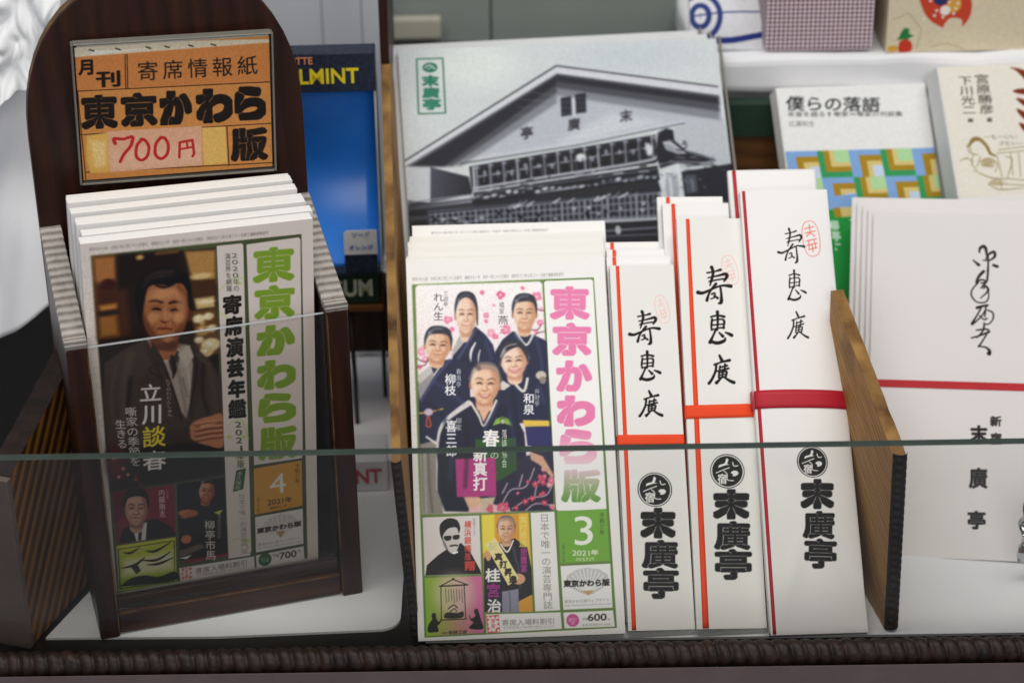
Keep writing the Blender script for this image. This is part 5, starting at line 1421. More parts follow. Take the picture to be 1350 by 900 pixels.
('t','17130f','',.06,1,'年',[65.8,117.2,74.6,116.9,65.4,106.5]),
('t','17130f','',.06,1,'鑑',[65.6,106,74.7,105.7,65.3,95]),
('t','4e5a34','',.02,0,'2',[68.3,94,72,93.4,68.4,89.4]),
('t','4e5a34','',.02,0,'0',[68.4,89.4,72.1,88.8,68.5,84.8]),
('t','4e5a34','',.02,0,'2',[68.5,84.8,72.2,84.2,68.5,80.1]),
('t','4e5a34','',.02,0,'1',[68.5,80.1,72.3,79.5,68.6,75.5]),
('t','4e5a34','',.02,0,'年',[68.6,75.5,72.4,74.9,68.7,70.8]),
('t','4e5a34','',.02,0,'版',[68.7,70.8,72.5,70.2,68.8,66.1]),
('p','3c5a34',0,0,[68.3,64.8,73.3,65.4,71.5,53.1,66.2,52.3]),
('t','e8ecd8','',0,0,'永',[68.7,64.3,71.8,63.8,68.3,61.6]),
('t','e8ecd8','',0,0,'久',[68.3,61.6,71.4,61.1,67.8,58.9]),
('t','e8ecd8','',0,0,'保',[67.8,58.9,70.9,58.4,67.4,56.1]),
('t','e8ecd8','',0,0,'存',[67.4,56.1,70.5,55.6,67,53.4]),
('t','8f887c','',0,0,'日',[68.8,51,72.4,50.4,68.8,47.7]),
('t','8f887c','',0,0,'本',[68.8,47.7,72.4,47.1,68.9,44.4]),
('t','8f887c','',0,0,'で',[68.9,44.4,72.5,43.8,68.9,41.1]),
('t','8f887c','',0,0,'唯',[68.9,41.1,72.5,40.5,69,37.8]),
('t','8f887c','',0,0,'一',[69,37.8,72.6,37.1,69,34.4]),
('t','8f887c','',0,0,'の',[69,34.4,72.6,33.8,69.1,31.1]),
('t','8f887c','',0,0,'演',[69.1,31.1,72.7,30.4,69.1,27.7]),
('t','8f887c','',0,0,'芸',[69.1,27.7,72.8,27.1,69.2,24.3]),
('t','8f887c','',0,0,'専',[69.2,24.3,72.8,23.7,69.2,21]),
('t','8f887c','',0,0,'門',[69.2,21,72.9,20.3,69.3,17.6]),
('t','8f887c','',0,0,'誌',[69.3,17.6,72.9,16.9,69.3,14.2]),
('t','f2ece6','',.02,0,'立',[22.9,121.2,34,120.3,22.4,111]),
('t','f2ece6','',.03,0,'川',[23.7,110,33.9,109.2,23.1,98.3]),
('t','f0dc3c','',.02,0,'談',[23,97.5,34.9,96.8,22.4,85]),
('t','f2ece6','',.02,0,'春',[22.5,83.6,34.5,82.8,21.9,71.7]),
('t','d8cec6','',0,0,'た',[35.4,122.3,38.1,121.9,35.5,120]),
('t','d8cec6','',0,0,'て',[35.5,120,38.2,119.6,35.5,117.6]),
('t','d8cec6','',0,0,'か',[35.5,117.6,38.2,117.2,35.5,115.3]),
('t','d8cec6','',0,0,'わ',[35.5,115.3,38.2,114.8,35.5,112.9]),
('t','d8cec6','',0,0,'だ',[35.5,112.9,38.2,112.5,35.5,110.5]),
('t','d8cec6','',0,0,'ん',[35.5,110.5,38.2,110.1,35.5,108.1]),
('t','d8cec6','',0,0,'し',[35.5,108.1,38.3,107.7,35.5,105.7]),
('t','d8cec6','',0,0,'ゅ',[35.5,105.7,38.3,105.3,35.5,103.3]),
('t','d8cec6','',0,0,'ん',[35.5,103.3,38.3,102.9,35.6,101]),
('t','e8dfd8','',.01,0,'噺',[15.3,110,21.1,109,15.4,104.3]),
('t','e8dfd8','',.01,0,'家',[15.4,104.3,21.2,103.4,15.5,98.7]),
('t','e8dfd8','',.01,0,'の',[15.5,98.7,21.3,97.7,15.6,93]),
('t','e8dfd8','',.01,0,'季',[15.6,93,21.5,92,15.7,87.2]),
('t','e8dfd8','',.01,0,'節',[15.7,87.2,21.6,86.3,15.8,81.5]),
('t','e8dfd8','',.01,0,'を',[15.8,81.5,21.7,80.5,15.9,75.7]),
('t','e8dfd8','',.01,0,'生',[10.1,103.6,15.5,102.7,10.2,98]),
('t','e8dfd8','',.01,0,'き',[10.2,98,15.6,97.2,10.2,92.5]),
('t','e8dfd8','',.01,0,'る',[10.2,92.5,15.7,91.6,10.3,86.9]),
('p','7c1a26',0,0,[7.2,61.8,37.2,61.6,36.5,31.1,7.3,31.3]),
('p','5a0f1c',3,0,[7.2,61.8,20.2,61.8,11.2,46.6,7.2,44.6]),
('p','16100f',.5,0,[8,31.7,10.8,39.7,16.9,42.9,27.4,43.1,34.2,37.7,36.5,32.3,36.4,31.2]),
('p','d8d0cc',.5,0,[15.7,38.1,19.1,41.8,22.7,41.8,21.5,31.4,16.8,31.5]),
('s','1a1414',.4,1,[19.3,39.6,.82,18.6,32.4,.82]),
('p','17100f',.5,1,[11.9,50.4,11.9,56.2,14.1,62,18.5,62.9,22.8,60.5,24.3,54.1,23.7,48.3,23,48,12.6,49.8]),
('e','6a4034',.4,12.2,50.6,.76,1.94,0),
('e','6a4034',.4,23.5,48.7,.77,1.95,0),
('p','c09078',.5,1,[14.8,45.5,20.3,44.5,20.2,37.6,17.1,36.2,14.2,38.7]),
('p','6a4034a0',1.2,1,[13.9,43.7,17.3,40.9,21.1,42.9,20.1,38.6,17.2,38.9,14.7,40.1]),
('p','c09078',.35,1,[12.6,54.7,12.4,49.3,13.4,44.7,15.7,41.7,19,41.1,21.6,43.3,23.1,47.5,23.5,52.8,22.5,58.2,18.4,60.5,14.2,59.6]),
('p','6a4034a0',1.6,1,[20.7,58.1,23.6,53.2,23.2,47.1,21.4,42.9,18.8,40.9,20.8,45.4,21.8,50.1]),
('p','6a403438',1.6,1,[12.6,54.7,12.4,49.3,13.7,44.2,16.2,41.5,14.1,46.6,13.4,51.6]),
('p','17100f',.5,1,[12,51.4,12,56.7,14.1,62,18.5,62.9,22.8,60.5,24.3,54.6,23.8,49.3,23.2,52.8,22.5,56.1,20,57.7,16.8,58,14.2,57.3,12.8,54.4]),
('s','3a2c24',1.3,1,[13.9,58.8,.47,16.7,61.1,.47,19.9,61,.47]),
('e','fff0e018',2,17.2,55.3,2.92,2.12,0),
('e','fff0e01c',1.4,15,49.2,1.52,1.56,0),
('e','fff0e014',1.4,20.2,48.3,1.3,1.46,0),
('e','fff0e024',.9,17.7,49.7,.53,1.94,0),
('e','fff0e014',.9,17.4,42.5,1.18,.69,0),
('e','6a403448',1.1,15.6,51.5,1.76,1.07,0),
('s','33211fc0',.5,1,[13.9,53.5,.17,15.4,53.8,.41,17,53,.35]),
('s','33211f',.4,1,[14.6,51.3,.17,15.6,51.4,.29,16.6,50.9,.2]),
('s','6a403470',.8,1,[16.3,48.1,.21,15.1,46.8,.21,14.8,45.1,.21]),
('e','6a403448',1.1,20.2,50.7,1.76,1.07,0),
('s','33211fc0',.5,1,[22,52.2,.18,20.6,52.9,.41,19,52.7,.35]),
('s','33211f',.4,1,[21.1,50.2,.18,20.1,50.6,.29,19.1,50.5,.21]),
('s','6a403470',.8,1,[19.1,47.7,.21,20.2,45.9,.21,20.3,44.1,.21]),
('s','6a403490',.8,1,[18.5,51.2,.15,18.5,48.9,.35,18.9,47.7,.41]),
('s','6a4034',.5,1,[16.6,47.7,.18,17.7,47.1,.29,18.7,47.3,.18]),
('s','b0564c',.5,1,[15.8,45.5,.18,17.6,45.5,.38,19.3,44.9,.18]),
('s','30100c90',.4,1,[15.7,45.6,.15,17.6,45.2,.15,19.5,44.9,.15]),
('s','6a403480',.8,1,[16.3,43.4,.23,17.4,42.9,.23,18.6,43,.23]),
('t','e8d8d8','',.01,0,'内',[29.2,60.3,32.5,59.8,29.1,56.1]),
('t','e8d8d8','',.01,0,'藤',[29.1,56.1,32.4,55.6,29,52]),
('t','e8d8d8','',.01,0,'剛',[29,52,32.3,51.4,28.9,47.8]),
('t','e8d8d8','',.01,0,'志',[28.9,47.8,32.2,47.2,28.9,43.6]),
('t','c8a8a8','',0,0,'俳',[32.9,60,34.3,59.7,32.8,57]),
('t','c8a8a8','',0,0,'優',[32.8,57,34.2,56.8,32.7,54.1]),
('p','120d0e',0,0,[38.4,61.7,62.2,61.9,62.4,15.8,37.8,15.7]),
('p','1a100c',.5,1,[49.1,55.5,49.5,59.3,51.4,62.8,54.5,62.9,57.2,60.8,57.9,56.5,57.1,52.8,56.6,52.7,49.5,55.1]),
('e','6a301c',.4,49.2,55.7,.53,1.28,0),
('e','6a301c',.4,57,53.1,.53,1.29,0),
('p','b86a44',.5,1,[50.7,52,54.5,50.7,54,46.3,51.7,45.8,49.9,47.7]),
('p','6a301ca0',1.2,1,[50,51,52.2,48.8,54.9,49.6,54,47,52,47.5,50.3,48.6]),
('p','b86a44',.35,1,[49.8,58.2,49.3,54.8,49.8,51.7,51.1,49.5,53.4,48.7,55.3,49.8,56.6,52.3,57.3,55.7,56.9,59.4,54.2,61.3,51.2,61.3]),
('p','6a301c90',1.6,1,[55.7,59.5,57.4,56,56.6,52.1,55.2,49.6,53.2,48.6,54.9,51.3,55.9,54.2]),
('p','6a301c38',1.6,1,[49.8,58.2,49.3,54.8,49.9,51.3,51.5,49.3,50.4,52.8,50.1,56.2]),
('p','1a100c',.5,1,[49.2,56.2,49.5,59.6,51.4,62.8,54.5,62.9,57.2,60.8,57.9,56.8,57.2,53.5,57.1,55.8,56.8,58,55.1,59.3,53,59.9,51.1,59.8,50,58]),
('s','6c7080',1.3,1,[51,60.8,.33,53.1,62,.33,55.3,61.5,.33]),
('e','fff0e040',2,53.1,58.1,2.03,1.4,0),
('e','fff0e048',1.4,51.1,54.4,1.05,1.02,0),
('e','fff0e030',1.4,54.7,53.2,.89,.96,0),
('e','fff0e050',.9,53,54.4,.36,1.28,0),
('e','fff0e030',.9,52.4,49.8,.81,.45,0),
('p','fffaf458',1.4,1,[49.8,58.2,49.3,54.8,49.8,51.7,50.8,52.7,50.9,55.9,51.9,59.5,51.2,61.3]),
('p','6a301c50',1.8,1,[55.3,60.3,57.4,56,56.6,52.1,55.2,49.6,53,48.6,54.3,51.5,55.3,55.1]),
('e','6a301c58',1.1,51.7,55.8,1.22,.7,0),
('s','33211f90',.5,1,[50.7,57.4,.1,51.7,57.5,.2,52.8,56.6,.16]),
('s','33211f',.4,1,[51,55.8,.12,51.7,55.9,.2,52.4,55.3,.14]),
('s','6a301c70',.8,1,[52,53.6,.14,51,52.9,.14,50.7,51.8,.14]),
('e','6a301c58',1.1,54.8,54.8,1.22,.71,0),
('s','33211f90',.5,1,[56.2,55.5,.1,55.3,56.3,.2,54.1,56.2,.16]),
('s','33211f',.4,1,[55.4,54.3,.12,54.8,54.9,.2,54,54.8,.14]),
('s','6a301c70',.8,1,[53.9,52.9,.14,54.5,51.7,.14,54.5,50.5,.14]),
('s','6a301c90',.8,1,[53.7,55.3,.1,53.5,53.8,.24,53.7,53,.28]),
('s','6a301c',.5,1,[52.2,53.2,.12,52.8,52.8,.2,53.6,52.8,.12]),
('s','b0564cc0',.5,1,[51.2,52.1,.12,52.6,51.2,.26,54.1,51.1,.12]),
('e','f4e4d860',.4,52.6,51.4,.81,.16,0),
('s','6a301c80',.8,1,[51.6,50.5,.16,52.4,50.1,.16,53.2,50,.16]),
('p','1d1615',1,0,[42.5,35.5,45.2,43.5,50,46.9,59.5,45.3,61.9,32.1,61.9,17.6,41.7,17]),
('e','c8744c',.6,43.3,43.6,5,2.25,12),
('p','b0643e',.5,0,[39.2,41.8,42.8,44.7,47.6,44.5,47.5,41.7,41.5,40.7]),
('e','c8744c',.5,41.7,28.2,2.65,2.56,0),
('p','6c5a50',.8,0,[37.8,22,49.2,24.3,51.5,21.7,38.1,17.6]),
('p','e8e0d8',.4,0,[37.6,17.4,44.1,18.3,41.6,16.1]),
('p','8a1a2c',.5,0,[41.6,15.6,62.1,15.9,62.3,14.1,37.7,14]),
('p','c8d048',.4,0,[56.1,41.9,60.9,42.8,58.9,40]),
('t','f0eae4','',.01,0,'柳',[51.1,38.2,56.6,37.3,51.1,32.2]),
('t','f0eae4','',.01,0,'亭',[51.1,32.2,56.6,31.2,51,26.1]),
('t','f0eae4','',.01,0,'市',[51,26.1,56.5,25.1,51,20]),
('t','f0eae4','',.01,0,'馬',[51,20,56.5,19,50.9,13.8]),
('t','b8b0a8','',0,0,'落',[57.9,40.6,59.8,40.3,57.8,38.1]),
('t','b8b0a8','',0,0,'語',[57.8,38.1,59.7,37.8,57.7,35.7]),
('t','b8b0a8','',0,0,'協',[57.7,35.7,59.6,35.3,57.6,33.2]),
('t','b8b0a8','',0,0,'会',[57.6,33.2,59.6,32.9,57.6,30.7]),
('t','b8b0a8','',0,0,'会',[57.6,30.7,59.5,30.4,57.5,28.2]),
('t','b8b0a8','',0,0,'長',[57.5,28.2,59.4,27.9,57.4,25.7]),
('g','c8cc2c','8cae2c',0,[6.8,30.4,36.4,30.5,35.8,2.81,6.1,2.71],[20.9,30.8,19.4,.79]),
('s','1c1e10',.2,0,[7.6,28.2,.24,35.6,28.5,.24,34.8,3.7,.24,7.2,4.3,.24,7.6,28.2,.24]),
('p','dfe0b0',4,0,[9.8,21.4,34.7,22.6,34.8,11,8.1,11.6]),
('s','20220f',.3,1,[10.1,25.9,.24,13.5,25,.77,18.1,27.3,.24]),
('s','20220f',.3,1,[21.2,25,.24,25.9,23.9,.77,33.8,27.8,.24]),
('s','20220f',.3,1,[8.3,16.6,.24,15.5,17.5,.77,20.4,20.9,.24]),
('s','20220f',.3,1,[18,19.9,.24,26.2,18.4,.77,33.5,22.1,.24]),
('s','20220f',.3,1,[21.4,16.4,.24,27.3,16,.78,34.5,18.3,.24]),
('p','1c1e10',.4,1,[9,7.1,12.7,9.6,19.8,10.2,26.9,8.1,34.9,9.8,34.9,4.4,8.9,5.4]),
('p','3a3a20',.4,0,[13.3,16.4,16.1,18.5,18.2,13.4,15.8,11.7]),
('p','efe8e0',0,0,[37.3,11.4,75.8,11.6,76,3.7,37.7,3.2]),
('p','e8dcd4',0,0,[37.6,11.1,44,11,44.2,3.7,37.7,3.8]),
('e','d86a66',.2,39.2,10.2,.72,.86,0),
('e','d86a66',.2,39.1,7.6,.73,.87,0),
('e','d86a66',.2,39,5,.73,.88,0),
('e','d86a66',.2,41.1,10.1,.72,.87,0),
('e','d86a66',.2,41,7.5,.73,.87,0),
('e','d86a66',.2,40.9,4.9,.73,.87,0),
('e','d86a66',.2,43,10.1,.72,.86,0),
('e','d86a66',.2,42.9,7.5,.73,.87,0),
('e','d86a66',.2,42.8,4.8,.73,.87,0),
('e','efe8e0',.3,41,7.5,1.71,2.9,0),
('t','c84040','',0,0,'寄',[40.2,10,42.1,9.7,40,7.4]),
('t','c84040','',0,0,'席',[40,7.4,42,7.1,39.9,4.8]),
('t','7c746c','',.01,0,'寄',[45.5,9.9,49.3,10,45.3,5.9]),
('t','7c746c','',.01,0,'席',[49.3,10,53.1,10.1,49.1,5.9]),
('t','7c746c','',.01,0,'入',[53.1,10.1,57,10.2,53,6]),
('t','7c746c','',.01,0,'場',[57,10.2,60.8,10.2,56.8,6.1]),
('t','7c746c','',.01,0,'料',[60.8,10.2,64.7,10.3,60.7,6.2]),
('t','7c746c','',.01,0,'割',[64.7,10.3,68.5,10.4,64.5,6.3]),
('t','7c746c','',.01,0,'引',[68.5,10.4,72.4,10.5,68.4,6.3]),
('t','988f86','',0,0,'東',[46,6,47.4,6,45.9,4.3]),
('t','988f86','',0,0,'京',[47.4,6,48.8,6,47.3,4.3]),
('t','988f86','',0,0,'寄',[48.8,6,50.1,6.1,48.7,4.3]),
('t','988f86','',0,0,'席',[50.1,6.1,51.5,6.1,50.1,4.3]),
('t','988f86','',0,0,'四',[51.5,6.1,52.9,6.1,51.5,4.3]),
('t','988f86','',0,0,'場',[52.9,6.1,54.3,6.1,52.8,4.4]),
('t','988f86','',0,0,'が',[54.3,6.1,55.6,6.2,54.2,4.4]),
('t','988f86','',0,0,'本',[55.6,6.2,57,6.2,55.6,4.4]),
('t','988f86','',0,0,'誌',[57,6.2,58.4,6.2,57,4.4]),
('t','988f86','',0,0,'持',[58.4,6.2,59.8,6.2,58.4,4.5]),
('t','988f86','',0,0,'参',[59.8,6.2,61.2,6.2,59.7,4.5]),
('t','988f86','',0,0,'で',[61.2,6.2,62.6,6.3,61.1,4.5]),
('t','988f86','',0,0,'割',[62.6,6.3,64,6.3,62.5,4.5]),
('t','988f86','',0,0,'引',[64,6.3,65.3,6.3,63.9,4.5]),
('t','988f86','',0,0,'に',[65.3,6.3,66.7,6.3,65.3,4.6]),
('t','988f86','',0,0,'な',[66.7,6.3,68.1,6.3,66.7,4.6]),
('t','988f86','',0,0,'り',[68.1,6.3,69.5,6.4,68,4.6]),
('t','988f86','',0,0,'ま',[69.5,6.4,70.9,6.4,69.4,4.6]),
('t','988f86','',0,0,'す',[70.9,6.4,72.3,6.4,70.8,4.6]),
('p','e0a030',0,0,[77.1,64.3,101.6,65.3,101.5,38.1,76.8,36.9]),
('l','f6f0e4',.01,'4',[84.5,59.7,93.3,59.9,84.8,47.2]),
('l','33260e',.03,'2021',[83.5,44.6,91.8,44.6,83.5,41.2]),
('t','33260e','',.02,0,'年',[92.5,45,96.1,44.4,92.4,41.6]),
('t','4a3814','',.01,0,'通',[84.6,40.4,86.1,40.4,84.6,38.4]),
('t','4a3814','',.01,0,'巻',[86.1,40.4,87.6,40.5,86.1,38.4]),
('t','4a3814','',.01,0,'五',[87.6,40.5,89.1,40.5,87.6,38.5]),
('t','4a3814','',.01,0,'七',[89.1,40.5,90.6,40.5,89.1,38.5]),
('t','4a3814','',.01,0,'二',[90.6,40.5,92.1,40.5,90.6,38.5]),
('t','4a3814','',.01,0,'号',[92.1,40.5,93.6,40.6,92.1,38.5]),
('t','4a3814','',0,0,'令',[98,64.2,100.6,63.8,97.9,61.2]),
('t','4a3814','',0,0,'和',[97.9,61.2,100.6,60.7,97.9,58.2]),
('t','4a3814','',0,0,'三',[97.9,58.2,100.5,57.7,97.8,55.1]),
('t','4a3814','',0,0,'年',[97.8,55.1,100.5,54.7,97.8,52.1]),
('t','4a3814','',0,0,'三',[78.1,47.8,80,47.5,78,46.2]),
('t','4a3814','',0,0,'月',[78,46.2,79.9,45.9,78,44.6]),
('t','4a3814','',0,0,'二',[78,44.6,79.9,44.3,77.9,43]),
('t','4a3814','',0,0,'十',[77.9,43,79.9,42.7,77.9,41.4]),
('t','4a3814','',0,0,'八',[77.9,41.4,79.8,41,77.8,39.8]),
('t','4a3814','',0,0,'日',[77.8,39.8,79.8,39.4,77.8,38.2]),
('p','efe9e3',0,0,[77,35.4,101.6,36.3,101.6,14.8,76.9,13.8]),
('p','d8cec6',.5,0,[79.4,26.1,83.2,33.3,89.4,35.1,96,33.5,100.2,27.5,90.3,21.3]),
('s','efe9e3',.3,1,[89.8,21.9,.25,79.9,27.8,.25]),
('s','efe9e3',.3,1,[89.8,21.9,.25,81.2,30.5,.25]),
('s','efe9e3',.3,1,[89.8,21.9,.25,83.2,32.6,.25]),
('s','efe9e3',.3,1,[89.8,21.9,.25,85.5,33.9,.25]),
('s','efe9e3',.3,1,[89.8,21.9,.25,88.2,34.4,.25]),
('s','efe9e3',.3,1,[89.8,21.9,.25,91,34.1,.25]),
('s','efe9e3',.3,1,[89.8,21.9,.25,93.7,32.9,.25]),
('s','efe9e3',.3,1,[89.8,21.9,.25,96.2,30.9,.25]),
('s','efe9e3',.3,1,[89.8,21.9,.25,98.2,28.4,.25]),
('p','b89868',.4,0,[87.3,24.7,92.2,24.7,90,20.4]),
('t','1a1612','',.05,0,'東',[77.8,28.4,81.6,28.6,77.7,25]),
('t','1a1612','',.05,0,'京',[81.6,28.6,85.4,28.7,81.5,25.1]),
('t','1a1612','',.05,0,'か',[85.4,28.7,89.2,28.8,85.3,25.2]),
('t','1a1612','',.05,0,'わ',[89.2,28.8,93.1,29,89.2,25.4]),
('t','1a1612','',.05,0,'ら',[93.1,29,96.9,29.1,93,25.5]),
('t','1a1612','',.05,0,'版',[96.9,29.1,100.8,29.3,96.8,25.7]),
('t','8a8078','',0,0,'東',[78,19.1,79.8,19.2,78,17.1]),
('t','8a8078','',0,0,'京',[79.8,19.2,81.7,19.2,79.8,17.1]),
('t','8a8078','',0,0,'か',[81.7,19.2,83.5,19.3,81.6,17.2]),
('t','8a8078','',0,0,'わ',[83.5,19.3,85.3,19.3,83.5,17.2]),
('t','8a8078','',0,0,'ら',[85.3,19.3,87.2,19.4,85.3,17.3]),
('t','8a8078','',0,0,'版',[87.2,19.4,89,19.4,87.1,17.4]),
('t','8a8078','',0,0,'ウ',[89,19.4,90.9,19.5,89,17.4]),
('t','8a8078','',0,0,'ェ',[90.9,19.5,92.7,19.6,90.8,17.5]),
('t','8a8078','',0,0,'ブ',[92.7,19.6,94.5,19.6,92.7,17.5]),
('t','8a8078','',0,0,'サ',[94.5,19.6,96.4,19.7,94.5,17.6]),
('t','8a8078','',0,0,'イ',[96.4,19.7,98.2,19.7,96.4,17.6]),
('t','8a8078','',0,0,'ト',[98.2,19.7,100.1,19.8,98.2,17.7]),
('l','9a9088',0,'http://www.tokyo-kawaraban.net/',[78,16.8,100.7,17.4,77.9,15.1]),
('p','f0e9e2',0,0,[76.8,12,101.7,13.2,102,5.2,77,4.1]),
('e','3c6a3c',0,81.4,8.6,3.4,4,0),
('t','dfe8d4','',0,0,'割',[79.5,10.4,80.8,10.1,79.4,7.5]),
('t','dfe8d4','',0,0,'引',[80.8,10.1,82.1,9.9,80.7,7.2]),
('t','dfe8d4','',0,0,'店',[82.1,9.9,83.4,9.7,82,7]),
('t','5a524a','',0,0,'特',[85.4,11.6,86.3,11.5,85.3,9.3]),
('t','5a524a','',0,0,'別',[86.3,11.5,87.1,11.3,86.2,9.1]),
('t','5a524a','',0,0,'定',[87.1,11.3,88,11.2,87.1,9]),
('t','5a524a','',0,0,'価',[88,11.2,88.8,11,87.9,8.8]),
('l','1c1814',.03,'700',[88.8,11.6,98,11.7,88.8,7.2]),
('t','5a524a','',0,0,'円',[98.5,11.6,100.2,11.3,98.4,9.6]),
('n',0,1.2)],
'sign': [
('bg','d8924e'),
('p','e4d8bc',0,0,[-.73,73.5,97.1,69.2,96.7,66.4,-.7,65.6]),
('p','f2ede2',.6,0,[7.9,69,37.9,68.2,7.9,66.8]),
('s','4a4030',.4,1,[7.3,69.5,.39,9.3,68.7,.39]),
('s','4a4030',.4,1,[20.2,69.3,.39,22.3,68.5,.39]),
('s','4a4030',.4,1,[35.2,69.1,.39,37.3,68.2,.39]),
('s','4a4030',.4,1,[44.4,68.9,.39,46.5,68.1,.39]),
('s','4a4030',.4,1,[56.3,68.7,.4,58.4,67.9,.4]),
('s','4a4030',.4,1,[67.5,68.5,.4,69.7,67.7,.4]),
('p','d4884a',.6,0,[-.43,66.1,96.7,67.5,96.5,46.4,-.16,48.5]),
('s','3a2412',.2,0,[-.17,48.2,.26,96.8,46.4,.26]),
('s','3a2412',.2,0,[-.3,24.9,.26,96.7,23.8,.26]),
('s','3a2412',.2,0,[24.5,65.7,.26,23.9,48,.26]),
('s','3a2412',.2,0,[25.5,65.7,.26,24.9,47.9,.26]),
('s','3a2412',.2,0,[73.8,23.8,.27,74.2,2.05,.27]),
('s','3a2412',.2,0,[.1,48.5,.26,1.12,.31,.26]),
('s','3a2412',.2,0,[1.23,4.3,.27,96.7,1.93,.27]),
('t','1c1512','',.05,1,'月',[1.08,64.7,8.8,64.6,.84,56.2]),
('t','1c1512','',.04,1,'刊',[9.2,58.2,22,58,9,49.1]),
('t','2a211a','',.01,1,'寄',[29.9,62.3,40.9,62.1,29.7,50.9]),
('t','2a211a','',.01,1,'席',[42.2,62.2,53.3,62,42.1,50.8]),
('t','2a211a','',.01,1,'情',[54.7,62.1,65.8,61.9,54.6,50.7]),
('t','2a211a','',.01,1,'報',[67.1,62,78.3,61.8,67.1,50.5]),
('t','2a211a','',.01,1,'紙',[79.7,61.9,91,61.7,79.7,50.4]),
('t','1c1512','',.08,1,'東',[1.33,45.9,19.4,45.5,.82,27.4]),
('t','1c1512','',.08,1,'京',[20.9,45.5,39.1,45.1,20.6,27.2]),
('t','1c1512','',.1,1,'か',[40.2,45.4,56.7,45,40,26.7]),
('t','1c1512','',.1,1,'わ',[58.5,45.2,77.3,44.8,58.5,26.2]),
('t','1c1512','',.1,1,'ら',[77.9,45.1,94.3,44.8,77.9,26.3]),
('t','1c1512','',.07,1,'版',[75.2,22.6,94.6,22.1,75.2,4.1]),
('p','e6b65c',.3,0,[2.82,24,13.4,25.1,13.2,3.4,3.6,3.7,2.23,11.8]),
('p','e9bf6a',.4,0,[61.1,24.1,73,23.8,73.3,3.5,61.3,3.3]),
('p','f0cf88',2,0,[4.3,21.7,12.2,20.1,11.7,7.2,6.3,5.9]),
('p','e5b190',.2,0,[13.3,25.6,60.9,25,60.5,3.6,13.4,3.4]),
('p','e9bb9c',3,0,[14.5,14.3,60,15.8,60,4.2,14.2,4.2]),
('s','c6262c',.3,1,[17,18.8,.92,16.6,21.4,.92,21.2,20.9,.79,25.8,21.7,.86,24.6,16.9,.86,21.1,12.7,.86,18.9,8.7,.79]),
('s','c6262c',.3,1,[30.8,20.1,.8,27.8,16.8,.8,27.2,11,.8,29.8,8.7,.8,32.8,10.9,.8,33.7,15.9,.8,31.9,19.5,.8,30,20.1,.8]),
('s','c6262c',.3,1,[40.4,20.4,.8,37.5,17.2,.8,36.8,11.5,.8,39.5,8.7,.8,42.7,10.9,.8,43.6,16,.8,42,19.8,.8,39.6,20.1,.8]),
('s','c6262c',.3,0,[48.9,8.7,.68,49.5,16.9,.68,56,17.7,.68,56.5,10.2,.68,55.7,8.7,.68]),
('s','c6262c',.3,1,[49.8,13.2,.54,56.2,13.9,.54]),
('s','c6262c',.3,1,[53,17.2,.54,53.3,13.4,.54]),
('n',.02,2)],
'envA': [
('bg','ecebe6'),
('e','20201f',.05,17.1,71,8.8,8.8,0),
('e','ecebe6',.05,17.1,71,8.3,8.4,0),
('e','20201f',.05,17.1,71,7.8,7.9,0),
('p','ecebe6',.05,1,[12.7,72.9,13.3,74.3,15.9,75.1,16.9,77.6,18,76.8,17.3,74.7,18.4,74.3,16.4,74,14.2,73.4]),
('p','ecebe6',.05,1,[18.8,70.1,20.1,71.1,22,70.9,22.7,69.6,21.2,68.4,19.6,68.5,19.9,69.3]),
('s','ecebe6',.05,1,[20,75.4,.26,20.6,73.6,.26,22.5,73.7,.26]),
('s','ecebe6',.05,1,[15.4,71,.24,16.9,69.4,.24,16.9,66.6,.24,19.9,66.1,.24]),
('s','ecebe6',.05,1,[11.3,70.2,.24,14.5,71.5,.24,18.1,72.7,.24]),
('t','ecebe6','',.03,1,'宿',[11.8,70,16.9,69.9,11.5,64.2]),
('t','1b1a19','',.09,1,'末',[9.3,62,27.2,61.5,8.4,46.2]),
('t','1b1a19','',.06,1,'廣',[8.9,45.7,27.5,45.2,8.1,30.9]),
('t','1b1a19','',.06,1,'亭',[8.8,31.6,27.2,31.1,8,15.6]),
('s','f5bdb3',.1,1,[29.5,166.4,.16,29.8,164.2,.16,29.9,162.4,.16,29.8,160.9,.16,29.4,159.7,.16,28.8,158.8,.16,27.5,158.3,.16,26.2,158.2,.16,25.3,158.7,.16,24.6,159.6,.16,23.9,161,.16,23.3,162.7,.16,22.9,164.8,.16,22.5,167,.16,22.4,168.8,.16,22.6,170.4,.16,22.9,171.6,.16,23.6,172.4,.16,24.8,173,.16,26.1,173.1,.16,27,172.6,.16,27.8,171.6,.16,28.4,170.3,.16,29,168.6,.16,29.5,166.4,.16]),
('s','f5bdb3',.15,1,[23.4,169.6,.16,26.9,170.8,.16]),
('s','f5bdb3',.15,1,[25.1,171.5,.16,25.7,168.2,.16]),
('s','f5bdb3',.15,1,[23.7,167.7,.16,27.6,169,.16]),
('s','f5bdb3',.15,1,[24.3,166.3,.16,25.8,167.8,.16,27.7,166.7,.16]),
('s','f5bdb3',.15,1,[24.3,164.4,.16,28.2,165.7,.16]),
('s','f5bdb3',.15,1,[25.3,164.7,.16,25.5,161.6,.16]),
('s','f5bdb3',.15,1,[27.3,165.1,.16,28.2,161.9,.16]),
('s','f5bdb3',.15,1,[24.7,162.6,.16,28.6,163.9,.16]),
('s','f5bdb3',.15,1,[26.6,163.4,.16,27.2,160.1,.16]),
('s','f5bdb3',.15,1,[25.3,160.8,.16,28.6,162,.16]),
('s','12110f',.12,1,[13.3,161.9,.46,16.9,162.5,.4,19.6,163.2,.69]),
('s','12110f',.12,1,[15.6,164.5,.86,16.1,161.9,.69,15.3,158.7,.63,14.3,155.7,.34]),
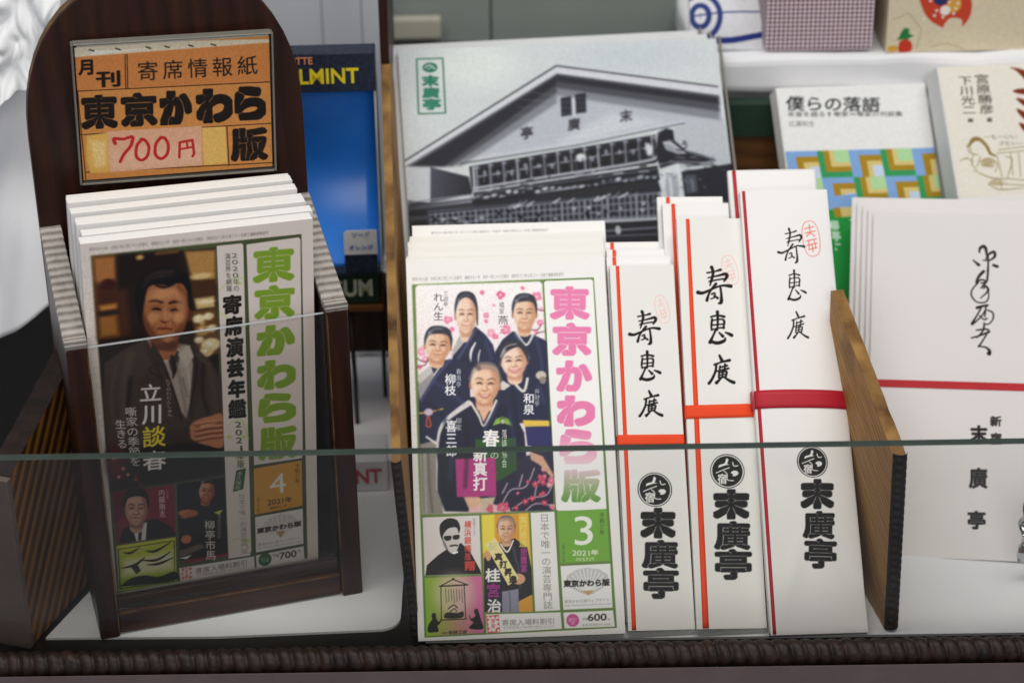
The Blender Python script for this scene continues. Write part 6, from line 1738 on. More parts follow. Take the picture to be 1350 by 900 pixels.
('s','12110f',.12,1,[13.6,159.4,.34,18.4,160.4,.51,21.9,161.2,.8,22.4,159.8,.8,21,157.7,.4]),
('s','12110f',.12,1,[14.1,157.6,.46,17.9,158.4,.4,21,158.8,.46]),
('s','12110f',.12,1,[8.6,152.5,.97,10.8,152.2,.74,14.8,153.8,.51,19.7,155.6,.51,24,155.2,.91]),
('s','12110f',.12,1,[17.2,156.4,.69,14,152.6,.52,12.5,148.6,.74]),
('s','12110f',.12,1,[15,151.6,.46,16.3,152.1,.4,16.2,150.1,.4,14.5,149.4,.34]),
('s','12110f',.12,1,[19.1,155.1,.52,19.4,150.9,.63,19.1,147.7,.86,17.8,147,.34]),
('s','12110f',.12,1,[15.9,150.8,.46,17.6,149.6,.63]),
('s','12110f',.12,1,[14,140.7,.51,16.9,141.4,.46,20.1,140.7,.68]),
('s','12110f',.12,1,[17.1,143.1,.8,17,138.8,.57,16.6,134.4,.46]),
('s','12110f',.12,1,[14.5,139.5,.57,13.9,136.5,.51,14,134.4,.46]),
('s','12110f',.12,1,[14.4,138.9,.34,18,139.4,.4,20,138.8,.57,19.5,135.1,.46]),
('s','12110f',.12,1,[14.6,136.8,.4,19.3,137.2,.4]),
('s','12110f',.12,1,[14,134.5,.4,17.8,135.4,.4,19.8,135.4,.51]),
('s','12110f',.12,1,[16,134.8,.57,14.4,131.6,.51,12.9,128.6,.85]),
('s','12110f',.12,1,[13.2,129.1,.79,16.2,128.2,.85,19.4,129.1,.74,20.2,130.6,.34]),
('s','12110f',.12,1,[17.4,133.2,.4,19,131.4,.8]),
('s','12110f',.12,1,[20.3,133.1,.4,22,132.4,.74,23.1,131.8,.85]),
('s','12110f',.12,1,[16.9,122.3,.57,17.9,120,.85]),
('s','12110f',.12,1,[14.3,118,.51,17.7,119.1,.45,21.5,120,.74]),
('s','12110f',.12,1,[15.3,118.3,.57,14.7,114.8,.57,13,111.3,.62,11.4,109.2,.68]),
('s','12110f',.12,1,[16.6,116.5,.4,20.2,117.4,.51]),
('s','12110f',.12,1,[17,117.3,.45,16.5,114.6,.4]),
('s','12110f',.12,1,[19.4,118.1,.51,18.9,115.1,.4]),
('s','12110f',.12,1,[15.1,114.8,.4,20.8,116.1,.51]),
('s','12110f',.12,1,[16.3,114.3,.51,16,111.8,.45]),
('s','12110f',.12,1,[16.3,114,.34,19.8,114.7,.51,19.3,112.2,.45]),
('s','12110f',.12,1,[18.1,114.9,.45,17.8,111.9,.45]),
('s','12110f',.12,1,[16.2,112.9,.34,19.4,113.5,.4]),
('s','12110f',.12,1,[16.2,111.8,.4,19.5,112.3,.4]),
('s','12110f',.12,1,[17,111.4,.45,14.8,109.4,.79]),
('s','12110f',.12,1,[18.7,111.9,.45,21.1,110.2,.73,22.9,109.4,.85]),
('n',0,1.5)],
'envB': [
('bg','ecebe6'),
('e','20201f',.05,19.6,79.8,8.8,8.9,0),
('e','ecebe6',.05,19.6,79.8,8.4,8.4,0),
('e','20201f',.05,19.6,79.8,7.8,7.9,0),
('p','ecebe6',.05,1,[15.1,81.7,15.8,83.1,18.4,84,19.4,86.4,20.4,85.7,19.8,83.6,20.9,83.2,18.9,82.9,16.6,82.2]),
('p','ecebe6',.05,1,[21.3,78.9,22.6,80,24.5,79.8,25.2,78.5,23.7,77.3,22.1,77.3,22.4,78.2]),
('s','ecebe6',.05,1,[22.5,84.3,.27,23.1,82.5,.27,25.1,82.6,.27]),
('s','ecebe6',.05,1,[17.9,79.9,.24,19.4,78.2,.24,19.4,75.4,.24,22.4,74.9,.24]),
('s','ecebe6',.05,1,[13.8,79,.24,17,80.3,.24,20.6,81.6,.24]),
('t','ecebe6','',.03,1,'宿',[14.3,78.8,19.4,78.8,14,73]),
('t','1b1a19','',.09,1,'末',[11.8,70.8,30.4,70.6,10.9,55]),
('t','1b1a19','',.06,1,'廣',[11.3,54.5,30,54.2,10.5,39.5]),
('t','1b1a19','',.06,1,'亭',[10.8,40.3,30.1,40,10,24.3]),
('s','f4b5a9',.1,1,[30.4,187.3,.16,30.8,184.9,.16,30.9,183,.16,30.7,181.3,.16,30.3,180.1,.16,29.6,179.1,.16,28.2,178.5,.16,26.7,178.4,.16,25.7,178.9,.16,24.9,179.9,.16,24.1,181.3,.16,23.5,183.1,.16,23,185.4,.16,22.6,187.7,.16,22.6,189.7,.16,22.7,191.3,.16,23.1,192.6,.16,23.8,193.6,.16,25.2,194.2,.16,26.7,194.3,.16,27.7,193.8,.16,28.6,192.8,.16,29.3,191.4,.16,29.9,189.6,.16,30.4,187.3,.16]),
('s','f4b5a9',.15,1,[23.6,190.5,.16,27.6,191.9,.16]),
('s','f4b5a9',.15,1,[25.5,192.6,.16,26.2,189.1,.16]),
('s','f4b5a9',.15,1,[24,188.5,.16,28.4,190,.16]),
('s','f4b5a9',.15,1,[24.6,187,.16,26.3,188.7,.16,28.4,187.6,.16]),
('s','f4b5a9',.15,1,[24.6,185,.16,29,186.5,.16]),
('s','f4b5a9',.15,1,[25.7,185.3,.16,25.9,182.1,.16]),
('s','f4b5a9',.15,1,[28,185.8,.16,29,182.4,.16]),
('s','f4b5a9',.15,1,[25,183,.16,29.4,184.6,.16]),
('s','f4b5a9',.15,1,[27.1,184,.16,27.8,180.5,.16]),
('s','f4b5a9',.15,1,[25.7,181.2,.16,29.4,182.5,.16]),
('s','12110f',.12,1,[14.6,184.9,.52,18.6,185.6,.45,21.6,186.5,.78]),
('s','12110f',.12,1,[17.1,187.9,.98,17.7,185,.78,16.8,181.3,.72,15.7,178,.39]),
('s','12110f',.12,1,[14.9,182.2,.39,20.2,183.3,.58,24.2,184.2,.91,24.8,182.7,.91,23.2,180.3,.45]),
('s','12110f',.12,1,[15.5,180.2,.52,19.7,181.1,.45,23.2,181.6,.52]),
('s','12110f',.12,1,[9.3,174.3,1.1,11.8,174,.84,16.3,175.9,.58,21.7,177.9,.58,26.6,177.6,1.04]),
('s','12110f',.12,1,[18.9,178.9,.78,15.4,174.5,.58,13.7,170,.84]),
('s','12110f',.12,1,[16.4,173.4,.52,18,173.9,.45,17.9,171.8,.45,15.9,170.8,.39]),
('s','12110f',.12,1,[21.1,177.4,.58,21.4,172.7,.71,21.1,169,.97,19.6,168.3,.39]),
('s','12110f',.12,1,[17.6,172.5,.52,19.4,171.2,.71]),
('s','12110f',.12,1,[15.4,161.1,.58,18.7,161.9,.52,22.2,161.2,.78]),
('s','12110f',.12,1,[18.9,163.8,.91,18.8,159,.65,18.3,154.1,.52]),
('s','12110f',.12,1,[15.9,159.8,.65,15.3,156.3,.58,15.4,154,.52]),
('s','12110f',.12,1,[15.9,159.1,.39,19.9,159.8,.45,22.1,159,.65,21.6,154.9,.52]),
('s','12110f',.12,1,[16,156.7,.45,21.3,157.2,.45]),
('s','12110f',.12,1,[15.4,154.2,.45,19.6,155.2,.45,21.9,155.2,.58]),
('s','12110f',.12,1,[17.7,154.5,.65,15.9,150.9,.58,14.2,147.5,.97]),
('s','12110f',.12,1,[14.5,148.1,.9,17.9,147.1,.96,21.5,148.2,.84,22.3,149.8,.39]),
('s','12110f',.12,1,[19.2,152.7,.45,21,150.7,.9]),
('s','12110f',.12,1,[22.5,152.7,.45,24.4,151.9,.84,25.6,151.2,.97]),
('s','12110f',.12,1,[18.7,140.5,.64,19.8,137.9,.96]),
('s','12110f',.12,1,[15.8,135.6,.58,19.6,136.9,.51,23.8,137.9,.84]),
('s','12110f',.12,1,[16.9,136,.64,16.2,132.1,.64,14.3,128.1,.71,12.5,125.7,.77]),
('s','12110f',.12,1,[18.4,134,.45,22.4,135.1,.58]),
('s','12110f',.12,1,[18.8,134.9,.51,18.2,131.9,.45]),
('s','12110f',.12,1,[21.4,135.8,.58,20.9,132.5,.45]),
('s','12110f',.12,1,[16.7,132.1,.45,23.1,133.6,.58]),
('s','12110f',.12,1,[18.1,131.5,.58,17.7,128.7,.51]),
('s','12110f',.12,1,[18,131.2,.39,21.9,132,.58,21.4,129.2,.51]),
('s','12110f',.12,1,[20,132.2,.51,19.6,128.8,.51]),
('s','12110f',.12,1,[18,129.9,.39,21.5,130.6,.45]),
('s','12110f',.12,1,[17.9,128.7,.45,21.6,129.3,.45]),
('s','12110f',.12,1,[18.8,128.3,.51,16.4,126,.9]),
('s','12110f',.12,1,[20.7,128.8,.51,23.4,127,.83,25.4,126.1,.96]),
('n',0,1.5)],
'envC': [
('bg','efedeb'),
('e','20201f',.05,27.2,86.3,8.1,8.1,0),
('e','efedeb',.05,27.2,86.3,7.6,7.7,0),
('e','20201f',.05,27.2,86.3,7.2,7.2,0),
('p','efedeb',.05,1,[23.1,88,23.8,89.3,26.2,90,27.2,92.3,28.1,91.6,27.5,89.7,28.4,89.3,26.6,89,24.6,88.5]),
('p','efedeb',.05,1,[28.7,85.4,29.9,86.4,31.7,86.2,32.2,85,30.9,83.9,29.4,83.9,29.7,84.7]),
('s','efedeb',.05,1,[29.9,90.3,.24,30.5,88.6,.24,32.2,88.7,.24]),
('s','efedeb',.05,1,[25.6,86.3,.22,26.9,84.8,.22,26.9,82.2,.22,29.6,81.7,.22]),
('s','efedeb',.05,1,[21.8,85.6,.22,24.8,86.7,.22,28.1,87.9,.22]),
('t','efedeb','',.03,1,'宿',[22.3,85.4,27,85.3,21.9,80.1]),
('t','1b1a19','',.09,1,'末',[20.5,77.8,37.8,77.3,19.3,62.4]),
('t','1b1a19','',.06,1,'廣',[20,61.7,37,61.2,18.9,47.3]),
('t','1b1a19','',.06,1,'亭',[19.8,47.8,37.3,47.3,18.5,32.2]),
('s','e8806f',.1,1,[42.2,206.1,.22,42.2,203.2,.22,42,200.8,.22,41.5,198.8,.22,40.8,197.3,.22,39.8,196.3,.22,37.9,195.7,.22,36,195.8,.22,34.9,196.5,.22,34,197.9,.22,33.3,199.7,.22,32.8,202,.22,32.6,204.8,.22,32.5,207.7,.22,32.7,210.1,.22,33.2,212.1,.22,34,213.6,.22,35,214.6,.22,36.9,215.2,.22,38.8,215.1,.22,39.9,214.4,.22,40.8,213.1,.22,41.5,211.2,.22,41.9,208.9,.22,42.2,206.1,.22]),
('s','e8806f',.15,1,[34.2,210.9,.32,39.5,212.1,.32]),
('s','e8806f',.15,1,[37,213.2,.32,37.2,208.8,.32]),
('s','e8806f',.15,1,[34.3,208.5,.32,40.1,209.7,.32]),
('s','e8806f',.15,1,[34.9,206.6,.32,37.2,208.4,.32,39.7,206.7,.32]),
('s','e8806f',.15,1,[34.5,204.1,.32,40.3,205.3,.32]),
('s','e8806f',.15,1,[36,204.3,.32,35.7,200.3,.32]),
('s','e8806f',.15,1,[38.9,204.7,.32,39.6,200.3,.32]),
('s','e8806f',.15,1,[34.7,201.7,.32,40.4,202.9,.32]),
('s','e8806f',.15,1,[37.5,202.5,.32,37.8,198.2,.32]),
('s','e8806f',.15,1,[35.3,199.3,.32,40.1,200.4,.32]),
('s','12110f',.12,1,[23.1,208.2,.35,26.6,208.8,.3,29.2,209.7,.52]),
('s','12110f',.12,1,[25.4,211,.65,25.8,208.2,.52,24.9,204.7,.48,23.9,201.5,.26]),
('s','12110f',.12,1,[23.3,205.5,.26,27.9,206.6,.39,31.3,207.4,.61,31.8,205.9,.61,30.3,203.6,.3]),
('s','12110f',.12,1,[23.8,203.6,.35,27.4,204.4,.3,30.4,204.9,.35]),
('s','12110f',.12,1,[18.4,198.1,.74,20.5,197.7,.57,24.3,199.4,.39,29,201.4,.39,33.1,201,.7]),
('s','12110f',.12,1,[26.7,202.3,.52,23.5,198.1,.39,21.9,193.8,.57]),
('s','12110f',.12,1,[24.4,197.1,.35,25.7,197.6,.3,25.5,195.5,.3,23.8,194.6,.26]),
('s','12110f',.12,1,[28.4,200.9,.39,28.6,196.3,.48,28.2,192.8,.65,26.9,192.1,.26]),
('s','12110f',.12,1,[25.3,196.2,.35,26.8,194.9,.48]),
('s','12110f',.12,1,[23.1,185.2,.39,25.9,186,.35,28.8,185.3,.52]),
('s','12110f',.12,1,[26.1,187.9,.61,25.9,183.2,.43,25.3,178.5,.35]),
('s','12110f',.12,1,[23.5,184,.43,22.9,180.7,.39,22.8,178.4,.35]),
('s','12110f',.12,1,[23.4,183.3,.26,26.9,183.9,.3,28.7,183.2,.43,28.1,179.2,.35]),
('s','12110f',.12,1,[23.5,181,.3,28,181.5,.3]),
('s','12110f',.12,1,[22.8,178.6,.3,26.5,179.6,.3,28.4,179.5,.39]),
('s','12110f',.12,1,[24.8,178.9,.43,23.2,175.5,.39,21.6,172.2,.65]),
('s','12110f',.12,1,[21.9,172.7,.6,24.8,171.8,.65,27.8,172.8,.56,28.6,174.3,.26]),
('s','12110f',.12,1,[26,177.2,.3,27.5,175.2,.61]),
('s','12110f',.12,1,[28.8,177.1,.3,30.4,176.4,.56,31.4,175.7,.65]),
('s','12110f',.12,1,[25.2,165.4,.43,26.1,163,.65]),
('s','12110f',.12,1,[22.6,160.8,.39,25.8,161.9,.34,29.5,162.9,.56]),
('s','12110f',.12,1,[23.5,161.1,.43,22.9,157.3,.43,21.1,153.5,.47,19.5,151.2,.52]),
('s','12110f',.12,1,[24.7,159.2,.3,28.2,160.2,.39]),
('s','12110f',.12,1,[25.1,160.1,.34,24.6,157.1,.3]),
('s','12110f',.12,1,[27.4,160.9,.39,26.8,157.7,.3]),
('s','12110f',.12,1,[23.2,157.3,.3,28.7,158.8,.39]),
('s','12110f',.12,1,[24.4,156.8,.39,24,154.1,.34]),
('s','12110f',.12,1,[24.4,156.5,.26,27.7,157.2,.39,27.2,154.5,.34]),
('s','12110f',.12,1,[26.1,157.4,.34,25.6,154.2,.34]),
('s','12110f',.12,1,[24.3,155.3,.26,27.3,155.9,.3]),
('s','12110f',.12,1,[24.2,154.1,.3,27.3,154.7,.3]),
('s','12110f',.12,1,[24.9,153.7,.34,22.8,151.5,.6]),
('s','12110f',.12,1,[26.5,154.2,.34,28.8,152.4,.56,30.5,151.5,.65]),
('n',0,1.5)],
'env': [
('bg','dedad9'),
('s','1f1b1b',.15,1,[57.7,171.3,.48,57.9,173.6,.75,59.8,174.9,.97,61.1,173.2,.86,61.6,169.5,.54]),
('s','1f1b1b',.15,1,[61.1,167.6,.43,62.9,170.5,.65,65.4,171.7,.86,65.9,169.2,.75,63.3,166.9,.48,59.6,166.7,.38]),
('s','1f1b1b',.15,1,[62.4,168.6,.48,62.3,162.1,.59,61.6,154.6,.59,58.7,153.6,.48]),
('s','1f1b1b',.15,1,[54.3,166.7,.38,57.3,164,.91]),
('s','1f1b1b',.15,1,[65.3,164,.85,67.2,163.3,.9]),
('s','1f1b1b',.15,1,[59.9,160.3,.9,57.4,157.3,.8,56.1,153.6,.58,58.6,155.5,.48,61.2,154.2,.53,58.7,150.8,.53]),
('s','1f1b1b',.15,1,[57,153.6,.48,54,149.8,.43,53.6,146.1,.48,56.6,142.5,.43,61.3,142.8,.43,62.8,146.3,.38,62.1,149.6,.38]),
('s','1f1b1b',.15,1,[58.4,144.8,.32,61.3,147.7,.48,62.5,149.6,.69,61.2,151.8,.58,60,150.4,.42]),
('s','1f1b1b',.15,1,[56.6,139.3,.9,59.6,140.3,.69,62.1,140.8,.69]),
('s','1f1b1b',.15,1,[58.8,139.3,.48,56.2,134.2,.48,54.1,130.5,.69,54.5,130,.53,58.8,134.3,.42,60.9,138,.42]),
('s','1f1b1b',.15,1,[57.9,134.7,.37,60.5,132.5,.42,61.8,133.4,.42]),
('s','1f1b1b',.15,1,[62.2,138,.42,64.9,136.7,.48,65.1,133.1,.42,62.6,130,.37,60.1,130.6,.37]),
('s','1f1b1b',.15,1,[61.3,139.8,.48,60.7,134.3,.42]),
('s','1f1b1b',.15,1,[56.3,126.4,.42,58.8,126.9,.53]),
('s','1f1b1b',.15,1,[53.8,122,.48,58,123.3,.48,63.1,125.7,.64]),
('s','1f1b1b',.15,1,[60.5,129.7,.53,59.7,126,.53,56.7,122.3,.42]),
('s','1f1b1b',.15,1,[59.2,127,.42,62.2,127,.53,63.1,125.7,.48]),
('s','1f1b1b',.15,1,[61.8,124.3,.42,58.9,119.2,.48,57.5,117.2,.48,58.9,117.4,.37]),
('s','1f1b1b',.15,1,[58,117.3,.37,61.4,116.8,.53,63.3,115,.85,63.1,113.4,1.22]),
('t','1f1b1b','',.05,1,'末',[53.2,73.2,62.7,73.5,53.3,63.1]),
('t','1f1b1b','',.04,1,'廣',[52.6,49.9,62.8,50.2,52.7,37.8]),
('t','1f1b1b','',.05,1,'亭',[52.2,26.3,62,26.6,52.3,15.8]),
('t','1f1b1b','',.04,1,'新',[63.6,78.6,70,78.8,63.6,72.4]),
('t','1f1b1b','',.04,1,'宿',[63.8,69.3,70,69.6,63.8,62.4]),
('n',0,2)],
'folder': [
('bg','cfd6d8'),
('e','dfe6e4',14,41.7,120.3,25.7,16,0),
('e','c6d0d4',12,134,122,32.5,9,0),
('p','b9bec8',.4,0,[30.4,60.1,90.5,106.7,181.7,87.8,182.6,66.5,155.6,78.2,37.4,58.9]),
('p','cdd2d8',5,0,[87.5,70.6,119.4,86.8,147.7,79.5,96.9,68.5]),
('p','d2d5dc',.3,0,[.07,61.1,89.7,116.9,181.2,99.9,181.1,95.3,89.7,113,.54,58.5]),
('s','2a2a34',.4,0,[-.2,61.9,.39,89.8,117.6,.47,181.3,100.6,.47]),
('s','4a4a56',.5,0,[.53,58.3,.31,89.7,112.4,.31,181.2,94.9,.31]),
('p','2a2a34',.3,0,[90.5,97.2,96.7,98.1,96.2,86.2,90,85.4]),
('p','2a2a34',.3,0,[99,99,105.2,99.8,104.6,87.6,98.5,86.8]),
('s','dfe2e6',.3,1,[97.8,98,.4,97.4,85.7,.4]),
('t','34343c','',.03,1,'亭',[66.2,80.1,73.8,80.8,65.6,71.7]),
('t','34343c','',.03,1,'廣',[93.3,84.2,100.9,85,92.6,75.8]),
('t','34343c','',.03,1,'末',[123.5,88.2,131.2,89,122.7,79.8]),
('s','c8ccd4',.4,0,[30.4,60.6,.94,97,69.3,1.1,159.8,79.8,.71]),
('s','5a5c66',.5,0,[31.1,58.8,.39,96.8,67.2,.39,159.7,78.4,.39]),
('p','26262c',.5,0,[35.7,56.9,142.9,72.1,144.8,59.4,141.1,54.3,36.2,41.8]),
('s','a4a8b4',.5,1,[39.7,57.4,.44,39.5,42.3,.44]),
('e','a8acb6b0',1,40.2,56,1.42,.86,0),
('p','17171c',1,0,[41.7,54.9,45.8,55.4,45.4,44.8,41.6,44.2]),
('s','6a6e7a',.6,1,[41.1,50.5,.31,45.9,51.3,.31]),
('e','8a8e9a',.8,44.1,52.7,.94,1.55,0),
('s','8a8e9a',.5,1,[47.3,58.5,.51,47.2,43.5,.51]),
('e','a8acb6b0',1,47.9,57.1,1.42,.86,0),
('p','17171c',1,0,[49.4,56,53.5,56.5,53,45.9,49.2,45.3]),
('s','6a6e7a',.6,1,[48.7,51,.31,53.5,52,.31]),
('e','8a8e9a',.8,51.6,52.3,.95,1.54,0),
('s','8a8e9a',.5,1,[55,59.6,.44,54.8,44.6,.44]),
('e','a8acb6b0',1,55.5,58.2,1.42,.86,0),
('p','17171c',1,0,[57,57.1,61.2,57.6,60.7,46.9,56.9,46.4]),
('s','6a6e7a',.6,1,[56.3,51.6,.32,61.1,52.8,.32]),
('e','8a8e9a',.8,59.2,51.8,.95,1.55,0),
('s','a4a8b4',.5,1,[62.7,60.7,.51,62.5,45.8,.51]),
('e','a8acb6b0',1,63.2,59.3,1.42,.86,0),
('p','17171c',1,0,[64.7,58.2,68.9,58.7,68.3,48,64.5,47.5]),
('s','6a6e7a',.6,1,[64,53.7,.32,68.8,53.5,.32]),
('e','8a8e9a',.8,67.1,56,.95,1.55,0),
('s','8a8e9a',.5,1,[70.4,61.8,.42,70.2,47,.42]),
('e','a8acb6b0',1,70.9,60.4,1.43,.86,0),
('p','17171c',1,0,[72.4,59.3,76.6,59.8,76,49.1,72.2,48.6]),
('s','6a6e7a',.6,1,[71.7,54.3,.32,76.6,55.7,.32]),
('e','8a8e9a',.8,74.7,55.6,.95,1.56,0),
('s','8a8e9a',.5,1,[78.1,62.9,.36,77.9,48.2,.36]),
('e','a8acb6b0',1,78.6,61.5,1.42,.86,0),
('p','17171c',1,0,[80.1,60.4,84.3,60.9,83.7,50.2,79.9,49.7]),
('s','6a6e7a',.6,1,[79.4,54.9,.32,84.2,56.4,.32]),
('e','8a8e9a',.8,82.2,55.1,.95,1.56,0),
('s','b8bcc6',.5,1,[85.8,64,.32,85.6,49.4,.32]),
('e','a8acb6b0',1,86.3,62.6,1.43,.87,0),
('p','17171c',1,0,[87.8,61.5,92,62,91.4,51.3,87.6,50.8]),
('s','6a6e7a',.6,1,[87.2,57,.32,91.9,57.2,.32]),
('e','8a8e9a',.8,90.2,59.3,.95,1.57,0),
('s','8a8e9a',.5,1,[93.6,65.1,.34,93.3,50.6,.34]),
('e','a8acb6b0',1,94.1,63.7,1.43,.87,0),
('p','17171c',1,0,[95.6,62.6,99.8,63.1,99.2,52.4,95.3,51.9]),
('s','6a6e7a',.6,1,[94.8,57.6,.32,99.6,57.9,.32]),
('e','8a8e9a',.8,97.8,58.9,.95,1.57,0),
('s','b8bcc6',.5,1,[101.3,66.2,.33,101,51.8,.33]),
('e','a8acb6b0',1,101.8,64.8,1.43,.86,0),
('p','17171c',1,0,[103.3,63.7,107.5,64.2,106.9,53.5,103,53]),
('s','6a6e7a',.6,1,[102.5,58.2,.32,107.5,60.1,.32]),
('e','8a8e9a',.8,105.4,58.4,.95,1.57,0),
('s','a4a8b4',.5,1,[109.1,67.4,.44,108.8,53,.44]),
('e','a8acb6b0',1,109.6,65.9,1.43,.86,0),
('p','17171c',1,0,[111.1,64.8,115.3,65.3,114.6,54.6,110.8,54.1]),
('s','6a6e7a',.6,1,[110.4,60.3,.32,115.2,60.8,.32]),
('e','8a8e9a',.8,113.5,62.6,.96,1.58,0),
('s','8a8e9a',.5,1,[116.9,68.5,.38,116.5,54.2,.38]),
('e','a8acb6b0',1,117.4,67.1,1.44,.87,0),
('p','17171c',1,0,[118.9,65.9,123.1,66.5,122.4,55.7,118.5,55.2]),
('s','6a6e7a',.6,1,[118.1,60.9,.32,123,61.6,.32]),
('e','8a8e9a',.8,121.1,62.2,.96,1.57,0),
('s','8a8e9a',.5,1,[124.7,69.6,.44,124.3,55.4,.44]),
('e','a8acb6b0',1,125.2,68.2,1.43,.87,0),
('p','17171c',1,0,[126.7,67.1,130.9,67.6,130.2,56.8,126.3,56.3]),
('s','6a6e7a',.6,1,[125.8,61.5,.32,130.7,62.3,.32]),
('e','8a8e9a',.8,128.7,61.7,.96,1.58,0),
('s','8a8e9a',.5,1,[132.5,70.7,.35,132.1,56.6,.35]),
('e','a8acb6b0',1,133,69.3,1.44,.87,0),
('p','17171c',1,0,[134.5,68.2,138.7,68.7,138,57.9,134.1,57.4]),
('s','6a6e7a',.6,1,[133.7,63.7,.32,138.6,64.5,.32]),
('e','8a8e9a',.8,136.8,66,.96,1.58,0),
('s','b8bcc6',.5,1,[140.3,71.8,.33,139.9,57.8,.33]),
('e','a8acb6b0',1,140.8,70.4,1.44,.88,0),
('p','17171c',1,0,[142.3,69.3,146.5,69.8,145.8,59,141.9,58.5]),
('s','6a6e7a',.6,1,[141.5,64.2,.32,146.4,65.3,.32]),
('e','8a8e9a',.8,144.5,65.5,.96,1.57,0),
('s','b4b8c2',.5,1,[37.1,43.4,.71,79.3,48.8,.71,132.4,55.4,.71,142.4,59.5,.71,142.8,70.9,.71]),
('s','b0b4bf',.5,1,[38,56.3,.71,37.8,41.7,.71]),
('s','c0c4cc',.4,1,[37.8,41.7,.31,82.3,46.9,.31,137.1,53.6,.31]),
('e','d8dce2',1,99,59.7,2.85,2.43,0),
('e','d0d4dc',1.2,138,62.8,2.24,3.8,0),
('p','b9bfc6',.5,0,[153.8,76.2,182.6,81.3,185.4,52.4,154.3,50.3]),
('p','1f1f27',.9,0,[144.1,73.1,148.9,75.7,153,74.5,153.2,67.8,160.2,60.1,174.1,55,164.2,52.3,153.1,53.8,143.2,50.8,141.7,59.5]),
('p','9a9ea8',.9,0,[146.1,67.2,150.7,68.2,154.2,64.2,159.3,59.5,154,59.4,147.6,62.4]),
('s','d0d3d8',.7,1,[147,66.7,.4,151.1,65.8,.4,157.6,60.2,.4]),
('s','4c4f59',.7,1,[154,62.1,.48,164.9,59.2,.48,174.9,54.6,.48]),
('s','83868f',.7,1,[143.4,53.4,.4,153.2,54.7,.4,173.9,52.9,.4]),
('s','3a3c46',.5,1,[159.3,51.8,.32,172.2,52.1,.32]),
('t','3a3a44','',.04,0,'う',[156.8,68,161,67.8,156.2,62]),
('p','1e1e24',.6,0,[36.9,40.9,141.8,52.9,142.5,43.9,37.3,34.9]),
('s','5c606c',.6,0,[37.6,39.6,.39,141.6,50.8,.39]),
('s','44475a',.8,0,[1.3,34.5,.78,62.6,37.1,.94,141.2,46.5,.78]),
('p','26262c',.6,0,[.49,34,141.1,45.3,142.6,36.6,9.7,30.7,.61,28.1]),
('e','9a9ea8',.8,35.9,37.6,1.85,1.17,-15),
('e','9a9ea8',.8,40.1,38.6,1.72,.72,-15),
('e','c2c6ce',.8,44.1,37.8,1.81,.75,-15),
('e','c2c6ce',.8,48.3,38.8,1.83,.83,-15),
('e','6c707c',.8,52.3,38.4,1.22,.88,-15),
('e','c2c6ce',.8,56.6,40.6,1.6,1.09,-15),
('e','c2c6ce',.8,60.6,40.2,1.44,.98,-15),
('e','6c707c',.8,64.7,40.2,1.01,.71,-15),
('e','9a9ea8',.8,69,41.8,1.04,.71,-15),
('e','c2c6ce',.8,72.9,40,1.62,.87,-15),
('e','c2c6ce',.8,77.2,41.5,1.9,1.01,-15),
('e','c2c6ce',.8,81.3,41.8,1.37,.78,-15),
('e','9a9ea8',.8,85.4,41.5,1.26,.89,-15),
('e','9a9ea8',.8,89.5,41.3,1.49,.75,-15),
('e','c2c6ce',.8,93.6,41.8,1.64,.71,-15),
('e','c2c6ce',.8,97.8,41.9,1.96,.87,-15),
('e','6c707c',.8,101.9,42.1,.82,.93,-15),
('e','9a9ea8',.8,106.1,42.6,.94,1.03,-15),
('e','6c707c',.8,110.4,44.3,1.1,1.21,-15),
('e','6c707c',.8,114.6,45.2,.83,.8,-15),
('e','c2c6ce',.8,118.7,45.4,1.95,1.05,-15),
('e','9a9ea8',.8,122.8,44.3,1.39,.83,-15),
('e','6c707c',.8,126.9,44.5,1.39,1.09,-15),
('e','9a9ea8',.8,131.2,46.1,1.99,1.02,-15),
('e','c2c6ce',.8,135.3,45.8,.81,.72,-15),
('e','c2c6ce',.8,139.4,45.3,1.01,.71,-15),
('s','8f93a0',.8,1,[72.2,38.4,.71,94.6,41.7,.71]),
('s','a8acb6',.8,1,[2.98,36.4,.39,35.9,37.5,.39]),
('p','505463',.5,0,[10.1,30.7,141.8,37,141.9,21.5,11.3,19.4]),
('p','2a2b34',.4,0,[10.7,30,141.8,36.3,141.6,21.9,11.6,20.1]),
('s','6a6e7c',.3,0,[11.9,28.9,.46,11.8,20.4,.46]),
('s','7c808e',.3,0,[15.1,29.1,.51,15,20.5,.51]),
('s','7c808e',.3,0,[18.3,29.2,.56,18.2,20.5,.56]),
('s','9498a4',.3,0,[21.5,29.4,.34,21.4,20.5,.34]),
('s','9498a4',.3,0,[24.7,29.5,.33,24.5,20.6,.33]),
('s','7c808e',.3,0,[27.9,29.7,.49,27.7,20.6,.49]),
('s','9498a4',.3,0,[31.1,29.8,.42,30.9,20.6,.42]),
('s','7c808e',.3,0,[34.3,30,.33,34.1,20.6,.33]),
('s','9498a4',.3,0,[37.5,30.2,.43,37.3,20.7,.43]),
('s','6a6e7c',.3,0,[40.7,30.3,.33,40.5,20.7,.33]),
('s','7c808e',.3,0,[43.9,30.5,.57,43.6,20.7,.57]),
('s','7c808e',.3,0,[47.1,30.6,.36,46.9,20.8,.36]),
('s','6a6e7c',.3,0,[50.3,30.8,.49,50,20.8,.49]),
('s','7c808e',.3,0,[53.5,31,.46,53.2,20.8,.46]),
('s','7c808e',.3,0,[56.7,31.1,.57,56.4,20.8,.57]),
('s','7c808e',.3,0,[60,31.3,.34,59.6,20.9,.34]),
('s','7c808e',.3,0,[63.2,31.4,.48,62.8,20.9,.48]),
('s','6a6e7c',.3,0,[66.4,31.6,.37,66,20.9,.37]),
('s','7c808e',.3,0,[69.6,31.8,.44,69.2,21,.44]),
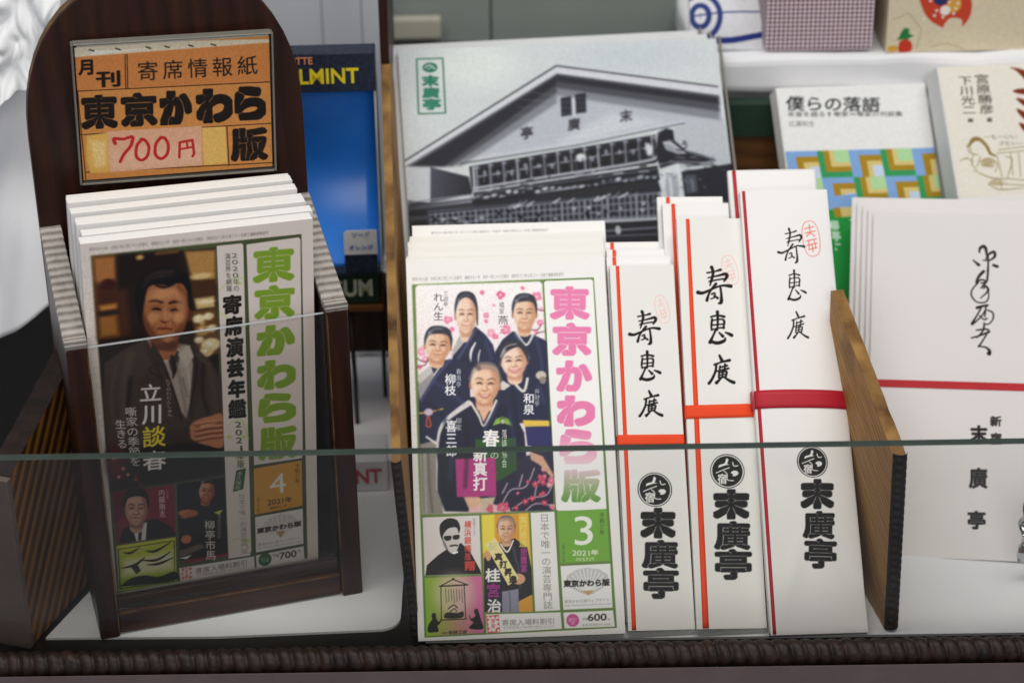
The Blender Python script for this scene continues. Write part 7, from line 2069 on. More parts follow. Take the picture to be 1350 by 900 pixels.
('s','9498a4',.3,0,[72.8,31.9,.45,72.5,21,.45]),
('s','6a6e7c',.3,0,[76.1,32.1,.53,75.7,21,.53]),
('s','6a6e7c',.3,0,[79.3,32.2,.49,78.9,21.1,.49]),
('s','6a6e7c',.3,0,[82.5,32.4,.32,82.1,21.1,.32]),
('s','9498a4',.3,0,[85.8,32.6,.51,85.3,21.1,.51]),
('s','7c808e',.3,0,[89,32.7,.47,88.5,21.1,.47]),
('s','7c808e',.3,0,[92.2,32.9,.4,91.7,21.2,.4]),
('s','7c808e',.3,0,[95.5,33,.53,94.9,21.2,.53]),
('s','9498a4',.3,0,[98.7,33.2,.54,98.2,21.2,.54]),
('s','9498a4',.3,0,[102,33.4,.35,101.4,21.3,.35]),
('s','6a6e7c',.3,0,[105.2,33.5,.34,104.6,21.3,.34]),
('s','7c808e',.3,0,[108.5,33.7,.51,107.8,21.3,.51]),
('s','9498a4',.3,0,[111.7,33.9,.58,111,21.4,.58]),
('s','6a6e7c',.3,0,[115,34,.38,114.3,21.4,.38]),
('s','7c808e',.3,0,[118.2,34.2,.45,117.5,21.4,.45]),
('s','7c808e',.3,0,[121.5,34.3,.33,120.7,21.4,.33]),
('s','7c808e',.3,0,[124.7,34.5,.54,124,21.5,.54]),
('s','9498a4',.3,0,[128,34.7,.56,127.2,21.5,.56]),
('s','7c808e',.3,0,[131.2,34.8,.43,130.4,21.5,.43]),
('s','9498a4',.3,0,[134.5,35,.42,133.7,21.6,.42]),
('s','6a6e7c',.3,0,[137.8,35.1,.32,136.9,21.6,.32]),
('s','9498a4',.3,0,[141,35.3,.5,140.1,21.6,.5]),
('s','868a98',.3,0,[11.2,28.6,.35,142.3,35.9,.35]),
('s','868a98',.3,0,[11.1,25.7,.35,141.9,31.5,.35]),
('s','868a98',.3,0,[10.9,22.8,.35,141.5,27,.35]),
('s','868a98',.3,0,[10.7,20,.35,141,22.6,.35]),
('p','14141a',.4,0,[108.8,27.1,111,27.1,111,25.3,108.8,25.2]),
('p','a8acb6',.4,0,[30.9,22.6,33.1,22.6,33.1,20.8,31,20.7]),
('p','8e92a0',.4,0,[104.7,25.8,106.9,25.9,106.9,24,104.6,23.9]),
('p','14141a',.4,0,[26.2,21.4,28.4,21.4,28.5,19.6,26.3,19.5]),
('p','70747f',.4,0,[29.6,27.7,31.8,27.8,31.9,25.9,29.7,25.9]),
('p','8e92a0',.4,0,[30.3,24.1,32.5,24.2,32.5,22.3,30.3,22.3]),
('p','14141a',.4,0,[49.1,28.7,51.4,28.7,51.4,26.9,49.2,26.8]),
('p','70747f',.4,0,[16.8,26.7,19,26.8,19,24.9,16.8,24.8]),
('p','8e92a0',.4,0,[117.4,28.6,119.6,28.7,119.6,26.8,117.3,26.8]),
('p','70747f',.4,0,[132.9,27.9,135.1,27.9,135.1,26,132.8,26]),
('p','70747f',.4,0,[79.7,29.5,81.9,29.6,81.9,27.7,79.7,27.7]),
('p','14141a',.4,0,[54.8,29.4,57,29.4,57,27.6,54.9,27.5]),
('p','a8acb6',.4,0,[91.2,29.8,93.5,29.8,93.5,27.9,91.2,27.9]),
('p','70747f',.4,0,[46.6,24,48.8,24,48.9,22.2,46.6,22.1]),
('p','14141a',.4,0,[68.8,22.2,71,22.2,71,20.4,68.8,20.3]),
('p','70747f',.4,0,[28,25.6,30.2,25.6,30.2,23.8,28,23.7]),
('p','14141a',.4,0,[71,26.5,73.2,26.6,73.2,24.7,71,24.7]),
('p','70747f',.4,0,[19.1,22.2,21.2,22.3,21.3,20.4,19.1,20.3]),
('p','14141a',.4,0,[79.7,22.4,81.9,22.5,81.9,20.6,79.7,20.5]),
('p','14141a',.4,0,[13.5,26.5,15.7,26.6,15.7,24.7,13.5,24.6]),
('p','a8acb6',.4,0,[99.6,29.8,101.8,29.8,101.8,27.9,99.6,27.9]),
('p','14141a',.4,0,[17.1,22.9,19.3,22.9,19.4,21.1,17.2,21]),
('p','14141a',.4,0,[102,28.6,104.2,28.7,104.2,26.8,102,26.8]),
('p','70747f',.4,0,[40.2,26.4,42.4,26.5,42.5,24.6,40.2,24.6]),
('p','70747f',.4,0,[51.1,24.9,53.3,25,53.3,23.1,51.1,23.1]),
('p','a8acb6',.4,0,[58.9,22.8,61.1,22.9,61.1,21,58.9,20.9]),
('p','70747f',.4,0,[90.9,27.7,93.2,27.8,93.2,25.9,90.9,25.9]),
('p','14141a',.4,0,[31.1,26.4,33.3,26.4,33.3,24.6,31.1,24.5]),
('p','a8acb6',.4,0,[18,26.3,20.2,26.4,20.2,24.5,18,24.5]),
('p','70747f',.4,0,[108.2,29.5,110.4,29.6,110.4,27.7,108.2,27.6]),
('p','14141a',.4,0,[113.3,25.8,115.5,25.8,115.5,23.9,113.3,23.9]),
('p','14141a',.4,0,[98.8,24.2,101,24.2,101,22.4,98.8,22.3]),
('p','a8acb6',.4,0,[24.6,26.4,26.8,26.5,26.9,24.6,24.7,24.5]),
('p','14141a',.4,0,[26,23,28.2,23.1,28.2,21.2,26,21.2]),
('p','8e92a0',.4,0,[36.3,25.3,38.5,25.4,38.5,23.5,36.3,23.5]),
('p','14141a',.4,0,[98.4,26.3,100.6,26.4,100.6,24.5,98.3,24.4]),
('p','14141a',.4,0,[61.1,25.7,63.4,25.8,63.4,23.9,61.2,23.9]),
('p','14141a',.4,0,[69.4,23.5,71.6,23.5,71.6,21.7,69.4,21.6]),
('p','a8acb6',.4,0,[129.6,27,131.8,27.1,131.8,25.2,129.6,25.1]),
('p','8e92a0',.4,0,[80.3,23.9,82.6,23.9,82.6,22.1,80.3,22]),
('p','14141a',.4,0,[134.5,33,136.8,33,136.7,31.1,134.5,31.1]),
('p','a8acb6',.4,0,[39.1,26.3,41.3,26.4,41.3,24.5,39.1,24.4]),
('p','14141a',.4,0,[24.1,25,26.3,25.1,26.3,23.2,24.1,23.2]),
('p','14141a',.4,0,[121.6,24.6,123.8,24.6,123.8,22.7,121.6,22.7]),
('p','8e92a0',.4,0,[51.3,21.5,53.5,21.5,53.5,19.7,51.3,19.6]),
('p','a8acb6',.4,0,[130.6,31,132.8,31,132.8,29.1,130.6,29.1]),
('s','d0d4da',.5,0,[118.8,34.2,.44,123.5,36.8,.44]),
('s','aeb2bc',.5,0,[117.4,34.1,.27,120.7,35.5,.27]),
('s','d0d4da',.5,0,[80.9,32.7,.33,83.8,33.9,.33]),
('s','aeb2bc',.5,0,[65.9,31.8,.33,70.5,34.2,.33]),
('s','888c98',.5,0,[59.5,31.5,.29,63.5,34.7,.29]),
('s','d0d4da',.5,0,[58.7,30.8,.46,62.9,32.1,.46]),
('s','aeb2bc',.5,0,[56.5,30.9,.37,58.9,32.3,.37]),
('s','888c98',.5,0,[126,34.9,.35,129,36.6,.35]),
('s','d0d4da',.5,0,[104.2,32.8,.47,106.9,35.3,.47]),
('s','aeb2bc',.5,0,[66.6,30.7,.37,69.3,33.1,.37]),
('s','aeb2bc',.5,0,[89.3,32.3,.41,93.1,34.9,.41]),
('s','888c98',.5,0,[55.2,31,.44,59.9,32.8,.44]),
('s','aeb2bc',.5,0,[108.8,34.2,.43,113.5,36.6,.43]),
('s','888c98',.5,0,[126.7,33.5,.27,128.9,34.9,.27]),
('s','d0d4da',.5,0,[106,32.7,.42,110.2,35.5,.42]),
('s','888c98',.5,0,[115.1,34.5,.26,119,37.7,.26]),
('s','aeb2bc',.5,0,[58.9,30.4,.45,61.6,32,.45]),
('s','aeb2bc',.5,0,[140.5,35.4,.33,143.7,37.8,.33]),
('s','d0d4da',.5,0,[60.3,31.4,.33,62.4,32.7,.33]),
('s','d0d4da',.5,0,[81,32.6,.31,85.2,35.3,.31]),
('s','d0d4da',.5,0,[60.2,31.2,.32,64.3,32.8,.32]),
('s','888c98',.5,0,[62.6,32,.37,66.5,34.8,.37]),
('p','1a1a20',1.5,0,[-.46,31.1,10.5,31.3,11.6,18.8,-.72,16.3]),
('p','3c3e48',.8,0,[.14,28.1,11.9,28.6,12,25.8,.13,25.4]),
('s','9fa3ae',.5,0,[11.3,19.1,.54,83.2,18.8,.54,141.8,21.2,.54]),
('p','1d1d24',.6,0,[.29,17.6,141.7,19.8,140.8,2.9,-1.19,-7.1]),
('s','70747f',.5,1,[63.9,13.3,.55,115.9,14.6,.55,139.6,15.2,.55]),
('s','5a5e69',.6,1,[13.8,10.6,.47,92,11.1,.47,139.2,11.1,.47]),
('e','b0b4bc',.6,115.9,14.6,1.58,2.71,0),
('p','c8cdd2',.5,0,[.61,57.1,14,57.9,12.7,36.3,4.5,36.4,-.05,37.9]),
('g','4c4e5c','24242c',.6,[14,57.5,35,50.7,36.2,41.8,36.1,40,12.6,36],[13.5,49.6,36.5,45.2]),
('p','34343c',.8,0,[.26,37.9,13.9,35.6,37.5,37.4,37.1,32.3,.21,31.8]),
('p','20202a',.8,0,[155,48.5,185.4,52.4,184.8,28.1,155.4,29.5]),
('p','a4a8b0',1.2,0,[146.3,46.3,152.4,47.2,152.6,36.5,150.3,29.7,145.6,29.9,144.8,38.6]),
('s','dadde2',.9,1,[148.1,45,.56,148.2,36.7,.56,147.6,31.2,.56]),
('p','4a4d5a',1.2,0,[156.3,45.9,162.8,46.4,163.3,36,156.7,34.6]),
('s','8a8d98',.8,1,[157,45.3,.32,160.3,43.1,.32,160.6,36.1,.32]),
('p','17171fb8',2,0,[2.75,58.7,89.7,111.9,89.2,106,21.6,57.5]),
('p','17171fb8',2,0,[89.7,111.9,181.3,94.2,181.4,89.4,89.3,107.6]),
('p','17171f88',2,0,[2.75,58.7,89.7,111.9,88.7,100.6,25.9,57.3]),
('p','17171f88',2,0,[89.7,111.9,181.3,94.2,180.9,84.9,89,103.6]),
('p','17171f58',2,0,[2.75,58.7,89.7,111.9,88.2,94,31.3,57.1]),
('p','17171f58',2,0,[89.7,111.9,181.3,94.2,180.3,79.5,88.6,98.8]),
('s','8d92a0',.4,0,[.54,58.5,.24,89.7,112.6,.24]),
('s','a3a8b460',.5,0,[52,63.5,.2,159.1,81.3,.2]),
('s','a3a8b460',.5,0,[54.2,68.2,.2,156.4,82.5,.2]),
('s','a3a8b460',.5,0,[56.5,73,.2,153.6,83.6,.2]),
('s','a3a8b460',.5,0,[58.8,77.8,.2,150.8,84.8,.2]),
('s','a3a8b460',.5,0,[61,82.6,.2,148,86,.2]),
('s','a3a8b460',.5,0,[63.3,87.4,.2,145.2,87.2,.2]),
('s','a3a8b460',.5,0,[65.6,92.3,.2,142.4,88.3,.2]),
('s','a3a8b460',.5,0,[67.9,97.1,.2,139.6,89.5,.2]),
('s','a3a8b460',.5,0,[70.2,102,.2,136.8,90.7,.2]),
('s','8e929e',.4,0,[66.9,44.2,.28,70.5,44.3,.28]),
('s','8e929e',.4,0,[60.7,41.1,.3,62.6,42,.3]),
('s','b8bcc6',.4,0,[81.3,46.9,.29,86.3,47.1,.29]),
('s','3c3f4a',.4,0,[49.7,44.3,.25,52.5,44.3,.25]),
('s','5c606c',.4,0,[83.8,45.7,.24,85.5,46.6,.24]),
('s','5c606c',.4,0,[120.4,52.3,.39,122.1,52.7,.39]),
('s','8e929e',.4,0,[107.8,47.3,.3,109.8,48,.3]),
('s','5c606c',.4,0,[125.7,45.9,.2,129.8,45.9,.2]),
('s','b8bcc6',.4,0,[116.5,48.9,.4,121.9,49.2,.4]),
('s','3c3f4a',.4,0,[114.8,45.1,.36,117.4,45.3,.36]),
('s','b8bcc6',.4,0,[44.1,41.5,.29,47.2,41.8,.29]),
('s','8e929e',.4,0,[65.8,41.6,.21,70.5,42.2,.21]),
('s','b8bcc6',.4,0,[108.1,50.8,.2,113.4,51,.2]),
('s','5c606c',.4,0,[122.3,45.4,.21,125.7,45.8,.21]),
('s','8e929e',.4,0,[73.9,42.8,.25,76.1,43.3,.25]),
('s','3c3f4a',.4,0,[114.9,49,.39,116.9,49.6,.39]),
('s','8e929e',.4,0,[109.6,50.6,.26,111.4,51,.26]),
('s','b8bcc6',.4,0,[130.9,49.4,.31,136.5,49.5,.31]),
('s','b8bcc6',.4,0,[63.4,42.3,.34,65.3,42.8,.34]),
('s','b8bcc6',.4,0,[36.8,37.8,.24,39.1,38.4,.24]),
('s','3c3f4a',.4,0,[67.8,40.8,.26,69.2,41.2,.26]),
('s','b8bcc6',.4,0,[38.4,41.5,.37,40.1,41.7,.37]),
('s','5c606c',.4,0,[95.5,47.7,.39,101,48.4,.39]),
('s','8e929e',.4,0,[67.6,45.5,.24,71.8,45.6,.24]),
('s','5c606c',.4,0,[100.9,49.6,.36,103.6,50.1,.36]),
('s','b8bcc6',.4,0,[50.5,42.4,.31,51.8,42.9,.31]),
('s','8e929e',.4,0,[40.3,38.4,.38,43.1,38.5,.38]),
('s','3c3f4a',.4,0,[63.6,44.3,.36,68.1,44.5,.36]),
('s','3c3f4a',.4,0,[101.4,47.5,.37,105.8,48,.37]),
('s','5c606c',.4,0,[131.6,47.3,.35,133.5,47.5,.35]),
('s','8e929e',.4,0,[94.9,49.6,.33,99.3,50.1,.33]),
('s','b8bcc6',.4,0,[104.2,50.5,.32,106,51.2,.32]),
('s','8e929e',.4,0,[100.1,48.6,.32,104.5,49.2,.32]),
('s','15151a',.4,0,[40.4,38.6,.34,44.5,39.3,.34]),
('s','15151a',.4,0,[43.2,39.4,.25,45,40.1,.25]),
('s','15151a',.4,0,[67.4,46.8,.29,71,47.5,.29]),
('s','15151a',.4,0,[52.4,43.5,.29,55,44.1,.29]),
('s','b8bcc6',.4,0,[51.4,37.6,.27,54.6,38.1,.27]),
('s','3c3f4a',.4,0,[56.2,38.8,.31,60.6,39.1,.31]),
('s','15151a',.4,0,[131.8,52.5,.39,135.6,53,.39]),
('s','5a5e6a',.4,0,[40,50.7,.28,40.1,45.5,.28]),
('s','8a8e9a',.4,0,[44.1,52.6,.21,43.3,46.9,.21]),
('s','2c2e38',.4,0,[48.1,53.4,.31,47.9,45.4,.31]),
('s','5a5e6a',.4,0,[51.9,51.7,.29,51.4,48.9,.29]),
('s','8a8e9a',.4,0,[55.8,51.5,.31,56,49.7,.31]),
('s','8a8e9a',.4,0,[60.1,55.5,.17,59.4,46.4,.17]),
('s','8a8e9a',.4,0,[63.8,52.4,.21,63.5,49.5,.21]),
('s','8a8e9a',.4,0,[68.1,57.2,.31,67.6,50.7,.31]),
('s','2c2e38',.4,0,[71.8,53.5,.22,71.9,51.7,.22]),
('s','5a5e6a',.4,0,[76,56.5,.26,76.3,49.8,.26]),
('s','2c2e38',.4,0,[80,56.6,.23,80.1,48.2,.23]),
('s','5a5e6a',.4,0,[84.1,59,.17,83.3,50.6,.17]),
('s','2c2e38',.4,0,[87.8,55.3,.2,87.8,52.1,.2]),
('s','2c2e38',.4,0,[92.1,58.6,.3,92.4,54.9,.3]),
('s','5a5e6a',.4,0,[96.1,59.6,.21,95.8,50.6,.21]),
('s','2c2e38',.4,0,[100.1,59.4,.31,99.5,56,.31]),
('s','8a8e9a',.4,0,[104.2,61.1,.26,103.8,52.4,.26]),
('s','8a8e9a',.4,0,[108.3,61.8,.23,108.3,55.9,.23]),
('s','2c2e38',.4,0,[112.2,60.7,.27,111.5,56.8,.27]),
('s','2c2e38',.4,0,[116.1,60.4,.2,116,57.2,.2]),
('s','2c2e38',.4,0,[120.5,64.5,.3,119.8,55.6,.3]),
('s','5a5e6a',.4,0,[124.2,61.4,.3,124.1,58,.3]),
('s','2c2e38',.4,0,[128.5,64.3,.18,127.3,56.2,.18]),
('s','5a5e6a',.4,0,[132.6,65,.24,132.2,57.2,.24]),
('s','2c2e38',.4,0,[136.3,62.5,.3,136,59.5,.3]),
('s','5a5e6a',.4,0,[140.6,65.1,.28,140,59.9,.28]),
('s','bfc3cc',.3,0,[40.3,50.5,.24,45.1,51.1,.24]),
('s','bfc3cc',.3,0,[48.1,51.6,.24,52.9,52.2,.24]),
('s','bfc3cc',.3,0,[55.9,52.7,.24,60.7,53.4,.24]),
('s','bfc3cc',.3,0,[63.7,53.8,.24,68.5,54.5,.24]),
('s','bfc3cc',.3,0,[71.6,54.9,.24,76.4,55.6,.24]),
('s','bfc3cc',.3,0,[79.5,56,.24,84.3,56.7,.24]),
('s','bfc3cc',.3,0,[87.3,57.1,.24,92.2,57.8,.24]),
('s','bfc3cc',.3,0,[95.2,58.2,.24,100,58.9,.24]),
('s','bfc3cc',.3,0,[103.1,59.4,.24,108,60,.24]),
('s','bfc3cc',.3,0,[111,60.5,.24,115.9,61.1,.24]),
('s','bfc3cc',.3,0,[119,61.6,.24,123.8,62.2,.24]),
('s','bfc3cc',.3,0,[126.9,62.7,.24,131.8,63.4,.24]),
('s','bfc3cc',.3,0,[134.9,63.8,.24,139.7,64.5,.24]),
('s','6a6e7a',.5,0,[153.8,54.9,.2,154.9,54.6,.2]),
('s','4a4c56',.5,0,[177,49.2,.32,179.5,48.1,.32]),
('s','6a6e7a',.5,0,[154.4,43.7,.35,156.6,42.9,.35]),
('s','6a6e7a',.5,0,[143.3,47.4,.34,144.2,46.4,.34]),
('s','6a6e7a',.5,0,[173.4,57.2,.34,174.2,55.9,.34]),
('s','6a6e7a',.5,0,[149.6,55.6,.32,151.4,54.5,.32]),
('s','0f0f14',.5,0,[156.2,45.4,.21,159.5,44.1,.21]),
('s','6a6e7a',.5,0,[152.2,57.7,.21,154.5,57,.21]),
('s','6a6e7a',.5,0,[146.2,47.7,.32,150,47.3,.32]),
('s','0f0f14',.5,0,[145.7,53.9,.16,147.2,54.4,.16]),
('s','4a4c56',.5,0,[170.8,56,.27,175,54.7,.27]),
('s','6a6e7a',.5,0,[154.1,57.4,.36,157.9,56.7,.36]),
('s','6a6e7a',.5,0,[164.1,43.6,.27,165.8,42.9,.27]),
('s','6a6e7a',.5,0,[159.6,38.6,.25,161.9,39,.25]),
('s','0f0f14',.5,0,[146.7,54.7,.2,147.9,55.2,.2]),
('s','0f0f14',.5,0,[173.8,49.9,.21,178.2,49,.21]),
('s','4a4c56',.5,0,[157.2,49.4,.29,161.9,49.4,.29]),
('s','6a6e7a',.5,0,[149.7,44.8,.21,151.7,45.2,.21]),
('s','6a6e7a',.5,0,[157.2,41.9,.36,161.5,41.2,.36]),
('s','0f0f14',.5,0,[168.3,43.1,.32,170.5,43.1,.32]),
('s','6a6e7a',.5,0,[170.7,54.2,.31,175.4,54.4,.31]),
('s','0f0f14',.5,0,[168,49.3,.29,171.4,49.5,.29]),
('s','6a6e7a',.5,0,[166.8,38.7,.39,167.7,38.2,.39]),
('s','0f0f14',.5,0,[172.7,51.4,.4,175.5,51.2,.4]),
('s','4a4c56',.5,0,[168.7,50.6,.37,170.6,50,.37]),
('s','4a4c56',.5,0,[153.6,38.8,.26,155.1,38.6,.26]),
('s','4a4c56',.5,0,[172.5,53.4,.35,173.8,52.9,.35]),
('s','6a6e7a',.5,0,[160.9,57,.34,164.2,57.3,.34]),
('s','0f0f14',.5,0,[157.7,52.1,.19,159.8,51.3,.19]),
('s','6a6e7a',.5,0,[162.1,56.9,.18,166.3,56,.18]),
('s','8c909c',.5,0,[.64,36.5,.39,15.6,37.9,.39,36.1,39.7,.39]),
('s','14141a',.5,0,[.87,32.5,.47,37.3,34.9,.47,141,44.6,.47]),
('g','3a3c46','8a8e9a',.6,[-.28,34,35.9,36.6,35.7,34.9,.21,31.8],[-.28,34,35.7,34.9]),
('b',.34,-5.4,-9.2,195.8,127.2),
('n',.03,.8),
('s','1f7a5c',.15,0,[10.4,125.1,.48,25.3,125,.48,24.6,90.5,.48,9.4,90.6,.48,10.4,125.1,.48]),
('e','1f7a5c',.3,17.7,119.4,4.3,3.2,0),
('s','cfd6d8',.3,1,[14.9,119.6,.4,17.7,120.9,.4,20.4,118.4,.4]),
('s','cfd6d8',.3,1,[16.2,118.1,.24,19.2,120.1,.24]),
('t','1f7a5c','',.07,1,'末',[12.8,115,22.4,114.6,12.4,107.6]),
('t','1f7a5c','',.07,1,'廣',[12.5,107.2,22.2,106.8,12.1,100.2]),
('t','1f7a5c','',.07,1,'亭',[12.2,100.2,22.7,99.7,11.8,92.8]),
('n',.01,1)],
'book1': [
('bg','e6e7e6'),
('t','26282a','',.02,0,'僕',[4.9,92.8,16.3,92.2,3.6,83.5]),
('t','26282a','',.02,0,'ら',[16.3,92.2,27.8,91.7,15.1,83]),
('t','26282a','',.02,0,'の',[27.8,91.7,39.3,91.1,26.5,82.4]),
('t','26282a','',.02,0,'落',[39.3,91.1,50.8,90.6,38,81.9]),
('t','26282a','',.02,0,'語',[50.8,90.6,62.4,90,49.5,81.3]),
('t','4a4c4e','',.01,0,'本',[4.6,83.3,9.2,83.1,4.1,79.9]),
('t','4a4c4e','',.01,0,'音',[9.2,83.1,13.9,83,8.8,79.7]),
('t','4a4c4e','',.01,0,'を',[13.9,83,18.5,82.8,13.4,79.6]),
('t','4a4c4e','',.01,0,'語',[18.5,82.8,23.2,82.7,18.1,79.4]),
('t','4a4c4e','',.01,0,'る',[23.2,82.7,27.8,82.5,22.7,79.3]),
('t','4a4c4e','',.01,0,'!',[27.8,82.5,32.5,82.4,27.4,79.1]),
('t','4a4c4e','',.01,0,'噺',[32.5,82.4,37.2,82.2,32,79]),
('t','4a4c4e','',.01,0,'家',[37.2,82.2,41.9,82.1,36.7,78.8]),
('t','4a4c4e','',.01,0,'×',[41.9,82.1,46.6,81.9,41.4,78.7]),
('t','4a4c4e','',.01,0,'噺',[46.6,81.9,51.3,81.8,46.1,78.5]),
('t','4a4c4e','',.01,0,'家',[51.3,81.8,56,81.6,50.8,78.3]),
('t','4a4c4e','',.01,0,'の',[56,81.6,60.7,81.5,55.5,78.2]),
('t','4a4c4e','',.01,0,'対',[60.7,81.5,65.4,81.3,60.2,78]),
('t','4a4c4e','',.01,0,'談',[65.4,81.3,70.2,81.2,64.9,77.9]),
('t','4a4c4e','',.01,0,'集',[70.2,81.2,74.9,81,69.7,77.7]),
('t','6a6c6e','',0,0,'広',[4.6,77.7,8.6,77.5,4.1,74.1]),
('t','6a6c6e','',0,0,'瀬',[8.6,77.5,12.5,77.4,8.1,73.9]),
('t','6a6c6e','',0,0,'和',[12.5,77.4,16.5,77.2,12,73.8]),
('t','6a6c6e','',0,0,'生',[16.5,77.2,20.5,77.1,16,73.6]),
('p','7fa8dc',0,0,[-5.7,59.6,100.3,58,106.1,20,-3.3,22.3]),
('p','35985a',0,0,[-18.9,59.8,-.01,59.5,1.01,43.2,-17.9,43.5]),
('p','a8841c',0,0,[-15.2,59.7,-.01,59.5,.78,46.8,-14.3,47]),
('p','d6c27c',0,0,[-11.8,59.7,-.01,59.5,.6,49.7,-11.1,49.9]),
('p','aed8a0',0,0,[-9.1,59.6,-.01,59.5,.45,52.2,-8.6,52.3]),
('p','7fa8dc',0,0,[-.01,59.5,19,59.2,20,42.9,1.01,43.2]),
('p','a8841c',0,0,[5.9,56.1,19.2,55.9,20,42.9,6.7,43.1]),
('p','d6c27c',0,0,[10.3,52.5,19.4,52.4,20,42.9,10.9,43]),
('p','c6d6ec',0,0,[13.5,49.8,19.6,49.7,20,42.9,13.9,43]),
('p','35985a',0,0,[19,59.2,38.2,58.9,39.1,42.6,20,42.9]),
('p','a8841c',0,0,[22.9,59.2,38.2,58.9,38.9,46.2,23.6,46.4]),
('p','d6c27c',0,0,[26.3,59.1,38.2,58.9,38.8,49.1,26.9,49.3]),
('p','aed8a0',0,0,[29,59.1,38.2,58.9,38.6,51.6,29.4,51.7]),
('p','7fa8dc',0,0,[38.2,58.9,57.5,58.7,58.4,42.2,39.1,42.6]),
('p','a8841c',0,0,[44.1,55.6,57.6,55.4,58.4,42.2,44.9,42.5]),
('p','d6c27c',0,0,[48.6,51.9,57.8,51.8,58.4,42.2,49.1,42.4]),
('p','c6d6ec',0,0,[51.8,49.2,58,49.1,58.4,42.2,52.2,42.3]),
('p','35985a',0,0,[57.5,58.7,76.9,58.4,77.7,41.9,58.4,42.2]),
('p','a8841c',0,0,[61.3,58.6,76.9,58.4,77.5,45.5,62,45.8]),
('p','d6c27c',0,0,[64.8,58.5,76.9,58.4,77.4,48.5,65.3,48.7]),
('p','aed8a0',0,0,[67.5,58.5,76.9,58.4,77.3,51,67.9,51.1]),
('p','7fa8dc',0,0,[76.9,58.4,96.4,58.1,97.2,41.6,77.7,41.9]),
('p','a8841c',0,0,[82.9,55,96.6,54.8,97.2,41.6,83.6,41.8]),
('p','d6c27c',0,0,[87.4,51.3,96.8,51.1,97.2,41.6,87.8,41.7]),
('p','c6d6ec',0,0,[90.6,48.6,96.9,48.5,97.2,41.6,91,41.7]),
('p','35985a',0,0,[96.4,58.1,116.1,57.8,116.8,41.2,97.2,41.6]),
('p','a8841c',0,0,[100.3,58,116.1,57.8,116.7,44.9,101,45.1]),
('p','d6c27c',0,0,[103.9,58,116.1,57.8,116.5,47.9,104.3,48]),
('p','aed8a0',0,0,[106.6,58,116.1,57.8,116.4,50.3,107,50.5]),
('p','7fa8dc',0,0,[-17.9,43.5,1.01,43.2,2.02,27,-16.8,27.4]),
('p','a8841c',0,0,[-12,40.2,1.21,40,2.02,27,-11.2,27.3]),
('p','d6c27c',0,0,[-7.6,36.6,1.43,36.4,2.02,27,-7,27.2]),
('p','c6d6ec',0,0,[-4.5,33.9,1.6,33.8,2.02,27,-4,27.1]),
('p','35985a',0,0,[1.01,43.2,20,42.9,21,26.6,2.02,27]),
('p','a8841c',0,0,[4.8,43.1,20,42.9,20.8,30.2,5.6,30.5]),
('p','d6c27c',0,0,[8.2,43.1,20,42.9,20.6,33.1,8.8,33.4]),
('p','aed8a0',0,0,[10.9,43,20,42.9,20.4,35.6,11.3,35.7]),
('p','7fa8dc',0,0,[20,42.9,39.1,42.6,40,26.3,21,26.6]),
('p','a8841c',0,0,[25.9,39.5,39.3,39.3,40,26.3,26.7,26.5]),
('p','d6c27c',0,0,[30.3,35.9,39.5,35.7,40,26.3,30.9,26.4]),
('p','c6d6ec',0,0,[33.5,33.2,39.7,33.1,40,26.3,33.9,26.4]),
('p','35985a',0,0,[39.1,42.6,58.4,42.2,59.2,25.9,40,26.3]),
('p','a8841c',0,0,[43,42.5,58.4,42.2,59,29.5,43.7,29.8]),
('p','d6c27c',0,0,[46.4,42.4,58.4,42.2,58.9,32.4,47,32.6]),
('p','aed8a0',0,0,[49.1,42.4,58.4,42.2,58.8,34.9,49.5,35]),
('p','7fa8dc',0,0,[58.4,42.2,77.7,41.9,78.6,25.5,59.2,25.9]),
('p','a8841c',0,0,[64.3,38.9,77.9,38.6,78.6,25.5,65,25.8]),
('p','d6c27c',0,0,[68.8,35.2,78.1,35,78.6,25.5,69.3,25.7]),
('p','c6d6ec',0,0,[72,32.5,78.2,32.4,78.6,25.5,72.4,25.6]),
('p','35985a',0,0,[77.7,41.9,97.2,41.6,98,25.1,78.6,25.5]),
('p','a8841c',0,0,[81.6,41.8,97.2,41.6,97.8,28.7,82.3,29]),
('p','d6c27c',0,0,[85.1,41.8,97.2,41.6,97.7,31.7,85.6,31.9]),
('p','aed8a0',0,0,[87.8,41.7,97.2,41.6,97.6,34.1,88.2,34.3]),
('p','7fa8dc',0,0,[97.2,41.6,116.8,41.2,117.6,24.7,98,25.1]),
('p','a8841c',0,0,[103.2,38.2,117,37.9,117.6,24.7,103.9,25]),
('p','d6c27c',0,0,[107.7,34.5,117.2,34.3,117.6,24.7,108.2,24.9]),
('p','c6d6ec',0,0,[111,31.8,117.3,31.6,117.6,24.7,111.3,24.8]),
('p','35985a',0,0,[-16.8,27.4,2.02,27,3,10.9,-15.8,11.3]),
('p','a8841c',0,0,[-13.1,27.3,2.02,27,2.81,14.4,-12.2,14.8]),
('p','d6c27c',0,0,[-9.7,27.2,2.02,27,2.63,17.3,-9.1,17.6]),
('p','aed8a0',0,0,[-7,27.2,2.02,27,2.48,19.8,-6.6,19.9]),
('p','7fa8dc',0,0,[2.02,27,21,26.6,21.9,10.5,3,10.9]),
('p','a8841c',0,0,[7.9,23.7,21.2,23.4,21.9,10.5,8.7,10.8]),
('p','d6c27c',0,0,[12.3,20,21.4,19.8,21.9,10.5,12.8,10.7]),
('p','c6d6ec',0,0,[15.5,17.4,21.5,17.2,21.9,10.5,15.9,10.6]),
('p','35985a',0,0,[21,26.6,40,26.3,41,10,21.9,10.5]),
('p','a8841c',0,0,[24.8,26.6,40,26.3,40.8,13.6,25.5,13.9]),
('p','d6c27c',0,0,[28.2,26.5,40,26.3,40.6,16.5,28.8,16.8]),
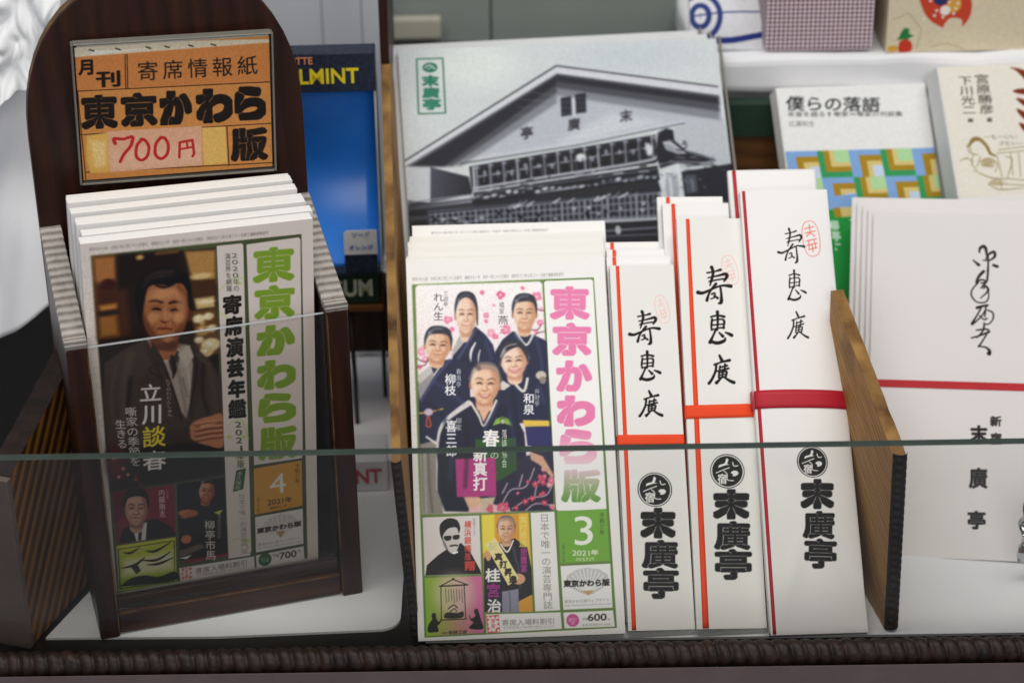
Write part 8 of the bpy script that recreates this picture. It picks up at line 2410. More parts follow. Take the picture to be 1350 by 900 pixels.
('p','aed8a0',0,0,[30.9,26.4,40,26.3,40.5,18.9,31.3,19.1]),
('p','7fa8dc',0,0,[40,26.3,59.2,25.9,60.1,9.6,41,10]),
('p','a8841c',0,0,[46,22.9,59.4,22.6,60.1,9.6,46.7,9.9]),
('p','d6c27c',0,0,[50.4,19.2,59.6,19,60.1,9.6,50.9,9.8]),
('p','c6d6ec',0,0,[53.6,16.6,59.8,16.4,60.1,9.6,54,9.8]),
('p','35985a',0,0,[59.2,25.9,78.6,25.5,79.4,9.2,60.1,9.6]),
('p','a8841c',0,0,[63.1,25.8,78.6,25.5,79.2,12.8,63.8,13.1]),
('p','d6c27c',0,0,[66.6,25.7,78.6,25.5,79.1,15.7,67.1,15.9]),
('p','aed8a0',0,0,[69.3,25.7,78.6,25.5,79,18.1,69.7,18.3]),
('p','7fa8dc',0,0,[78.6,25.5,98,25.1,98.8,8.7,79.4,9.2]),
('p','a8841c',0,0,[84.5,22.1,98.2,21.8,98.8,8.7,85.2,9]),
('p','d6c27c',0,0,[89,18.4,98.3,18.2,98.8,8.7,89.5,8.9]),
('p','c6d6ec',0,0,[92.2,15.7,98.5,15.6,98.8,8.7,92.6,8.9]),
('p','35985a',0,0,[98,25.1,117.6,24.7,118.3,8.3,98.8,8.7]),
('p','a8841c',0,0,[101.9,25,117.6,24.7,118.2,11.9,102.5,12.2]),
('p','d6c27c',0,0,[105.4,25,117.6,24.7,118,14.8,105.9,15.1]),
('p','aed8a0',0,0,[108.2,24.9,117.6,24.7,117.9,17.3,108.5,17.5]),
('p','e6e7e6',0,0,[-6.5,73.3,105,71.5,103,58.1,-8.3,59.6]),
('p','1f9440',0,0,[-12.7,25.5,110.4,23.8,120,-76.3,-24.8,-67.5]),
('p','7fa8dc',0,0,[18.4,31.3,39.5,32.8,38.3,24.4,21.1,24]),
('p','a8841c',0,0,[24.3,25.1,28.6,25.1,29,19.4,24.8,19.4]),
('p','d6c27c',0,0,[28.6,25.1,36,25.1,35.2,19.5,29,19.4]),
('t','e8f4ea','',.02,0,'柳',[20.3,18.1,26.4,17.8,20.8,11.6]),
('t','e8f4ea','',.02,0,'亭',[20.8,11.6,26.8,11.3,21.2,5.2]),
('t','e8f4ea','',.02,0,'こ',[21.2,5.2,27.3,4.9,21.7,-1.29]),
('t','e8f4ea','',.02,0,'み',[21.7,-1.29,27.7,-1.59,22.1,-7.7]),
('t','e8f4ea','',.02,0,'ち',[22.1,-7.7,28.2,-8,22.6,-14.1]),
('t','e8f4ea','',.02,0,'三',[32.6,18.7,38.7,18.4,33.1,12.2]),
('t','e8f4ea','',.02,0,'遊',[33.1,12.2,39.1,11.9,33.5,5.7]),
('t','e8f4ea','',.02,0,'亭',[33.5,5.7,39.6,5.5,34,-.71]),
('t','e8f4ea','',.02,0,'白',[34,-.71,40,-1.01,34.4,-7.2]),
('t','e8f4ea','',.02,0,'鳥',[34.4,-7.2,40.5,-7.5,34.9,-13.6]),
('t','e8f4ea','',.02,0,'春',[45,19.3,51.1,19,45.4,13.9]),
('t','e8f4ea','',.02,0,'風',[45.4,13.9,51.5,13.6,45.7,8.5]),
('t','e8f4ea','',.02,0,'亭',[45.7,8.5,51.8,8.2,46.1,3.1]),
('t','e8f4ea','',.02,0,'一',[46.1,3.1,52.2,2.81,46.4,-2.28]),
('t','e8f4ea','',.02,0,'之',[46.4,-2.28,52.5,-2.59,46.8,-7.7]),
('t','e8f4ea','',.02,0,'輔',[46.8,-7.7,52.9,-8,47.2,-13]),
('t','e8f4ea','',.03,0,'落',[15.3,-18.5,22.1,-18.8,14,-27.8]),
('t','e8f4ea','',.03,0,'語',[22.1,-18.8,29,-19.2,20.9,-28.2]),
('t','e8f4ea','',.03,0,'は',[29,-19.2,35.9,-19.6,27.7,-28.6]),
('t','e8f4ea','',.03,0,'普',[35.9,-19.6,42.7,-19.9,34.5,-28.9]),
('t','e8f4ea','',.03,0,'段',[42.7,-19.9,49.6,-20.3,41.4,-29.3]),
('t','e8f4ea','',.03,0,'着',[49.6,-20.3,56.5,-20.6,48.3,-29.7]),
('n',.01,2)],
'book2': [
('bg','e6e1d4'),
('t','33302c','',.01,0,'宮',[20.8,72.9,30.2,72.5,20.8,66.8]),
('t','33302c','',.01,0,'原',[20.8,66.8,30.1,66.4,20.7,60.7]),
('t','33302c','',.01,0,'勝',[20.7,60.7,30.1,60.3,20.7,54.7]),
('t','33302c','',.01,0,'彦',[20.7,54.7,30,54.2,20.6,48.6]),
('t','33302c','',.01,0,'下',[10.8,72.3,19.6,71.9,10.6,66.4]),
('t','33302c','',.01,0,'川',[10.6,66.4,19.4,66,10.4,60.5]),
('t','33302c','',.01,0,'光',[10.4,60.5,19.2,60.1,10.2,54.6]),
('t','33302c','',.01,0,'二',[10.2,54.6,18.9,54.2,9.9,48.8]),
('t','3a3632','',.02,0,'編',[24.7,46.7,28,46.5,24.1,43.6]),
('t','3a3632','',.02,0,'編',[12.8,46.8,16.3,46.6,12.3,44]),
('p','7e2f1a',.4,1,[43.9,75.8,47.2,73.8,52,67.9,56.4,60,58.2,70.2,50.5,74.7]),
('p','7e2f1a',.4,1,[43.1,61.4,48.5,62.9,56.6,61.5,56.1,58.5,47.8,59.4]),
('p','7e2f1a',.4,1,[44.5,57,49.4,56.2,54.9,51.9,54.4,48.8,48.6,52.2]),
('p','7e2f1a',.4,1,[43.6,50.6,48.1,49.1,53.5,43.8,52.9,40.7,46.4,45.1]),
('p','7e2f1a',.4,1,[43.7,42.2,47.7,41,52.2,36.7,51.6,33.7,46,37]),
('t','6a604c','',0,0,'一',[21,36.4,25.1,36.3,20.5,33.2]),
('t','6a604c','',0,0,'も',[25.1,36.3,29.2,36.2,24.6,33.1]),
('t','6a604c','',0,0,'ー',[29.2,36.2,33.3,36.1,28.7,33]),
('t','6a604c','',0,0,'い',[33.3,36.1,37.4,35.9,32.8,32.9]),
('t','6a604c','',0,0,'い',[37.4,35.9,41.5,35.8,36.9,32.7]),
('t','6a604c','',0,0,'さ',[29.4,32.2,33.3,32,28.9,29.2]),
('t','6a604c','',0,0,'む',[33.3,32,37.2,31.8,32.8,29]),
('t','6a604c','',0,0,'い',[37.2,31.8,41.1,31.6,36.6,28.8]),
('t','6a604c','',0,0,'ー',[41.1,31.6,45,31.4,40.5,28.6]),
('s','8f7a40',.5,1,[10.3,29.7,.52,14.1,33.6,1.34,18.2,33.4,1.13,21.6,29.1,1.03,23,25,.93,26.3,23.3,.46]),
('s','9a8858',.5,1,[11.4,29.7,.2,11.7,25.6,.36,15.6,24.4,.2]),
('s','9a8858',.5,1,[12.6,24.6,.21,10.7,19.6,.36,13.1,15.5,.21]),
('s','9a8858',.5,1,[16.5,23.4,.26,13.4,17.5,.26]),
('s','9a8858',.5,1,[3.8,21.5,.2,8.1,22.8,.36,11.9,20.6,.2]),
('s','9a8858',.5,1,[16,20.4,.26,21.4,22.1,.26,26.1,18.8,.26,24.2,13.9,.26]),
('s','9a8858',.5,1,[16.6,18.3,.26,23.7,16.9,.26]),
('s','9a8858',.5,1,[26.8,22.8,.26,27.8,10.7,.26]),
('s','9a8858',.5,1,[31.9,22.5,.21,35.7,20.3,.36,30.7,9.5,.21]),
('s','9a8858',.5,1,[28.5,26.8,.26,44.3,27.9,.26]),
('s','9a8858',.5,1,[27.1,24.8,.26,43.9,25.4,.26]),
('s','9a8858',.5,1,[18.7,6.2,.26,22.3,9,.26,30.7,9.5,.26,40.8,7.9,.26]),
('s','9a8858',.5,1,[19.7,6.1,.2,25.4,3.3,.36,40,3.5,.2]),
('s','9a8858',.5,1,[40.5,24.1,.26,39.1,10.1,.26]),
('s','9a8858',.5,1,[11,15.6,.2,19.5,11.1,.36,26.6,9.7,.2]),
('s','9a8858',.5,1,[20.9,7,.26,40.3,5,.26]),
('s','9a8858',.5,1,[26.4,8.7,.26,26.5,3.7,.26]),
('s','9a8858',.5,1,[35.4,24.4,.26,34.6,11.3,.26]),
('s','9a8858',.5,1,[9.5,30.8,.26,10.2,25.7,.26]),
('e','8f7a4090',2,20.5,19.6,4.1,2.43,0),
('e','9a885880',2,24.1,7.4,4.1,1.61,0),
('n',.01,2)],
}
# ------------------------------------------------------------------ materials
M = {}
M['cloth'] = pmat('white_cloth', 'e6e7ea', .85, .1, .02, 30, .35, 1500)
M['liner'] = pmat('white_liner_paper', 'e4e5e8', .75, .15, .012, 25, .1, 300)
M['counter'] = pmat('dark_counter', '1c1815', .5, .3, .1, 80, .1)
M['counter_front'] = pmat('counter_front', '6b5f62', .6, .3, .06, 40)
M['dark_wall'] = pmat('dark_recess', '1a1512', .8, .1, .1, 20)
M['panel'] = pmat('grey_panel', 'c3c7cd', .5, .3, .02, 12)
M['frost'] = pmat('frosted_glass', '8f9793', .35, .4, .07, 6)
M['green_edge'] = pmat('green_glass_edge', '3a4640', .5, .2, .08, 100)
M['darkwood'] = wood('dark_stained_wood', '3a1c10', '1a0c07', 'Z', 60, rough=.38, bump=.12)
M['darkwood_x'] = wood('dark_stained_rail', '4a2a18', '21110a', 'X', 60, rough=.42, bump=.15)
M['worn'] = pmat('worn_wood_edge', '7a5a34', .6, .2, .15, 90, .3, 500, col2='2e1a0e')
M['cedar'] = wood('pale_cedar', 'bd9058', '7c5930', 'Y', 90, rough=.7, bump=.5, tilt=-22, dark='7a5c38')
M['cedar_top'] = pmat('cedar_top_edge', 'a37c46', .65, .2, .12, 55, .5, 260, col2='4e331b')
M['cedar_dark'] = wood('ribbed_dark_cedar', '8a5c28', '1c0f08', 'Y', 30, rough=.5, bump=.9, tilt=-52, ribs=42)
M['burnt'] = pmat('burnt_wood_edge', '29170f', .6, .25, .15, 180, .5, 500, col2='120806')
M['board_front'] = pmat('brown_board_front', '6e5d57', .5, .3, .05, 30, .05)
M['brownwood'] = wood('brown_rack_wood', '7a4f26', '3b2310', 'X', 60, rough=.55, bump=.25)
M['mould'] = pmat('dark_moulding_wood', '2e1d16', .5, .3, .12, 150, .45, 600, col2='120a07')
M['silver'] = wood('ribbed_silver_trim', 'b4ada6', '6e665f', 'Y', 60, rough=.35, bump=.9, tilt=-38, ribs=170)
M['paper'] = pmat('white_paper', 'efeeec', .6, .2, .006, 25, 0)
M['paper_warm'] = pmat('ivory_paper', 'eceae4', .6, .2, .006, 25, 0)
M['env_paper'] = pmat('grey_white_paper', 'dedad9', .65, .2, .006, 25, 0)
M['pages'] = stripe_mat('page_edges', 'f6f5f3', 'dddad4', 'Y', 260)
M['print'] = print_mat('printed_cover', bump=0)
M['print_matt'] = print_mat('printed_paper', .65, .2, 0)
M['print_gloss'] = print_mat('printed_glossy', .5, .12, 0)
M['orange'] = pmat('orange_paper', 'f04a1e', .55, .25, .02, 60)
M['crimson'] = pmat('crimson_paper', 'b81f30', .5, .3, .03, 60)
M['red'] = pmat('red_paper', 'b8202a', .55, .25, .03, 60)
M['glass'] = clear_mat('clear_glass', (.97, .975, .967), 1.45, .05, .35, .012)
M['acrylic'] = clear_mat('clear_acrylic', (.985, .98, .975), 1.4, .04, .3, .01)
M['acr_edge'] = pmat('acrylic_edge', 'a9aeb0', .25, .5, .05, 90)
M['film'] = clear_mat('clear_film', (.985, .985, .985), 1.04, .12, .7)
M['film_edge'] = pmat('film_edge', '77746c', .35, .3, .05, 90)
M['navy'] = pmat('navy_card', '141b2c', .45, .3, .2, 500, 0, 400, col2='2a3446')
M['yellow_ink'] = pmat('yellow_ink', 'e6cf2a', .5, .2, .02)
M['salmon_ink'] = pmat('salmon_ink', 'd98c62', .5, .2, .02)
M['blue'] = pmat('blue_plastic', '2f86ea', .25, .5, .03, 20, col2='2478dc')
M['blue_ink'] = pmat('blue_ink', '2f62b4', .5, .2, .02)
M['green_card'] = pmat('dark_green_card', '20382b', .5, .3, .06, 60)
M['cream_ink'] = pmat('cream_ink', 'd6dcc6', .5, .2, .02)
M['red_ink'] = pmat('red_ink', 'b8323a', .5, .2, .02)
M['white_card'] = pmat('white_card', 'd9dbdc', .5, .3, .02)
M['wire'] = pmat('dark_wire', '2a2522', .4, .5, .1, 200, metal=.3)
M['foil'] = pmat('silver_wrapper', 'c8cacc', .16, .6, .1, 80, metal=.9)
M['cellophane'] = clear_mat('cellophane', (.9, .9, .9), 1.6, .1, 1)
M['black_ink'] = pmat('black_ink', '2a2422', .6, .2, .02)

# ------------------------------------------------------------------ the setting: counter, liner, back wall
CT = box('counter_top', -.8, .9, -.03, 1.0, -.034, -.0016, M['counter'], bev=.001); structure(CT, 'dark counter the display stands on')
CF = box('counter_front', -.8, .9, -.0324, -.0301, -.12, -.004, M['counter_front'], bev=.0005); structure(CF, 'grey brown front of the counter under the moulding')
def text_mesh(name, txt, size, mat, parent, M4, ext=.0002, off=0, sx=1):
    c = bpy.data.curves.new('lettering', 'FONT'); c.body = txt; c.size = size; c.extrude = ext; c.offset = off; c.align_x = 'CENTER'; c.align_y = 'CENTER'
    t = bpy.data.objects.new('lettering', c); COL.objects.link(t); dg = bpy.context.evaluated_depsgraph_get()
    me = bpy.data.meshes.new_from_object(t.evaluated_get(dg)); bpy.data.objects.remove(t); bpy.data.curves.remove(c)
    me.transform(Matrix.Scale(sx, 4, (1, 0, 0))); me.transform(Matrix.Rotation(rad(90), 4, 'X')); me.materials.clear()
    o = link(name, me, mat, parent); o.matrix_local = M4; return o
def liner(name, pts, label, z=0):
    o = prism(name, pts, z - .0014, z, M['liner'], axis='z'); return structure(o, label)
rc = [(-.0582 - .011 * (1 - math.cos(a)), .0225 - .011 * math.sin(a) + .0) for a in [k * math.pi / 16 for k in range(9)]]
liner('liner_sheet', [(-.2355, .0085), (-.15, .0075)] + rc[::-1] + [(-.058, .3), (-.19, .3), (-.212, .07)], 'white paper liner under the arched holder')
liner('liner_sheet', [(-.045, .0015), (.42, .0015), (.42, .45), (-.045, .45)], 'white paper liner under the wooden rack', -.0001)
BW = box('back_wall', -.8, .9, .98, 1.0, -.03, .6, M['dark_wall'], bev=.001); structure(BW, 'dark recess behind the display')

# ------------------------------------------------------------------ glass front and moulding
zg0, zg1 = .1109, .1166
bm = bmesh.new(); add_box(bm, -.45, .45, -.0165, -.0115, .0005, .1195, .0004, 1)
for f in bm.faces:
    if f.calc_center_median().z > .1189 or f.calc_center_median().z < .001: f.material_index = 1
gp = link('glass_panel', mesh_of(bm, 'glass_panel'), [M['glass'], M['green_edge']], mw=Matrix.Rotation(rad(-.15), 4, 'Y'))
tag(gp, 'low clear glass panel running along the front behind the rope moulding', 'glass panel')
def rope():
    NX, NT, R = 1500, 26, .0067
    P = .0069
    def f(s, t):
        x = -.42 + .84 * s; th = -2 * math.pi * t
        ph = (x + .0009 * math.sin(x * 130) + .0006 * mnoise.noise((x * 60, 0, 0))) / P + .30 * math.cos(th)
        b = abs(math.sin(math.pi * ph)) ** .55
        r = R * (.75 + .25 * b) + .0004 * mnoise.noise((math.floor(ph) * 3.7, 1, 0)) + .0004 * mnoise.noise((x * 300, math.cos(th) * 2, math.sin(th) * 2))
        return (x, -.0243 + r * math.cos(th), .0080 + .0006 * math.sin(x * 9) + r * math.sin(th))
    return grid_mesh('rope_moulding', NX, NT, f)
rp = link('rope_moulding', rope(), M['mould']); tag(rp, 'dark brown beaded rope moulding along the front edge of the counter', 'moulding')

# ------------------------------------------------------------------ arched wooden holder with acrylic front
H = Matrix.Translation((-.154, .039, 0)) @ Matrix.Rotation(rad(16.5), 4, 'Z')
ho = thing('magazine_holder', 'dark brown wooden magazine holder with arched back and clear front', 'holder', H)
UL, UR = -.0606, .0738
arch = [(UL, .0), (UL, .236)]
for k in range(1, 24):
    a = math.pi - math.pi * k / 24
    arch.append(((UL + UR) / 2 + (UR - UL) / 2 * math.copysign(abs(math.cos(a)) ** .80, math.cos(a)), .236 + .077 * math.sin(a) ** .92))
arch += [(UR, .236), (UR, 0)]
prism('back_board', arch, .0665, .0745, [M['darkwood'], M['worn']], ho, sidemat=1, bev=.0006)
for u0, u1, s in ((UL, UL + .0098, -1), (UR - .0105, UR, 1)):
    prof = [(-.0165, 0), (-.0165, .163), (-.009, .163), (.0664, .1862), (.0664, 0)]
    sp = prism('side_panel', prof, u0, u1, M['darkwood'], ho, axis='x', bev=.0008)
    e = prism('ribbed_trim', [(-.0155, .1633), (-.0155, .1668), (-.009, .1668), (.0662, .1902), (.0662, .1866), (-.009, .1633)], u0 - .0004, u1 + .0004, M['silver'], sp, axis='x', bev=.0004)
for u in (UL + .0096, UR - .0103): box('worn_edge', u - .0003, u + .0003, -.0167, -.0162, .001, .162, M['worn'], ho, 0)
box('worn_edge', UL + .0104, UR - .0111, -.01515, -.0147, .0121, .0127, M['worn'], ho, 0)
box('base_board', UL + .0102, UR - .0109, -.006, .0662, .002, .0108, M['darkwood_x'], ho, .0005)
bm = bmesh.new(); add_box(bm, UL + .0102, UR - .0109, -.0150, -.0104, .0006, .0125, .0008); add_box(bm, UL + .0102, UR - .0109, -.0100, -.0062, .0006, .0185, .0008)
link('front_rail', mesh_of(bm, 'front_rail'), M['darkwood_x'], ho)
bm = bmesh.new(); add_box(bm, UL + .0102, UR - .0109, -.0122, -.0106, .0128, .1615, .0003, 1)
for f in bm.faces:
    if f.calc_center_median().z > .161: f.material_index = 1
link('clear_front', mesh_of(bm, 'clear_front'), [M['acrylic'], M['acr_edge']], ho)

# ------------------------------------------------------------------ magazines in the holder
W1, H1 = .1092, .1992
M1 = pose(-.1539, .0387, .012, 17.2, -2.0, 1.9)
def magazine(name, label, cat, group, mw, w, h, t, key, ppm, regions, mat):
    r = thing(name, label, cat, mw, group)
    box('pages', -w / 2, w / 2, .0004, t, 0, h, M['pages'], r, .0003, seg=1)
    printed(key, 'cover', mat, r, w * 1000, h * 1000, ppm, 0, regions); return r
R1 = [('portrait_picture', (5.8, 64, 62.0, 195)), ('contents_column', (62.4, 12, 75.4, 195)), ('title_panel', (76, 68, 101.5, 194)), ('issue_panel', (76, 39, 101.5, 67.6)), ('price_panel', (76, 16, 101.5, 38.6)), ('small_picture', (6.2, 12, 61.8, 63.6))]
mg = magazine('magazine', 'front magazine in the arched holder, suited man on its cover, green title', 'magazine', 'magazines in the arched holder', M1, W1, H1, .0072, 'mag1', 3.7, R1, M['print'])
def plain_mag(name, label, cat, group, mw, w, h, t, colr, cover_strip=None):
    r = thing(name, label, cat, mw, group)
    box('pages', -w / 2, w / 2, .0004, t, 0, h, M['pages'], r, .0003, seg=1)
    box('cover', -w / 2, w / 2, 0, .00035, 0, h, M[colr], r, 0); return r
ordn = ['second', 'third', 'fourth', 'fifth', 'sixth', 'seventh', 'eighth', 'ninth', 'tenth']
jx = [.002, -.0005, .0022, .0016, -.0005, .0002]
p1 = None
for k in range(6):
    m4 = Matrix.Translation((-math.sin(rad(17.2)) * .0089 * (k + 1), math.cos(rad(17.2)) * .0089 * (k + 1), 0)) @ M1 @ Matrix.Translation((jx[k], 0, .0016 * math.sin(k * 2.1))) @ Matrix.Rotation(rad(.35 * math.sin(k * 1.7)), 4, 'Y')
    lb = '%s magazine from the front in the arched holder, only its white top edge showing' % ordn[k] if k < 5 else 'rearmost magazine in the arched holder, right under the price sign'
    if p1 is None: p1 = plain_mag('magazine', lb, 'magazine', 'magazines in the arched holder', m4, W1, H1, .0064, 'paper')
    else: dup(p1, m4, lb)

# ------------------------------------------------------------------ price sign in its clear case
SG = H @ Matrix.Translation((.0085, .0565, .2130)) @ Matrix.Scale(.955, 4) @ Matrix.Rotation(rad(-2.5), 4, 'Z') @ Matrix.Rotation(rad(2.2), 4, 'Y')
sg = thing('price_sign', 'orange handwritten price sign in a clear case on the arched board', 'sign', SG)
sw, sh = .0985, .0715
printed('sign', 'orange_card', M['print_matt'], sg, 96.7, 71.0, 4.2, .0016, [('price_slip', (14.2, 4.2, 60.5, 26.5))])
box('back_sheet', -sw / 2 + .002, sw / 2 - .001, .003, .0036, .001, sh - .0002, M['paper_warm'], sg, 0)
box('clear_cover', -sw / 2, sw / 2, -.0002, .0008, -.001, sh + .001, M['film'], sg, .0003)
bm = bmesh.new()
for b in ((-sw / 2 - .001, -sw / 2, -.0004, .006, -.002, sh + .0016), (sw / 2, sw / 2 + .001, -.0004, .006, -.002, sh + .0016), (-sw / 2, sw / 2, -.0004, .006, sh + .001, sh + .0018), (-sw / 2, sw / 2, -.0004, .006, -.0022, -.001)): add_box(bm, *b, .0003, 1)
link('case_frame', mesh_of(bm, 'case_frame'), M['film_edge'], sg)

# ------------------------------------------------------------------ stack of pink titled magazines
W2, H2 = .1029, .1955
def M2(k, dx=0, dz=0, r=0): return Matrix.Translation((.0001 * k + dx, .0040 * k, dz)) @ pose(.0030, -.0024, .004, 4.0, 43, 1.0 + r)
R2 = [('group_picture', (3.6, 65.2, 70.4, 183.2)), ('title_panel', (71.4, 65.2, 97.6, 183.4)), ('issue_panel', (72.6, 36, 97.6, 64.4)), ('logo_panel', (72.6, 14.6, 97.8, 35.8)), ('price_panel', (72.8, 5.2, 98.4, 14.2)), ('small_picture', (4, 3.4, 33.8, 63.6)), ('performer_picture', (34.6, 12.6, 60.4, 63.6)), ('slogan_column', (60.8, 12.6, 72, 63.6))]
magazine('magazine', 'front magazine of the leaning stack, five people in kimono and pink title', 'magazine', 'magazines leaning in the wooden rack', M2(0), W2, H2, .0026, 'mag2', 3.8, R2, M['print'])
p2 = None
for k in range(1, 9):
    m4 = M2(k, .0004 * math.sin(k * 5), .0004 * math.sin(k * 2.3), .25 * math.sin(k * 3.1))
    lb = '%s magazine from the front of the leaning stack, only its white top edge showing' % ordn[k - 1]
    if p2 is None: p2 = plain_mag('magazine', lb, 'magazine', 'magazines leaning in the wooden rack', m4, W2, H2, .0026, 'paper_warm')
    else: dup(p2, m4, lb)
rb = plain_mag('magazine', 'rearmost magazine of the leaning stack, raised so its green top line shows', 'magazine', 'magazines leaning in the wooden rack', M2(9.6, .001, .0030), W2, H2, .0026, 'paper_warm')
ART['strip'] = [('bg', 'f1f0ec')] + [('t', '8a8a86', '', 0, 0, c, [10 + i * 1.42, 6.6, 11.4 + i * 1.42, 6.6, 10 + i * 1.42, 4.9]) for i, c in enumerate('東京かわら版令和三年二月二十八日発行通巻五七一号毎月一回発行昭和五十二年第三種郵便物認可')] + [('p', '67833f', 0, 0, [3, 2.6, 97.5, 2.6, 97.5, 0, 3, 0])]
st = printed('strip', 'printed_heading', M['print'], rb, 102.9, 10, 3.6, -.0003); st.location.z = H2 - .0102

# ------------------------------------------------------------------ wooden rack
rk = thing('display_rack', 'pale cedar display rack with sloping sides around the leaning stacks', 'rack', Matrix.Identity(4))
def side(name, parent, mw, th, prof_h, depth, slope, mats, ridge, n=26):
    """upright board: face, sloping top edge, and a scalloped dark front edge as a sub-part"""
    prof = [(0, 0), (0, prof_h)]
    for k in range(1, 41):
        t = depth * k / 40; prof.append((t, prof_h + slope * t + .0007 * mnoise.noise((t * 130, prof_h * 9, 2)) + .0012 * max(0, mnoise.noise((t * 40, 3, 5)))))
    prof += [(depth, 0)]
    bm = bmesh.new(); lo, hi = (0, th)
    f0 = [bm.verts.new((lo, a, b)) for a, b in prof]; f1 = [bm.verts.new((hi, a, b)) for a, b in prof]; N = len(prof)
    bm.faces.new(f0); bm.faces.new(f1[::-1])
    for i in range(N):
        f = bm.faces.new([f0[i], f1[i], f1[(i + 1) % N], f0[(i + 1) % N]]); f.material_index = 1 if 1 <= i < N - 2 else 0
    bmesh.ops.recalc_face_normals(bm, faces=bm.faces[:])
    p = link(name, mesh_of(bm, name), mats, parent); p.matrix_local = mw
    if ridge:
        def f(s, t):
            z = .0005 + (prof_h + .002) * s; a = math.pi * t - math.pi / 2
            r = .5 + .5 * abs(math.sin(math.pi * z / .0042 + .3 * math.sin(z * 300)))
            return (th / 2 + (th / 2 + .0003) * math.sin(a) * 1.0, -.0003 - (.0004 + .0030 * r) * math.cos(a), z)
        e = link('scalloped_edge', grid_mesh('scalloped_edge', 320, 9, f), M['burnt'], p)
    return p
side('side_panel', rk, Matrix.Translation((.1840, .006, 0)) @ Matrix.Rotation(rad(9.5), 4, 'Z') @ Matrix.Rotation(rad(-1.5), 4, 'Y'), .0066, .1005, .104, .36, [M['cedar'], M['cedar_top']], True)
side('side_panel', rk, Matrix.Translation((-.0525, .006, 0)) @ Matrix.Rotation(rad(1.2), 4, 'Z') @ Matrix.Rotation(rad(-3.4), 4, 'Y'), .0046, .1005, .27, .45, [M['cedar'], M['cedar_top']], True)
box('back_post', -.0705, -.0655, .25, .31, 0, .33, M['darkwood'], rk, .0006)
box('back_panel', -.0640, .165, .300, .306, 0, .1435, M['brownwood'], rk, .0008)
box('green_rail', -.0640, .165, .296, .3055, .144, .1655, M['green_card'], rk, .0008)
bd = box('rack_board', -.026, 0, 0, .24, 0, .1, M['cedar_dark'], bev=.0006); bpy.data.objects.remove(bd)
lb_ = thing('wooden_bin', 'dark ribbed cedar side of the bin at the left edge of the display', 'bin', Matrix.Translation((-.2405, .003, 0)) @ Matrix.Rotation(rad(-19), 4, 'Z'))
sd = side('side_panel', lb_, Matrix.Translation((-.012, 0, 0)), .012, .098, .20, .42, [M['cedar_dark'], M['burnt']], False)
box('front_board', -.06, .0005, -.0045, -.0002, 0, .0975, M['board_front'], lb_, .0005)

